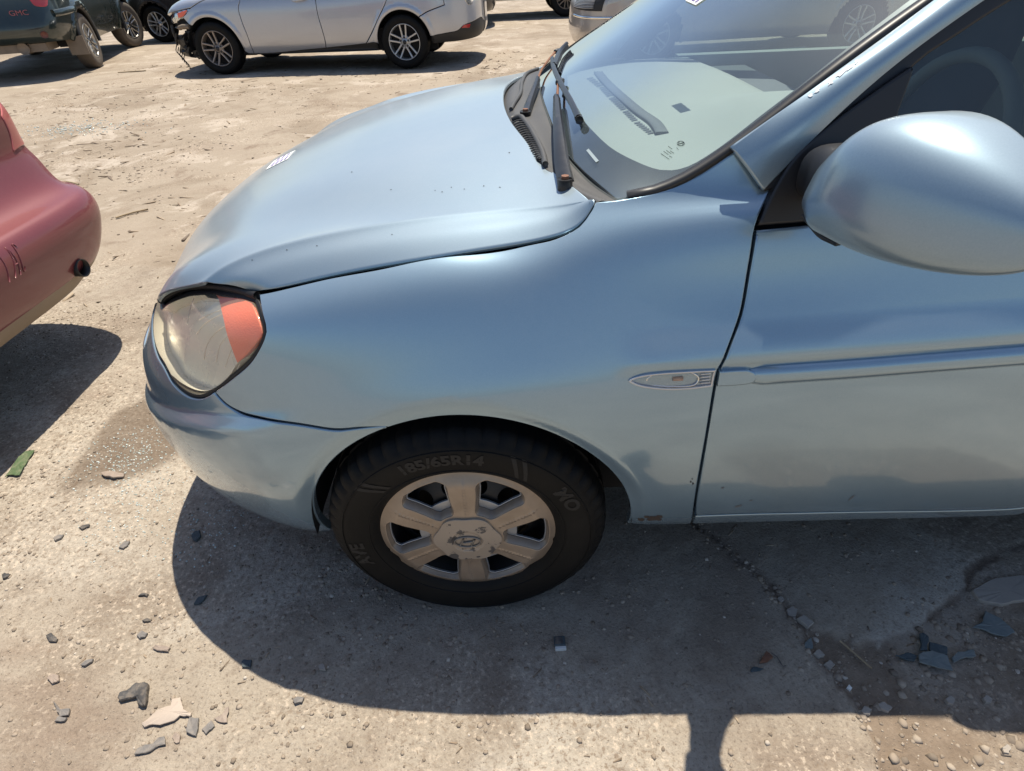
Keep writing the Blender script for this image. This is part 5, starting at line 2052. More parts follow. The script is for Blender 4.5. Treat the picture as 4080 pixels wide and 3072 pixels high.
M_REDP = paint('faded_red_paint', (0.155, 0.024, 0.028), (0.20, 0.036, 0.042), metal=0.12, rough=0.45, dust=(.33, .19, .165), dust_amt=0.10, fine=300, coat=.6)
M_CREAM = paint('pale_gold_paint', (0.46, 0.42, 0.38), (0.58, 0.54, 0.50), metal=0.6, rough=0.35, dust_amt=0.15, fine=300)
M_TRIM = simple_mat('dusty_dark_trim', (0.022, 0.021, 0.020), 0.6, var=.4, scale=6)
M_MUD = simple_mat('dried_mud_plastic', (0.24, 0.19, 0.14), 0.85, var=.35, scale=7)
M_DIRTYTYRE = simple_mat('dusty_tyre', (0.10, 0.082, 0.064), 0.85, var=.45, scale=9)
M_TINT = m_glass('tinted_window', (0.10, 0.12, 0.12), 0.05)


def greenhouse(parent, yc, xf, xr, zs, ys, qf, qr, xs, xe, mat_paint, body_name='roof'):
    """glass band and roof as one hull above the belt"""
    kx = [min(xf) - .2, xs, (xs + xe) / 2, xe, max(xr) + .2]
    h = Hull(kx, [[z] * 5 for z in zs], [[y] * 5 for y in ys], xf, [qf] * len(zs), xr, [qr] * len(zs), xs, xe, yc, .9, .9, np.arange(len(zs)) * .12)
    if h.nrm(np.array([h.Lm / 2]), np.array([.1]))[0][1] > 0:
        h.flip = -1.0
    both_sides('window_glass', h, -.9, h.Lm + .9, 60, 0, .245, 8, M_TINT, parent)
    both_sides(body_name, h, -.9, h.Lm + .9, 60, .24, h.vk[-1], 12, mat_paint, parent)
    for x in (xs + .15, (xs + xe) / 2, xe - .1):
        s = x - xs
        sv = np.linspace(0, .245, 8)
        for w in (1,):
            P = h.ev(np.full(8, s), sv) + np.array([0, -.006, 0])
            V, F = sweep(P, [(-.05, -.004), (-.05, .006), (.05, .006), (.05, -.004)], np.array([0, -1.0, .3]))
            mesh('window_pillar', V, F, mat_paint, parent)
            V2 = [(p[0], 2 * yc - p[1], p[2]) for p in V]
            mesh('window_pillar', V2, [f[::-1] for f in F], mat_paint, parent)
    return h


def saloon(name, loc, rz, label, mat, wheel_mat, group=None, wb=2.65, fo=.87, ro=1.02, yc=.885, tyre=.325, rim=.213, build=True, hz=(.66, .80, .86, .97, 1.0), tz=1.06, near_cut=True, arch_r=.365, dirty=None):
    e = empty(name, loc, rz, label, 'car', group)
    xk_ = [-fo, -fo + .25, -.2, .25, .6, wb * .55, wb - .1, wb + .45, wb + ro]
    b = [(.20, .20, .21, .23, .23, .23, .24, .27, .30), (.32, .31, .31, .32, .32, .32, .33, .36, .38), (.50, .50, .50, .51, .52, .53, .54, .56, .56), (.62, .64, .66, .68, .69, .70, .72, .73, .73),
         (.70, .745, .80, .825, .83, .84, .87, .88, .87), (.735, .80, .87, .895, .905, .915, .95, .96, .95), (.76, .83, .905, .945, .96, .965, .99, 1.01, .99), (.78, .86, .95, .99, 1.01, 1.02, 1.04, 1.04, 1.03), (.79, .875, .965, 1.0, 1.03, 1.03, 1.05, 1.05, 1.04)]
    ii_ = [(.07,) * 9, (.02,) * 9, (-.012, -.012, -.018, -.02, -.018, -.018, -.022, -.015, -.01), (-.01, -.012, -.02, -.022, -.02, -.02, -.024, -.015, -.01), (.0, .0, -.004, -.006, -.004, -.004, -.01, .0, .0), (.05, .045, .035, .028, .025, .025, .02, .03, .04),
           (.14, .13, .11, .09, .08, .08, .08, .09, .10), (.5,) * 9, (yc - .001,) * 9]
    xf = [-fo + .05, -fo, -fo, -fo + .01, -fo + .05, -fo + .1, -fo + .15, -fo + .2, -fo + .2]
    xr = [wb + ro - .06, wb + ro - .01, wb + ro, wb + ro, wb + ro - .02, wb + ro - .05, wb + ro - .08, wb + ro - .1, wb + ro - .12]
    h = Placed(xk_, b, ii_, xf, [3.4] * 9, xr, [4.2] * 9, -.1, wb + .35, yc, 1.1, 1.1, [0, .1, .28, .42, .57, .65, .72, .95, 1.3])
    setup(h, loc, rz)

    def disp(P):
        x, y, z = P[:, 0], P[:, 1], P[:, 2]
        near = sstep(.6, .3, y)
        d = 0
        for wx in (0, wb):
            r = np.hypot(x - wx, z - tyre)
            d = d + .012 * sstep(arch_r + .08, arch_r + .035, r) * sstep(arch_r - .01, arch_r + .03, r) * near
        return d
    h.disp = disp
    cut = lambda c: (np.hypot(c[:, 0], c[:, 2] - tyre) < arch_r) & ((c[:, 1] < .4) | (c[:, 1] > 2 * yc - .4)) | (np.hypot(c[:, 0] - wb, c[:, 2] - tyre) < arch_r) & ((c[:, 1] < .4) | (c[:, 1] > 2 * yc - .4))
    if build:
        both_sides('body_shell', h, -1.1, h.Lm + 1.1, 170, 0, 1.3, 56, mat, e, cut)
    V, F = boxvf((wb / 2, yc, .36), (wb + .5, 2 * yc - .2, .26))
    mesh('underbody', V, F, M_DARK, e, False)
    for wx in (0, wb):
        for yy in (.30, 2 * yc - .30):
            V, F = boxvf((wx, yy, .5), (.8, .04, .6)); mesh('inner_arch_wall', V, F, M_DARK, e, False)
        for q in (.005, 2 * yc - .295):
            V = [(wx + (arch_r + .02) * math.cos(a), yy, tyre + (arch_r + .02) * math.sin(a)) for a in np.linspace(-.05, math.pi + .05, 24) for yy in (q, q + .29)]
            mesh('wheel_arch_liner', V, grid_faces(24, 2), M_DARK, e)
    greenhouse(e, yc, [.55, .95, 1.35, 1.45, 1.5], [wb + .75, wb + .35, wb - .05, wb - .15, wb - .2], [.98, 1.22, 1.40, 1.46, 1.475], [.09, .17, .28, .5, yc - .001], 4.5, 4.5, 1.45, wb - .25, mat)
    for wx, wm in ((0, wheel_mat[0]), (wb, wheel_mat[1])):
        alloy(e, wx, -.0, tyre, rim, wm, 1, dirty=dirty, rot=.18 if wx == 0 else 0.0)
        alloy(e, wx, 2 * yc, tyre, rim, wm, -1, dirty=dirty)
    return e, h


# ---- silver saloon across the lane, front bumper gone
FL, FR = (-3.96, 8.256, 0.0), -0.0708
focus, FH = saloon('parked_car', FL, FR, 'silver saloon with its front bumper torn off and double spoke alloy wheels', M_SILVER, (M_DUSTY_ALLOY, M_SILVER_ALLOY), build=False, wb=2.648)
c2 = lambda X, Y: FH.px(352.4 + .17157 * X, .17157 * Y)
c3 = lambda X, Y: FH.px(704.8 + .17157 * X, .17157 * Y)
fz = lambda sv: FH.ev(np.array([sv[0]]), np.array([sv[1]]))[0]


def sv_arch(h, wx, zc, r, a0, a1, n=36):
    return [h.xz(wx + r * math.cos(a), zc + r * math.sin(a)) for a in np.linspace(a0, a1, n)]


AR = .362
vsill = c2(1150, 688)[1]
vhood = .66
fs1 = [c2(965, 2), c2(945, 80), c2(950, 140), c2(1000, 300), c2(1060, 450), c2(1150, 690)]
vup = np.array([fs1[0][0] - .02, .665])
fs1 = [vup] + fs1
lampL = [c2(345, 98), c2(300, 155), c2(245, 222)]
fe = [c2(245, 222), c2(330, 310), c2(392, 345)]
pe_ = fz(fe[-1]); a_l = math.atan2(pe_[2] - .325, pe_[0])
fender = outline(fs1, [fs1[-1], np.array([fs1[-1][0] - .05, vsill]), FH.xz(AR * math.cos(-.12), .325 + AR * math.sin(-.12))], sv_arch(FH, 0, .325, AR, -.12, a_l), [sv_arch(FH, 0, .325, AR, a_l, a_l + .01, 2)[0], fe[1], fe[0]],
                 lampL[::-1], [lampL[0], np.array([lampL[0][0] + .25, .655]), vup], step=.03)
panel('front_wing', FH, fender, M_SILVER, focus, res=.022, gap=.004, edge=.006, lip=.03, soft=.005)
hoodf = outline([np.array([-1.05, .50]), np.array([-.8, .55]), lampL[0]], [lampL[0], np.array([lampL[0][0] + .25, .655]), vup, np.array([vup[0] + .2, .70])], [np.array([vup[0] + .2, .70]), np.array([vup[0] + .2, 1.299])], [np.array([vup[0] + .2, 1.299]), np.array([-1.05, 1.299])], [np.array([-1.05, 1.299]), np.array([-1.05, .50])], step=.05)
panel('bonnet', FH, hoodf, M_SILVER, focus, res=.06, gap=.004, edge=.006, lip=.03)
s2 = [c2(1915, 2), c2(1950, 200), c2(2000, 370), c2(2040, 520), c2(2052, 605)]
s2 = [np.array([s2[0][0] - .02, .71])] + s2
bot = [c2(2052, 605), c2(1800, 628), c2(1400, 667), c2(1150, 690)]
d1 = outline(fs1, bot[::-1], s2[::-1], [s2[0], vup], step=.03)
panel('front_door', FH, d1, M_SILVER, focus, res=.04, gap=.004, edge=.006, lip=.03)
s3 = [c3(755, 2), c3(720, 90), c3(640, 260), c3(570, 420), c3(503, 550)]
s3 = [np.array([s3[0][0] + .05, .71])] + s3
d2 = outline(s2, [s2[-1], c3(250, 578), s3[-1]], s3[::-1], [s3[0], s2[0]], step=.03)
panel('rear_door', FH, d2, M_SILVER, focus, res=.04, gap=.004, edge=.006, lip=.03)
rsm = [c3(1175, 205), c3(1270, 148), c3(1400, 95), c3(1488, 62)]
ra = fz(rsm[0]); a_r = math.atan2(ra[2] - .325, ra[0] - 2.648)
low_l = FH.xz(2.648 + AR * math.cos(math.pi + .05), .325 + AR * math.sin(math.pi + .05))
q_loop = outline(s3, [s3[-1], c3(640, 538), low_l], sv_arch(FH, 2.648, .325, AR, math.pi + .05, a_r), rsm, [rsm[-1], c3(1480, 0) + np.array([0, .02]), np.array([c3(1480, 0)[0] + .3, .70])], [np.array([c3(1480, 0)[0] + .3, .70]), s3[0]], step=.03)
panel('rear_wing', FH, q_loop, M_SILVER, focus, res=.022, gap=.004, edge=.006, lip=.03)
blow = [c3(1322, 455), c3(1500, 420), c3(1655, 385), c3(1725, 325), c3(1850, 270), c3(1930, 225)]
bl = fz(blow[0]); a_b = math.atan2(bl[2] - .325, bl[0] - 2.648)
smax = FH.Lm + 1.1
b_loop = outline(rsm, [rsm[-1], c3(1480, 0) + np.array([0, .02]), np.array([c3(1480, 0)[0] + .3, .58]), np.array([smax, .58])], [np.array([smax, .58]), np.array([smax, .20])], [np.array([smax, .20]), blow[-1] + np.array([.08, .0]), blow[-1]] + blow[-2::-1], sv_arch(FH, 2.648, .325, AR, a_b, a_r), step=.03)
panel('rear_bumper', FH, b_loop, M_SILVER, focus, res=.04, gap=.004, edge=.006, lip=.03)
dif = outline([np.array([smax, .198]), blow[-1] + np.array([.08, -.004])] + blow[::-1], [blow[0], FH.xz(2.648 + .37, .31), np.array([blow[0][0] + .3, .02]), np.array([smax, .02])], [np.array([smax, .02]), np.array([smax, .198])], step=.03)
panel('lower_valance', FH, dif, M_TRIM, focus, res=.05, gap=.0, edge=.006, lip=.03, off=-.008)
rf_ = outline([c3(1702, 352), c3(1732, 312)], [c3(1732, 312), c3(1815, 298)], [c3(1815, 298), c3(1805, 345)], [c3(1805, 345), c3(1702, 352)], step=.02)
panel('bumper_reflector', FH, rf_, M_RED, focus, res=.02, gap=0, edge=.003, lip=.01, off=.003)
tl = outline([c3(1740, 2), c3(1785, 66)], [c3(1785, 66), c3(1832, 58), c3(1855, 2)], [c3(1855, 2), c3(1855, 2) + (0, .1), c3(1740, 2) + (0, .1)], [c3(1740, 2) + (0, .1), c3(1740, 2)], step=.02)
panel('tail_lamp', FH, tl, M_CLEAR, focus, res=.03, gap=0, edge=.004, lip=.01, off=.006)
panel('tail_lamp_bowl', FH, tl, M_CHROME, focus, res=.03, gap=0.004, edge=.004, lip=.01, off=.002)
sl_ = outline([c2(1045, 697), c2(1150, 692), c2(1400, 669), c2(2052, 607), c3(503, 552), c3(640, 540)], [c3(640, 540), c3(640, 540) + (0, -.13)], [c3(640, 540) + (0, -.13), c2(1045, 697) + (0, -.14)], [c2(1045, 697) + (0, -.14), c2(1045, 697)], step=.04)
panel('sill_panel', FH, sl_, M_TRIM, focus, res=.06, gap=0, edge=.004, lip=.03, off=-.012)
# headlamp with its amber corner, torn brackets where the bumper was
hl_ = outline([c2(100, 205), c2(135, 152), c2(220, 118), c2(342, 99)], [c2(342, 99), c2(300, 158), c2(243, 224)], [c2(243, 224), c2(180, 262), c2(115, 290), c2(95, 250), c2(100, 205)], step=.02)
panel('headlight_lens', FH, hl_, M_CLEAR, focus, res=.03, gap=0, edge=.004, lip=.02)
panel('headlight_bowl', OffS(FH, lambda s, v: -.03 + .012 * np.sin(s * 70)), hl_, M_CHROME, focus, res=.02, gap=.004, edge=.004, lip=.01)
am_ = outline([c2(180, 168), c2(240, 146), c2(302, 128)], [c2(302, 128), c2(270, 180), c2(240, 212)], [c2(240, 212), c2(192, 228)], [c2(192, 228), c2(180, 168)], step=.015)
panel('amber_reflector', FH, am_, M_AMBER, focus, res=.02, gap=0, edge=.003, lip=.01, off=.004)
gtr = np.random.default_rng(17)
bk_ = []
for (X, Y, dx, dy, dep) in ((130, 330, 110, 40, .02), (160, 430, 120, 120, .0), (200, 520, 110, 160, .02), (230, 600, 120, 120, -.01), (300, 480, 120, 200, .06), (330, 650, 140, 110, .03), (390, 560, 70, 220, .05), (250, 400, 130, 110, .07)):
    q = [fz(FH.px(352.4 + .17157 * (X + a * dx), .17157 * (Y + b * dy))) + np.array([gtr.normal(0, .012), dep + gtr.normal(0, .02), gtr.normal(0, .012)]) for a, b in ((0, 0), (.6, -.1), (1, .1), (.9, .6), (1, 1), (.4, 1.05), (0, .8), (.1, .4))]
    c = np.mean(q, 0) + np.array([0, -.02, 0])
    V = [c] + q + [p + np.array([.02, .05, 0]) for p in q]
    F = [(0, i + 1, (i + 1) % 8 + 1) for i in range(8)] + [(i + 1, i + 9, (i + 1) % 8 + 9, (i + 1) % 8 + 1) for i in range(8)]
    mesh('torn_bumper_mount', V, F, M_BLACK, focus, False)
for (X, Y, X2, Y2, w) in ((215, 350, 330, 330, .03), (120, 320, 170, 480, .02), (175, 420, 190, 560, .016)):
    a, b = fz(c2(X, Y)) + (0, -.02, 0), fz(c2(X2, Y2)) + (0, -.02, 0)
    V, F = tube(catmull(np.array([a, (a + b) / 2 + (0.01, -.03, .01), b]), step=.03), w, 7)
    mesh('bumper_bracket', V, F, M_MUD if w == .03 else M_TRIM, focus)
for k in range(5):
    p = fz(c2(185 + 25 * k, 560 + 28 * k)) + np.array([0, -.03, 0])
    V, F = tube(catmull(np.array([p, p + (-.03, -.02, -.08), p + (.01, -.01, -.13), p + (.02, -.02, -.19)]), step=.03), .006, 5)
    mesh('hanging_wire', V, F, M_BLACK, focus)
# door handle
hA = fz(c2(1625, 8)); V, F = tube(catmull(np.array([hA + (0, .0, .01), hA + (.04, -.035, 0), hA + (.16, -.035, .012), hA + (.20, 0, .02)]), step=.03), .014, 8)
mesh('door_handle', V, F, M_SILVER, focus)
# rest of the silver car: its far side
cutF = lambda c: (np.hypot(c[:, 0], c[:, 2] - .325) < AR) & (c[:, 1] < .4) | (np.hypot(c[:, 0] - 2.648, c[:, 2] - .325) < AR) & (c[:, 1] < .4)
both_sides('far_side_panels', FH, -1.1, smax, 120, 0, 1.3, 40, M_SILVER, focus, cutF, far_only=True)
gsf, gvf = np.meshgrid(np.linspace(-1.1, smax, 120), np.linspace(0.02, 1.3, 30), indexing='ij')
Pf, Nf = FH.full(gsf.ravel(), gvf.ravel())
Pi = Pf - Nf * .05
cF = np.array(grid_faces(120, 30)); cc = Pi[cF].mean(1)
kp = ~((np.hypot(cc[:, 0], cc[:, 2] - .325) < AR + .04) | (np.hypot(cc[:, 0] - 2.648, cc[:, 2] - .325) < AR + .04))
kp &= ~((cc[:, 0] < -.25) & (cc[:, 2] < .62))
mesh('inner_body', Pi, [tuple(f) for f, k in zip(cF, kp) if k], M_DARK, focus)

# ---- dark hatch half hidden behind it, facing the same way
navy, NH = saloon('parked_car', (-7.05, 12.75, 0), -0.12, 'dark grey car mostly hidden behind the nose of the silver saloon', M_NAVY, (M_SILVER_ALLOY, M_SILVER_ALLOY), wb=2.6)
# ---- black car behind the tail of the silver saloon
blk, BH = saloon('parked_car', (-3.6, 12.6, 0), 0.02, 'black car with a rounded bumper showing past the silver saloon tail', M_BLACKP, (M_SILVER_ALLOY, M_SILVER_ALLOY), wb=2.55, ro=.90)


# ---- tall sport utility bodies
def suv(name, loc, rz, label, mat, wheel_mat, wb=2.87, fo=.95, ro=1.02, yc=.93, tyre=.375, rim=.225, mirror=False, dirty=None, steer=0.0):
    e = empty(name, loc, rz, label, 'car')
    xk_ = [-fo, -fo + .3, 0, .7, wb * .6, wb, wb + .5, wb + ro]
    b = [(.36, .36, .36, .36, .36, .38, .44, .46), (.50, .50, .50, .48, .48, .50, .52, .53), (.66, .66, .66, .65, .65, .66, .66, .66), (.78, .80, .82, .83, .83, .83, .82, .80), (.92, .95, .98, 1.0, 1.02, 1.03, 1.03, 1.02), (.98, 1.02, 1.06, 1.10, 1.12, 1.13, 1.14, 1.13), (1.0, 1.06, 1.10, 1.14, 1.16, 1.17, 1.18, 1.18), (1.02, 1.08, 1.12, 1.16, 1.17, 1.18, 1.19, 1.19)]
    ii_ = [(.08,) * 8, (.03,) * 8, (-.01,) * 8, (-.02,) * 8, (-.015,) * 8, (.0,) * 8, (.08,) * 8, (yc - .001,) * 8]
    xf = [-fo + .05, -fo, -fo - .02, -fo, -fo + .02, -fo + .05, -fo + .1, -fo + .1]
    xr = [wb + ro - .10, wb + ro - .02, wb + ro, wb + ro - .05, wb + ro - .09, wb + ro - .09, wb + ro - .10, wb + ro - .12]
    h = Placed(xk_, b, ii_, xf, [4.5] * 8, xr, [8.0] * 8, -.1, wb + .3, yc, 1.1, 1.1, [0, .13, .28, .42, .60, .72, .80, 1.2])
    setup(h, loc, rz, mirror)
    ar = tyre + .075
    h.disp = lambda P: sum(.035 * sstep(ar + .11, ar + .07, np.hypot(P[:, 0] - wx, P[:, 2] - tyre)) * sstep(ar - .03, ar + .02, np.hypot(P[:, 0] - wx, P[:, 2] - tyre)) * sstep(.5, .3, P[:, 1]) for wx in (0, wb))
    cut = lambda c: ((np.hypot(c[:, 0], c[:, 2] - tyre) < ar) | (np.hypot(c[:, 0] - wb, c[:, 2] - tyre) < ar)) & ((c[:, 1] < .4) | (c[:, 1] > 2 * yc - .4))
    both_sides('body_shell', h, -1.1, h.Lm + 1.1, 150, 0, 1.2, 40, mat, e, cut)
    greenhouse(e, yc, [.45, .75, 1.05, 1.15, 1.2], [wb + ro - .12, wb + ro - .2, wb + ro - .28, wb + ro - .35, wb + ro - .4], [1.16, 1.42, 1.66, 1.76, 1.79], [.09, .14, .22, .4, yc - .001], 5, 8, 1.3, wb + .3, mat)
    V, F = boxvf((wb / 2, yc, .50), (wb + .8, 2 * yc - .2, .26)); mesh('underbody', V, F, M_DARK, e, False)
    for wx in (0, wb):
        V, F = boxvf((wx, yc, .6), (.9, 1.15, .5)); mesh('inner_arch_wall', V, F, M_DARK, e, False)
        for q in (.005, 2 * yc - .295):
            V = [(wx + (ar + .02) * math.cos(a), yy, tyre + (ar + .02) * math.sin(a)) for a in np.linspace(-.05, math.pi + .05, 24) for yy in (q, q + .29)]
            mesh('wheel_arch_liner', V, grid_faces(24, 2), M_DARK, e)
        st = steer if wx == 0 else 0
        alloy(e, wx, -.01, tyre, rim, wheel_mat, 1, 6, rz=st, dirty=dirty)
        alloy(e, wx, 2 * yc + .01, tyre, rim, wheel_mat, -1, 6, rz=st, dirty=dirty)
    return e, h


# green one, seen from behind, wheels turned
hd = np.array([-.30, .954]); hd /= np.linalg.norm(hd)
gx = -hd
grz = math.atan2(gx[1], gx[0])
ly = np.array([-gx[1], gx[0]])
rear_c = np.array([-6.50, 9.55]) - ly * (2 * .93 + .01)          # local y=0 side, rear axle
gorg = rear_c - gx * 2.87
M_CHROMED = simple_mat('dull_chrome_wheel', (.50, .48, .44), .3, .8, var=.3)
gre, GRH = suv('parked_suv', (gorg[0], gorg[1], 0), grz, 'dark green dusty sport utility vehicle seen from behind, front wheels turned', M_GREEN, M_CHROMED, mirror=True, dirty=M_DIRTYTYRE, steer=-.42)
# black one beyond, only its sill and wheel in the frame
bs, BSH = suv('parked_suv', (-1.55, 14.4, 0), .02, 'black sport utility vehicle at the far side, top cut by the frame', M_BLACKP, M_MUD, wb=2.95, dirty=M_TYRE)
# ---- faded red car on the left: its rear corner
RYC = .87
rxk = [-.9, -.3, .6, 1.4, 2.2, 2.75, 3.3, 3.75]
rb = [(.20, .21, .22, .23, .24, .25, .25, .25), (.33, .33, .33, .33, .34, .34, .33, .33), (.44, .45, .46, .47, .47, .45, .425, .42), (.53, .55, .57, .59, .59, .575, .555, .55), (.55, .58, .60, .62, .62, .60, .575, .57), (.57, .60, .63, .65, .65, .62, .588, .582), (.60, .66, .70, .73, .73, .71, .70, .69), (.62, .69, .74, .77, .77, .75, .735, .73),
      (.66, .76, .83, .86, .88, .86, .84, .83), (.70, .84, .90, .93, .95, .96, .95, .94), (.72, .88, .96, .98, 1.0, 1.02, 1.0, .995), (.74, .90, .98, 1.0, 1.01, 1.03, 1.01, 1.0)]
c8 = lambda a, b=None: (a, a, a, a, a, b or a, b or a, b or a)
rin = [c8(.10), c8(.03), c8(-.01, -.015), c8(-.01, -.018), c8(0, -.008), c8(.005, .012), c8(.015, .04), c8(.03, .05), c8(.05, .055), c8(.10, .09), c8(.4), c8(RYC - .001)]
rxf = [-.9] * 12
rxr = [3.58, 3.66, 3.70, 3.70, 3.685, 3.65, 3.555, 3.545, 3.55, 3.53, 3.46, 3.44]
RLOC = (-5.225, -.09, .02)
RZR = -.02
red = empty('parked_car', RLOC, RZR, 'faded red saloon showing its rear bumper, scuffed paint and tailpipe', 'car')
RH = Placed(rxk, rb, rin, rxf, [3.5] * 12, rxr, [8, 8, 8.5, 10, 10, 11, 16, 16, 16, 14, 10, 8], -.1, 3.15, RYC, 1.1, .95, [0, .10, .20, .325, .35, .39, .59, .64, .75, .88, 1.12, 1.47])
setup(RH, RLOC, RZR, mirror=True)
both_sides('body_shell', RH, -1.1, RH.Lm + .95, 240, .105, 1.47, 110, M_REDP, red, lambda c: (np.hypot(c[:, 0], c[:, 2] - .31) < .36) | (np.hypot(c[:, 0] - 2.7, c[:, 2] - .31) < .36))
M_VAL = simple_mat('dusty_beige_valance', (.30, .235, .175), .8, var=.2, scale=5)
both_sides('lower_valance', RH, RH.Lm - .1, RH.Lm + .95, 60, .0, .106, 8, M_VAL, red)
both_sides('sill_panel', RH, -1.0999, RH.Lm - .1, 60, .0, .106, 6, M_TRIM, red, lambda c: (np.hypot(c[:, 0], c[:, 2] - .31) < .36) | (np.hypot(c[:, 0] - 2.7, c[:, 2] - .31) < .36))
greenhouse(red, RYC, [.5, .9, 1.25, 1.35, 1.4], [3.25, 2.85, 2.5, 2.4, 2.35], [.98, 1.2, 1.36, 1.41, 1.42], [.09, .17, .27, .5, RYC - .001], 4.5, 4.5, 1.35, 2.2, M_REDP)
V, F = boxvf((1.35, RYC, .36), (3.2, 2 * RYC - .2, .26)); mesh('underbody', V, F, M_DARK, red, False)
for wx in (0, 2.7):
    V, F = boxvf((wx, RYC, .5), (.8, 1.1, .45)); mesh('inner_arch_wall', V, F, M_DARK, red, False)
    alloy(red, wx, 0, .31, .2, M_DUSTY_ALLOY, 1); alloy(red, wx, 2 * RYC, .31, .2, M_DUSTY_ALLOY, -1)
RMIR = lambda o: o


def rp(x, y):
    for k in range(40):
        try:
            return RH.px(x - k, y + k * .5)
        except ValueError:
            pass
    print('red miss', x, y)
    return np.array([RH.Lm + .5, .6])


class MirSurf(Surf):
    """the hull's other flank"""
    def __init__(self, h):
        self.h = h; self.flip = -h.flip

    def ev(self, s, v):
        P = self.h.ev(s, v).copy(); P[:, 1] = 2 * self.h.yc - P[:, 1]
        return P


RS = MirSurf(RH)
lampR = outline([rp(1, 208), rp(28, 222), rp(56, 256)], [rp(56, 256), rp(59, 298), rp(54, 312)], [rp(54, 312), rp(40, 320), rp(28, 330)], [rp(28, 330), rp(20, 290), rp(1, 250)], [rp(1, 250), rp(1, 208)], step=.015)
M_FADEDRED = simple_mat('sun_bleached_lamp', (.42, .10, .09), .4, var=.25, scale=10, coat=.5)
if abs(area2(lampR)) > .004: panel('tail_lamp', RS, lampR, M_FADEDRED, red, res=.015, gap=.002, edge=.004, lip=.02, off=.004)
# exhaust tip and the letters pressed into the bumper
_e = rp(166, 552)
exl = RS.ev(np.array([_e[0]]), np.array([_e[1]]))[0] + np.array([.02, .0, -.05])
V, F = [], []
for k, (dx, rr_) in enumerate(((-.30, .030), (-.02, .031), (.0, .033), (.0, .029), (-.05, .028))):
    for a in np.linspace(0, 2 * np.pi, 24, endpoint=False):
        V.append((exl[0] + dx - .02, exl[1] + rr_ * math.cos(a), exl[2] + rr_ * math.sin(a)))
V_, F_ = V, grid_faces(5, 24, False, True) + [tuple(range(96, 120))]
mesh('exhaust_tip', V_, F_, M_STEEL, red)
STROKES = {'P': [[(0, 0), (0, 1), (.45, 1), (.6, .88), (.6, .62), (.45, .5), (0, .5)]], 'O': [[(.3, 0), (.08, .15), (0, .5), (.08, .85), (.3, 1), (.52, .85), (.6, .5), (.52, .15), (.3, 0)]],
           'N': [[(0, 0), (0, 1), (.6, 0), (.6, 1)]], 'T': [[(0, 1), (.6, 1)], [(.3, 1), (.3, 0)]], 'I': [[(.1, 0), (.1, 1)]], 'A': [[(0, 0), (.33, 1), (.66, 0)], [(.13, .38), (.53, .38)]],
           'C': [[(.6, .85), (.45, .97), (.25, .97), (.06, .8), (0, .5), (.06, .2), (.25, .03), (.45, .03), (.6, .15)]]}
cC = rp(46, 566)
Y_C = RH.ev(np.array([cC[0]]), np.array([cC[1]]))[0]
ss = np.linspace(RH.Lm, RH.Lm + .95, 600)
PP = RH.ev(ss, np.full(600, cC[1]))              # flank nearest y = 0; mirrored for the visible side
yC = 2 * RYC - Y_C[1]


def on_tail(yl, dv):
    yn = 2 * RYC - yl if yl > RYC else yl
    s_ = np.array([np.interp(yn, PP[:, 1], ss)])
    o = RH.ev(s_, np.array([cC[1] + dv]))[0]
    n_ = RH.nrm(s_, np.array([cC[1] + dv]))[0]
    o = o + n_ * .0005
    return np.array([o[0], 2 * RYC - o[1] if yl > RYC else o[1], o[2]])


xo = .045
LT = {}
for ch in 'CAITNOP':
    wd = .22 if ch == 'I' else .66
    xo -= wd * .095 + .035
    for st in STROKES[ch]:
        q = np.array(st) * (.095, .085)
        q = np.concatenate([q[i] + (q[i + 1] - q[i]) * np.linspace(0, 1, 6)[:, None] for i in range(len(q) - 1)])
        pts_ = [on_tail(yC + xo + a, b - .03) for a, b in q]
        pts_ = [p for i, p in enumerate(pts_) if i == 0 or np.linalg.norm(p - pts_[i - 1]) > 1e-5]
        LT.setdefault(ch, []).append(tube(pts_, .0024, 5))
for ch, t in LT.items():
    mesh('pressed_letter', *join(*t), M_REDP, red)
M_REDSH = simple_mat('pressed_letter_red', (.235, .042, .047), .6, var=.1)
# torn paint on the shoulder
M_BARE = simple_mat('bare_scuffed_plastic', (.55, .40, .36), .7, var=.2, scale=60)
for lp in ([(80, 225), (88, 213), (100, 205), (110, 206), (118, 199), (131, 190), (127, 203), (113, 211), (99, 211), (90, 218)], [(78, 245), (86, 238), (92, 228), (90, 240), (96, 252), (88, 250)]):
    pass


# ---- light saloon nose behind the windscreen, chrome wrapped bumper
mer, MH = saloon('parked_car', (1.95, 7.62, 0), .10, 'pale gold car with mesh grille and chrome bumper strip behind the windscreen', M_CREAM, (M_SILVER_ALLOY, M_SILVER_ALLOY), wb=2.75, fo=.88)
mp_ = MH.px
gr_ = outline([np.array([-1.09, .30]), np.array([-.62, .31]), np.array([-.60, .52]), np.array([-1.09, .54])], step=.03)
gr_ = outline([np.array([-1.09, .40]), np.array([-.56, .38])], [np.array([-.56, .38]), np.array([-.53, .66])], [np.array([-.53, .66]), np.array([-1.09, .68])], [np.array([-1.09, .68]), np.array([-1.09, .40])], step=.03)
panel('grille_surround', MH, gr_, M_TRIM, mer, res=.04, gap=0, edge=.006, lip=.02, off=.012)
for k in range(9):
    sv = np.stack([np.linspace(-1.09, -.68, 20), np.full(20, .425 + .022 * k)], 1)
    P = MH.ev(sv[:, 0], sv[:, 1]) + MH.nrm(sv[:, 0], sv[:, 1]) * .016
    V, F = tube(P, .005, 5); mesh('grille_bar', V, F, M_SILVER_ALLOY, mer)
hl2 = outline([np.array([-.50, .45]), np.array([-.27, .50])], [np.array([-.27, .50]), np.array([-.25, .62])], [np.array([-.25, .62]), np.array([-.48, .63])], [np.array([-.48, .63]), np.array([-.50, .45])], step=.02)
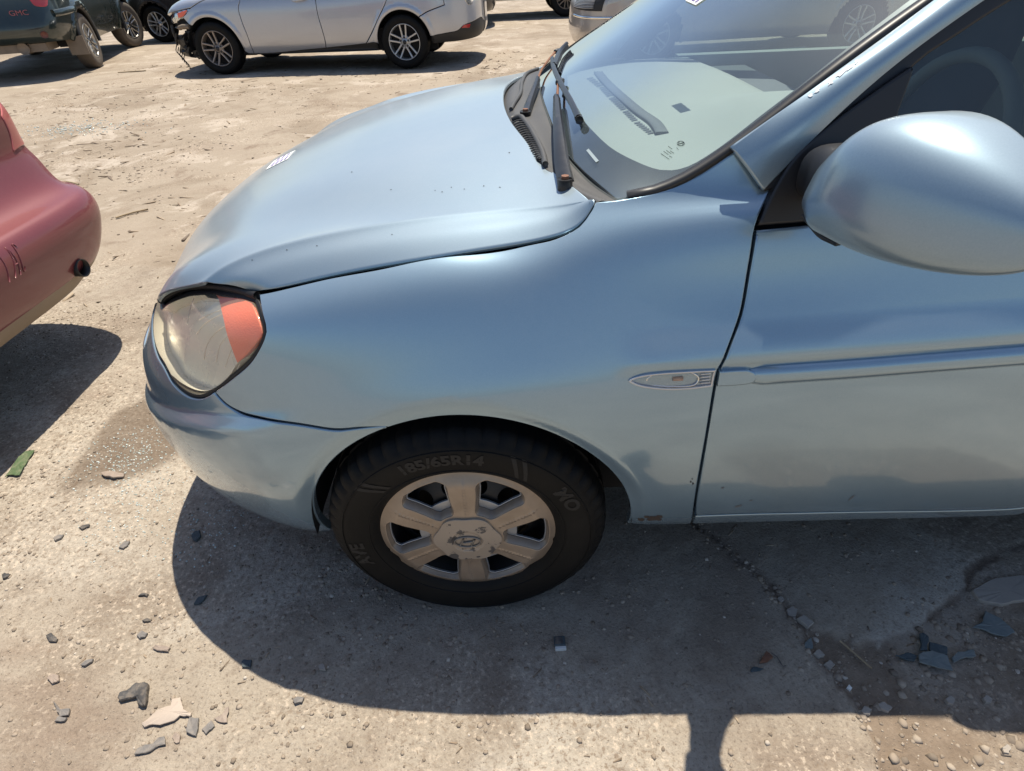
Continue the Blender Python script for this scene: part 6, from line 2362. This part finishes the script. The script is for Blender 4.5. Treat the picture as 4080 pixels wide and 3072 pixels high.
panel('headlight_bowl', MH, hl2, simple_mat('dulled_lamp', (.6, .58, .52), .4, .3), mer, res=.03, gap=0, edge=.005, lip=.02, off=.004)
panel('headlight_lens', MH, hl2, M_CLEAR, mer, res=.03, gap=0, edge=.005, lip=.02, off=.012)
ss_ = np.linspace(-1.09, .1, 60)
P = MH.ev(ss_, np.full(60, .31)) + MH.nrm(ss_, np.full(60, .31)) * .006
V, F = sweep(P, [(-.014, -.004), (-.012, .008), (.012, .008), (.014, -.004)], np.array([-.7, -.7, 0]))
mesh('chrome_strip', V, F, M_CHROME, mer)

# ---- green one: badge, lamps, tow eye, exhaust box
gpx = GRH.px
GS_ = MirSurf(GRH)
GS2 = GS_
k1 = lambda X, Y: gpx(X * .24509, Y * .24509)      # crop pixels (2212 across 1000) to 2212 scale


def safe(fn, *a):
    try:
        return fn(*a)
    except ValueError:
        return None


tl1 = [safe(k1, *q) for q in ((262, 2), (300, 45), (345, 58), (415, 50), (420, 2))]
if all(t is not None for t in tl1):
    top_ = [tl1[-1] + (0, .14), tl1[0] + (0, .14)]
    lp = outline(tl1, [tl1[-1], top_[0]], top_, [top_[1], tl1[0]], step=.02)
    panel('tail_lamp', GS_, lp, M_RED, gre, res=.03, gap=0, edge=.004, lip=.02, off=.008)
ss_ = np.linspace(GRH.Lm - .10, GRH.Lm + .62, 24)
P = GS_.ev(ss_, np.full(24, .40)) + GS_.nrm(ss_, np.full(24, .40)) * .012
V, F = sweep(P, [(-.045, -.02), (-.04, .016), (-.02, .022), (.03, .022), (.04, .012), (.045, -.02)], np.array([.6, .6, 0]))
mesh('bumper_step', V, F, M_GREEN, gre)
pr = safe(k1, 390, 305)
if pr is not None:
    P0 = GS_.ev(np.array([pr[0]]), np.array([pr[1]]))[0]; n0 = GS_.nrm(np.array([pr[0]]), np.array([pr[1]]))[0]
    V, F = tube([P0 - n0 * .01, P0 + n0 * .012], .045, 20); mesh('bumper_reflector', V, F, simple_mat('dusty_reflector', (.16, .06, .05), .6), gre)
bd_ = safe(k1, 165, 112)
if bd_ is not None:
    P0 = GS_.ev(np.array([bd_[0]]), np.array([bd_[1]]))[0]
    tv, tf = text_mesh('GMC', .085)
    tv = tv[:, :2] * [1.25, 1]
    V = [(P0[0] + .012, P0[1] + x, P0[2] + y - .03) for x, y in tv]
    V2 = [(a - .006, b, c) for a, b, c in V]
    mesh('badge_lettering', V, tf, simple_mat('faded_red_badge', (.35, .10, .10), .6), gre, False)
V, F = tube([(3.35, 1.25, .40), (3.80, 1.25, .40)], .075, 16); mesh('exhaust_box', V, F, M_MUD, gre)
V, F = boxvf((3.5, .93, .40), (.5, 1.2, .10)); mesh('tow_bar', V, F, M_MUD, gre, False)
for wx in (0, 2.87):
    for yy in (-.02, 1.88):
        a = np.linspace(-.1, math.pi + .1, 24)
        V, F = sweep(np.stack([wx + .455 * np.cos(a), np.full(24, yy), .375 + .455 * np.sin(a)], 1), [(-.03, -.02), (-.03, .02), (.03, .02), (.03, -.02)], np.array([0, -1.0 if yy < 0 else 1.0, 0]))
        mesh('arch_flare', V, F, M_TRIM, gre)
for yy in (0.0, 1.86):
    V, F = boxvf((3.35, yy + (.06 if yy < 1 else -.06), .36), (.02, .24, .24)); mesh('mud_flap', V, F, M_MUD, gre, False)
# ------------------------------------------------------------------ broken bits lying about: each a thing
gd = np.random.default_rng(88)


def shard(name, label, poly, mat, thick=.003, lift=.0015, bend=0.0, tilt=0.0, cat='debris', group=None, rim=.0, smooth=False):
    P = np.array([at_z(x, y, 0.0)[:2] for x, y in poly])
    Q = []
    for i in range(len(P)):                      # broken edges are never straight
        a_, b_ = P[i], P[(i + 1) % len(P)]
        e_ = np.linalg.norm(b_ - a_)
        for t in (0, .33, .67):
            Q.append(a_ + (b_ - a_) * (t + (gd.random() - .5) * .12) + gd.normal(0, .028, 2) * e_ * (1 if t else .4))
    P = np.array(Q)
    c = P.mean(0)
    z = ground_z(*c)
    L0 = P - c
    if area2(L0) < 0:
        L0 = L0[::-1]
    e = np.max(np.abs(L0))
    def hz(p):
        return lift + bend * (1 - (np.hypot(*p) / e) ** 2) * e + tilt * p[0]
    n = len(L0)
    ins_ = inset(L0, min(.0015, e * .06))
    V = [(p[0], p[1], hz(p)) for p in L0] + [(p[0], p[1], hz(p) + thick * .8) for p in L0] + [(p[0], p[1], hz(p) + thick) for p in ins_] + [(0, 0, hz(np.zeros(2)) + thick - rim)]
    V = [(a_, b_, c_ + gd.normal(0, .0004)) for a_, b_, c_ in V]
    F = []
    for i in range(n):
        j = (i + 1) % n
        F += [(i, j, n + j, n + i), (n + i, n + j, 2 * n + j, 2 * n + i), (2 * n + i, 2 * n + j, 3 * n)]
    o = mesh(name, V, F, mat, None, smooth, sharp=40 if smooth else None)
    o.location = (c[0], c[1], z)
    tag(o, label, cat, group)
    return o


def m_debris(name, col, rough=.65, var=.3, dust=.5):
    m, nt, out = material(name)
    co = geopos(nt)
    f = noise(nt, co, 55, 5, .65)
    g = noise(nt, co, 240, 3, .6)
    c = mixc(nt, f, [x * (1 - var) for x in col], [min(1, x * (1 + var)) for x in col])
    c = mixc(nt, mth(nt, 'MULTIPLY', ramp(nt, f, [(.45, 0), (.75, 1)]), dust), c, (.34, .27, .20))
    p = principled(nt, out, Base_Color=c, Roughness=rough)
    L(nt, bumpn(nt, g, .3, .001), p.inputs['Normal'])
    return m


D_BLACK = m_debris('scuffed_black_plastic', (.055, .052, .052))
D_GREY = m_debris('grey_plastic', (.17, .155, .145))
D_TAN = m_debris('dusty_plastic', (.28, .22, .18))
D_WHITE = m_debris('off_white_plastic', (.42, .345, .285), var=.12, dust=.15)
D_GREEN = m_debris('green_plastic', (.075, .12, .05), dust=.5)
D_TEAL = m_debris('blue_grey_shard', (.15, .175, .175), dust=.2)
D_DARKTEAL = m_debris('dark_blue_grey_shard', (.05, .07, .08), dust=.1)
D_CONC = m_debris('broken_concrete', (.33, .29, .25), .9, .2, .3)
D_STICK = m_debris('dry_stick', (.33, .25, .16), .9, .2, .2)
D_RUST = m_debris('rusty_scrap', (.16, .07, .04), .9, .3, .2)
A = lambda L_: [(.4465 * x, 921.6 + .4465 * y) for x, y in L_]
B = lambda L_: [(216.9 + .14706 * x, 1436.7 + .14706 * y) for x, y in L_]
C_ = lambda L_: [(1518 + .31373 * x, 1192.7 + .31373 * y) for x, y in L_]

shard('plastic_strip', 'torn green plastic strip lying on the sunlit dirt at the left', A([(25, 245), (45, 235), (90, 240), (130, 180), (165, 115), (125, 120), (90, 150), (60, 195)]), D_GREEN, .003, .003, .02)
shard('plastic_bracket', 'angular black plastic bracket with a stub above the white shard', B([(290, 515), (330, 430), (430, 405), (560, 290), (600, 300), (680, 278), (735, 310), (730, 370), (690, 630), (640, 640), (580, 600), (590, 490), (480, 520), (330, 560)]), D_BLACK, .010, .002, rim=.003)
shard('plastic_shard', 'pale off-white plastic shard with a hooked end', B([(625, 870), (760, 780), (840, 690), (920, 650), (1160, 590), (1150, 550), (1060, 555), (1080, 520), (1200, 500), (1220, 600), (1240, 670), (1350, 720), (1340, 770), (1190, 760), (1100, 840), (900, 900), (780, 890), (660, 930)]), D_WHITE, .004, .004, .03, smooth=True)
shard('plastic_shard', 'long grey blade-shaped plastic shard below the pale hooked one', B([(515, 1330), (560, 1250), (680, 1190), (800, 1170), (860, 1090), (960, 1060), (980, 1180), (870, 1210), (780, 1270), (690, 1310)]), D_GREY, .004, .003, .02)
shard('plastic_shard', 'small grey-brown five-sided shard right of the long blade-shaped one', B([(1055, 1070), (1110, 990), (1185, 1030), (1170, 1140), (1120, 1165)]), D_TAN, .003, .002)
shard('plastic_shard', 'crumpled dark grey shard touching the tail of the pale hooked one', B([(1275, 990), (1290, 900), (1320, 780), (1460, 790), (1450, 900), (1420, 1060), (1300, 1010)]), D_GREY, .005, .003, .05, rim=.002)
shard('plastic_shard', 'neat rectangular grey shard beside the crumpled dark one', B([(1500, 950), (1640, 820), (1690, 900), (1560, 1020)]), D_GREY, .004, .002)
shard('plastic_shard', 'thin tan triangular scrap at the right end of the shard row', B([(1670, 790), (1820, 730), (1840, 640), (1890, 620), (1870, 850), (1740, 840)]), D_TAN, .002, .004, .03)
shard('curved_chip', 'curved brown chip on the dirt just left of the bumper', A([(490, 228), (520, 222), (605, 232), (600, 248), (550, 253), (505, 243)]), D_TAN, .006, .003, .04)
chips = [([(385, 492), (405, 482), (437, 477), (435, 488), (400, 502)], D_BLACK, 'slim dark chip lying below the curved brown chip'),
         ([(262, 545), (285, 528), (312, 526), (300, 545), (272, 557)], D_GREY, 'grey flat chip left of the slim dark chip'),
         ([(578, 590), (600, 562), (632, 558), (620, 580), (600, 594)], D_GREY, 'grey folded chip midway between bumper shadow and dark chip'),
         ([(672, 825), (690, 812), (722, 813), (715, 826), (700, 820)], D_BLACK, 'bent dark clip close to the left edge of the shadow'),
         ([(688, 940), (712, 928), (735, 936), (730, 945), (700, 947)], D_BLACK, 'dark sliver below the bent clip near the shadow edge'),
         ([(663, 1015), (690, 990), (718, 1005), (708, 1022), (680, 1030)], D_GREY, 'square grey chip left of the shadow corner'),
         ([(742, 1075), (760, 1060), (828, 1072), (815, 1092), (765, 1088)], D_TAN, 'brown boat-shaped chip just outside the shadow corner'),
         ([(395, 1158), (420, 1135), (455, 1127), (450, 1142), (415, 1163)], D_GREY, 'smooth grey stick-like chip above the black bracket'),
         ([(225, 1015), (250, 1000), (282, 1030), (275, 1045), (240, 1040)], D_BLACK, 'dark hooked scrap far left above the stone-like lump'),
         ([(232, 1222), (255, 1198), (290, 1205), (288, 1235), (258, 1248)], D_TAN, 'lumpy brown scrap left of the black bracket'),
         ([(262, 1330), (300, 1375), (345, 1370), (340, 1400), (300, 1410), (285, 1385)], D_GREY, 'thin grey wedge at the lower left of the black bracket'),
         ([(270, 1432), (290, 1405), (330, 1415), (320, 1430)], D_GREY, 'pale grey sliver below the thin wedge'),
         ([(1420, 1325), (1440, 1312), (1475, 1315), (1465, 1340), (1430, 1345)], D_GREY, 'grey chip in the sun below the curved shadow edge'),
         ([(10, 718), (25, 708), (52, 716), (40, 730), (15, 738)], D_BLACK, 'dark crumpled scrap at the left edge of the frame')]
for k, (pl, mt, lb) in enumerate(chips):
    shard('plastic_chip', lb, A(pl), mt, .005, .0015, .05, group='plastic chips scattered on the dirt')
shard('plastic_chip', 'navy square chip inside the shadow near its front curve', A([(1172, 1140), (1185, 1130), (1220, 1135), (1215, 1172), (1175, 1168)]), D_DARKTEAL, .004, .002)
shard('plastic_chip', 'black ragged scrap in the shadow below the bumper lip', A([(930, 540), (945, 515), (970, 510), (975, 540), (955, 560), (938, 555)]), D_DARKTEAL, .008, .002, .05)
shard('plastic_chip', 'dark bent strip in the middle of the front shadow', A([(940, 860), (965, 828), (1005, 818), (990, 840), (965, 862)]), D_DARKTEAL, .005, .002, .03)
shard('plastic_chip', 'pale pointed stone chip in the shadow near its lower edge', A([(1545, 1165), (1560, 1152), (1575, 1160), (1578, 1185), (1550, 1183)]), D_CONC, .006, .002)
shard('plastic_shard', 'long blue-grey shard on top of the broken pile in the soil', C_([(1470, 722), (1500, 705), (1560, 700), (1660, 738), (1700, 842), (1560, 802), (1480, 772)]), D_TEAL, .003, .016, .01, .12)
shard('plastic_shard', 'dark slab-like shard behind the long blue-grey one', C_([(1548, 632), (1600, 645), (1668, 668), (1672, 722), (1556, 704)]), D_DARKTEAL, .005, .010, 0, .05)
shard('plastic_shard', 'upright narrow dark shard at the back of the broken pile', C_([(1478, 575), (1505, 570), (1542, 592), (1530, 695), (1480, 690)]), D_DARKTEAL, .006, .010, .02, -.1)
shard('plastic_shard', 'pale blue-grey ribbed shard at the right of the broken pile', C_([(1698, 745), (1738, 705), (1850, 688), (1866, 732), (1760, 752), (1712, 778)]), D_TEAL, .004, .012, .03)
shard('plastic_shard', 'pointed dark shard at the left of the broken pile', C_([(1318, 718), (1360, 715), (1400, 698), (1472, 722), (1450, 762), (1390, 748)]), D_DARKTEAL, .004, .006, .02)
shard('plastic_shard', 'broad blue-grey shard beside the pale slab at the right edge', C_([(1850, 525), (1920, 480), (1940, 415), (2040, 470), (2100, 520), (2138, 562), (2080, 592), (1990, 572), (1920, 538)]), D_TEAL, .003, .010, .02, .05)
shard('metal_scrap', 'small dark blade lying flat on the shaded concrete', C_([(325, 815), (345, 795), (418, 806), (390, 822), (330, 831)]), D_DARKTEAL, .003, .001)
shard('rusty_scrap', 'crumpled rusty brown scrap on the shaded concrete', C_([(385, 772), (405, 735), (430, 693), (455, 710), (478, 735), (440, 765)]), D_RUST, .008, .002, .12)
shard('glass_piece', 'greenish leaf-shaped glass piece where the crack widens', C_([(698, 638), (722, 605), (748, 588), (762, 652), (735, 682), (708, 665)]), D_TEAL, .003, .004, .02)
shard('white_pebble', 'single bright white pebble in the shaded rubble', C_([(993, 930), (1010, 908), (1032, 932), (1018, 952)]), simple_mat('white_pebble', (.75, .74, .70), .6), .006, .001)
for pl, lb in (([(578, 392), (620, 368), (658, 392), (640, 442), (590, 432)], 'five-sided concrete fragment wedged in the crack'), ([(648, 462), (690, 438), (764, 492), (722, 528)], 'rectangular concrete fragment lower in the crack'),
               ([(512, 320), (540, 302), (562, 330), (535, 352)], 'small concrete fragment higher in the crack'), ([(760, 700), (800, 668), (840, 712), (800, 730)], 'lozenge concrete fragment below the glass piece'),
               ([(835, 770), (875, 740), (912, 775), (880, 805)], 'pale concrete fragment in the rubble strip'), ([(1090, 1085), (1120, 1055), (1168, 1080), (1150, 1120), (1110, 1115)], 'large rounded concrete fragment near the sunlit edge'),
               ([(1205, 1040), (1250, 1028), (1308, 1068), (1280, 1100), (1230, 1080)], 'flat concrete fragment right of the rounded one'), ([(1668, 1012), (1700, 988), (1738, 1015), (1720, 1052), (1685, 1042)], 'concrete fragment below the broken pile'),
               ([(1925, 1005), (1950, 985), (1992, 1010), (1985, 1038), (1945, 1040)], 'concrete fragment nearest the sunlit corner'), ([(2052, 1355), (2085, 1325), (2118, 1350), (2100, 1395), (2065, 1390)], 'sunlit concrete fragment in the lower right corner')):
    shard('concrete_fragment', lb, C_(pl), D_CONC, .011, -.003, group='concrete fragments in the broken joint')
shard('concrete_slab', 'pale broken concrete slab corner at the right edge in shade', C_([(1842, 275), (1880, 250), (2000, 190), (2160, 168), (2330, 180), (2400, 260), (2330, 330), (2180, 345), (2050, 372), (1950, 358), (1890, 335)]), D_CONC, .012, -.004, cat='slab')
for pts_, rad, lb in (([(945, 610), (1050, 700), (1165, 802)], .0022, 'thin pale stick lying across the shaded soil'), ([(470, 690), (510, 720), (535, 760), (560, 792), (572, 780)], .0014, 'thin dark curled wire beside the rusty scrap')):
    P = [at_z(1518 + .31373 * x, 1192.7 + .31373 * y, .006) for x, y in pts_]
    V, F = tube(catmull(np.array(P), step=.006), rad, 6)
    o = mesh('dry_stick' if rad > .002 else 'wire', V, F, D_STICK if rad > .002 else D_BLACK)
    tag(o, lb, 'stick' if rad > .002 else 'wire')
# little grey housing with a white edge, on the concrete below the wheel
bx = empty('plastic_housing', tuple(at_z(1209, 1394, 0.0)), .05, 'small dark box-shaped plastic piece with white edge, on shaded concrete', 'debris')
bx.location.z = ground_z(bx.location.x, bx.location.y)
V, F = boxvf((0, .004, .007), (.026, .022, .014)); o = mesh('shell', V, F, D_DARKTEAL, bx, False); bevel_mod(o, .002)
V, F = boxvf((.001, -.0105, .005), (.025, .007, .010)); o = mesh('white_edge', V, F, simple_mat('white_edge', (.62, .62, .60), .5), bx, False); bevel_mod(o, .001)
V, F = boxvf((-.002, .004, .0148), (.018, .015, .002)); o = mesh('recess', V, F, D_BLACK, bx, False)
# sticks and scraps in the lane beyond the bonnet
for (x0, y0, x1, y1, lb) in ((250, 470, 320, 452, 'long thin stick on the dirt left of the bonnet'), (120, 392, 170, 398, 'flat stick in the lane by the red car'), (255, 157, 315, 153, 'stick in front of the silver saloon nose')):
    a, b = at_z(x0, y0, .012), at_z(x1, y1, .012)
    V, F = tube(catmull(np.array([a, (a + b) / 2 + (0, .02, .0), b]), step=.05), .006 if y0 > 300 else .012, 6)
    o = mesh('dry_stick', V, F, D_STICK); tag(o, lb, 'stick', 'sticks lying in the lane')
# ------------------------------------------------------------------ chips, rust and dirt specks on the blue car
M_RUSTSPOT = simple_mat('rust_spot', (.050, .036, .030), .85, var=.4, scale=90)
M_SPECK = simple_mat('dirt_speck', (.02, .02, .02), .7)
M_STREAK = simple_mat('dust_streak', (.13, .14, .15), .9)
M_SCR = simple_mat('dull_scratch', (.10, .11, .12), .7)
M_PEEL = simple_mat('peeled_primer', (.70, .72, .74), .6, var=.08)
gm_ = np.random.default_rng(23)


def blot(surf, x, y, rx, ry, rot=0.0, n=9, rag=.35):
    c, s_ = math.cos(rot), math.sin(rot)
    out = []
    for a in np.linspace(0, 2 * np.pi, n, endpoint=False):
        k = 1 + rag * (gm_.random() - .5) * 2
        u, v = rx * k * math.cos(a), ry * k * math.sin(a)
        out.append(surf.px(x + u * c - v * s_, y + u * s_ + v * c))
    return np.array(out)


def stain(name, surf, loop, mat, parent, off=.0005):
    P, Nn = surf.full(loop[:, 0].copy(), loop[:, 1].copy())
    P = P + Nn * off
    c = P.mean(0)
    V = [c] + list(P)
    n = len(P)
    F = [(0, i + 1, (i + 1) % n + 1) for i in range(n)]
    if np.cross(P[0] - c, P[1] - c) @ Nn[0] < 0:
        F = [f[::-1] for f in F]
    return mesh(name, V, F, mat, parent, True)


for x, y, rx, ry in ((1412, 1116, 15, 6), (1385, 1119, 7, 4), (1398, 1112, 6, 3), (1424, 1111, 8, 3)):
    stain('rust_spot', BODY, blot(BODY, x, y, rx, ry, .1, 12, .45), M_RUSTSPOT, fw)
for x, y, r_ in ((1494, 1033, 2), (1499, 1037, 2.2), (1497, 1027, 1.4)):
    stain('paint_chip', BODY, blot(BODY, x - 4, y, r_, r_), M_SPECK, fw)
for x, y, rx, ry, a in ((1595, 1092, 8, 2.2, -.3), (1622, 1080, 4, 1.4, -.2), (1840, 1075, 8, 2, -.7), (1560, 1050, 4, 1.6, 0)):
    stain('paint_scratch', BODY, blot(BODY, x, y, rx, ry, a), M_SCR, door)
for x, y in ((847, 507), (685, 531), (940, 412), (545, 562), (1003, 409), (1045, 402), (955, 415), (620, 540), (845, 410), (760, 372), (1100, 330), (975, 405), (1080, 405)):
    stain('dirt_speck', HOOD, blot(HOOD, x, y, 1.0 + gm_.random() * .6, .8 + gm_.random() * .4), M_SPECK, hood, .0006)
for x, y, rx, ry in ((1822, 152, 16, 5), (1838, 140, 10, 4), (1800, 172, 8, 3.5), (1770, 190, 7, 3), (1756, 200, 5, 3), (1855, 128, 6, 3)):
    try:
        stain('peeled_spot', PIL, blot(PIL, x - 5, y + 6, rx, ry, -.65, 12, .5), M_PEEL, pill, .0006)
    except ValueError:
        pass
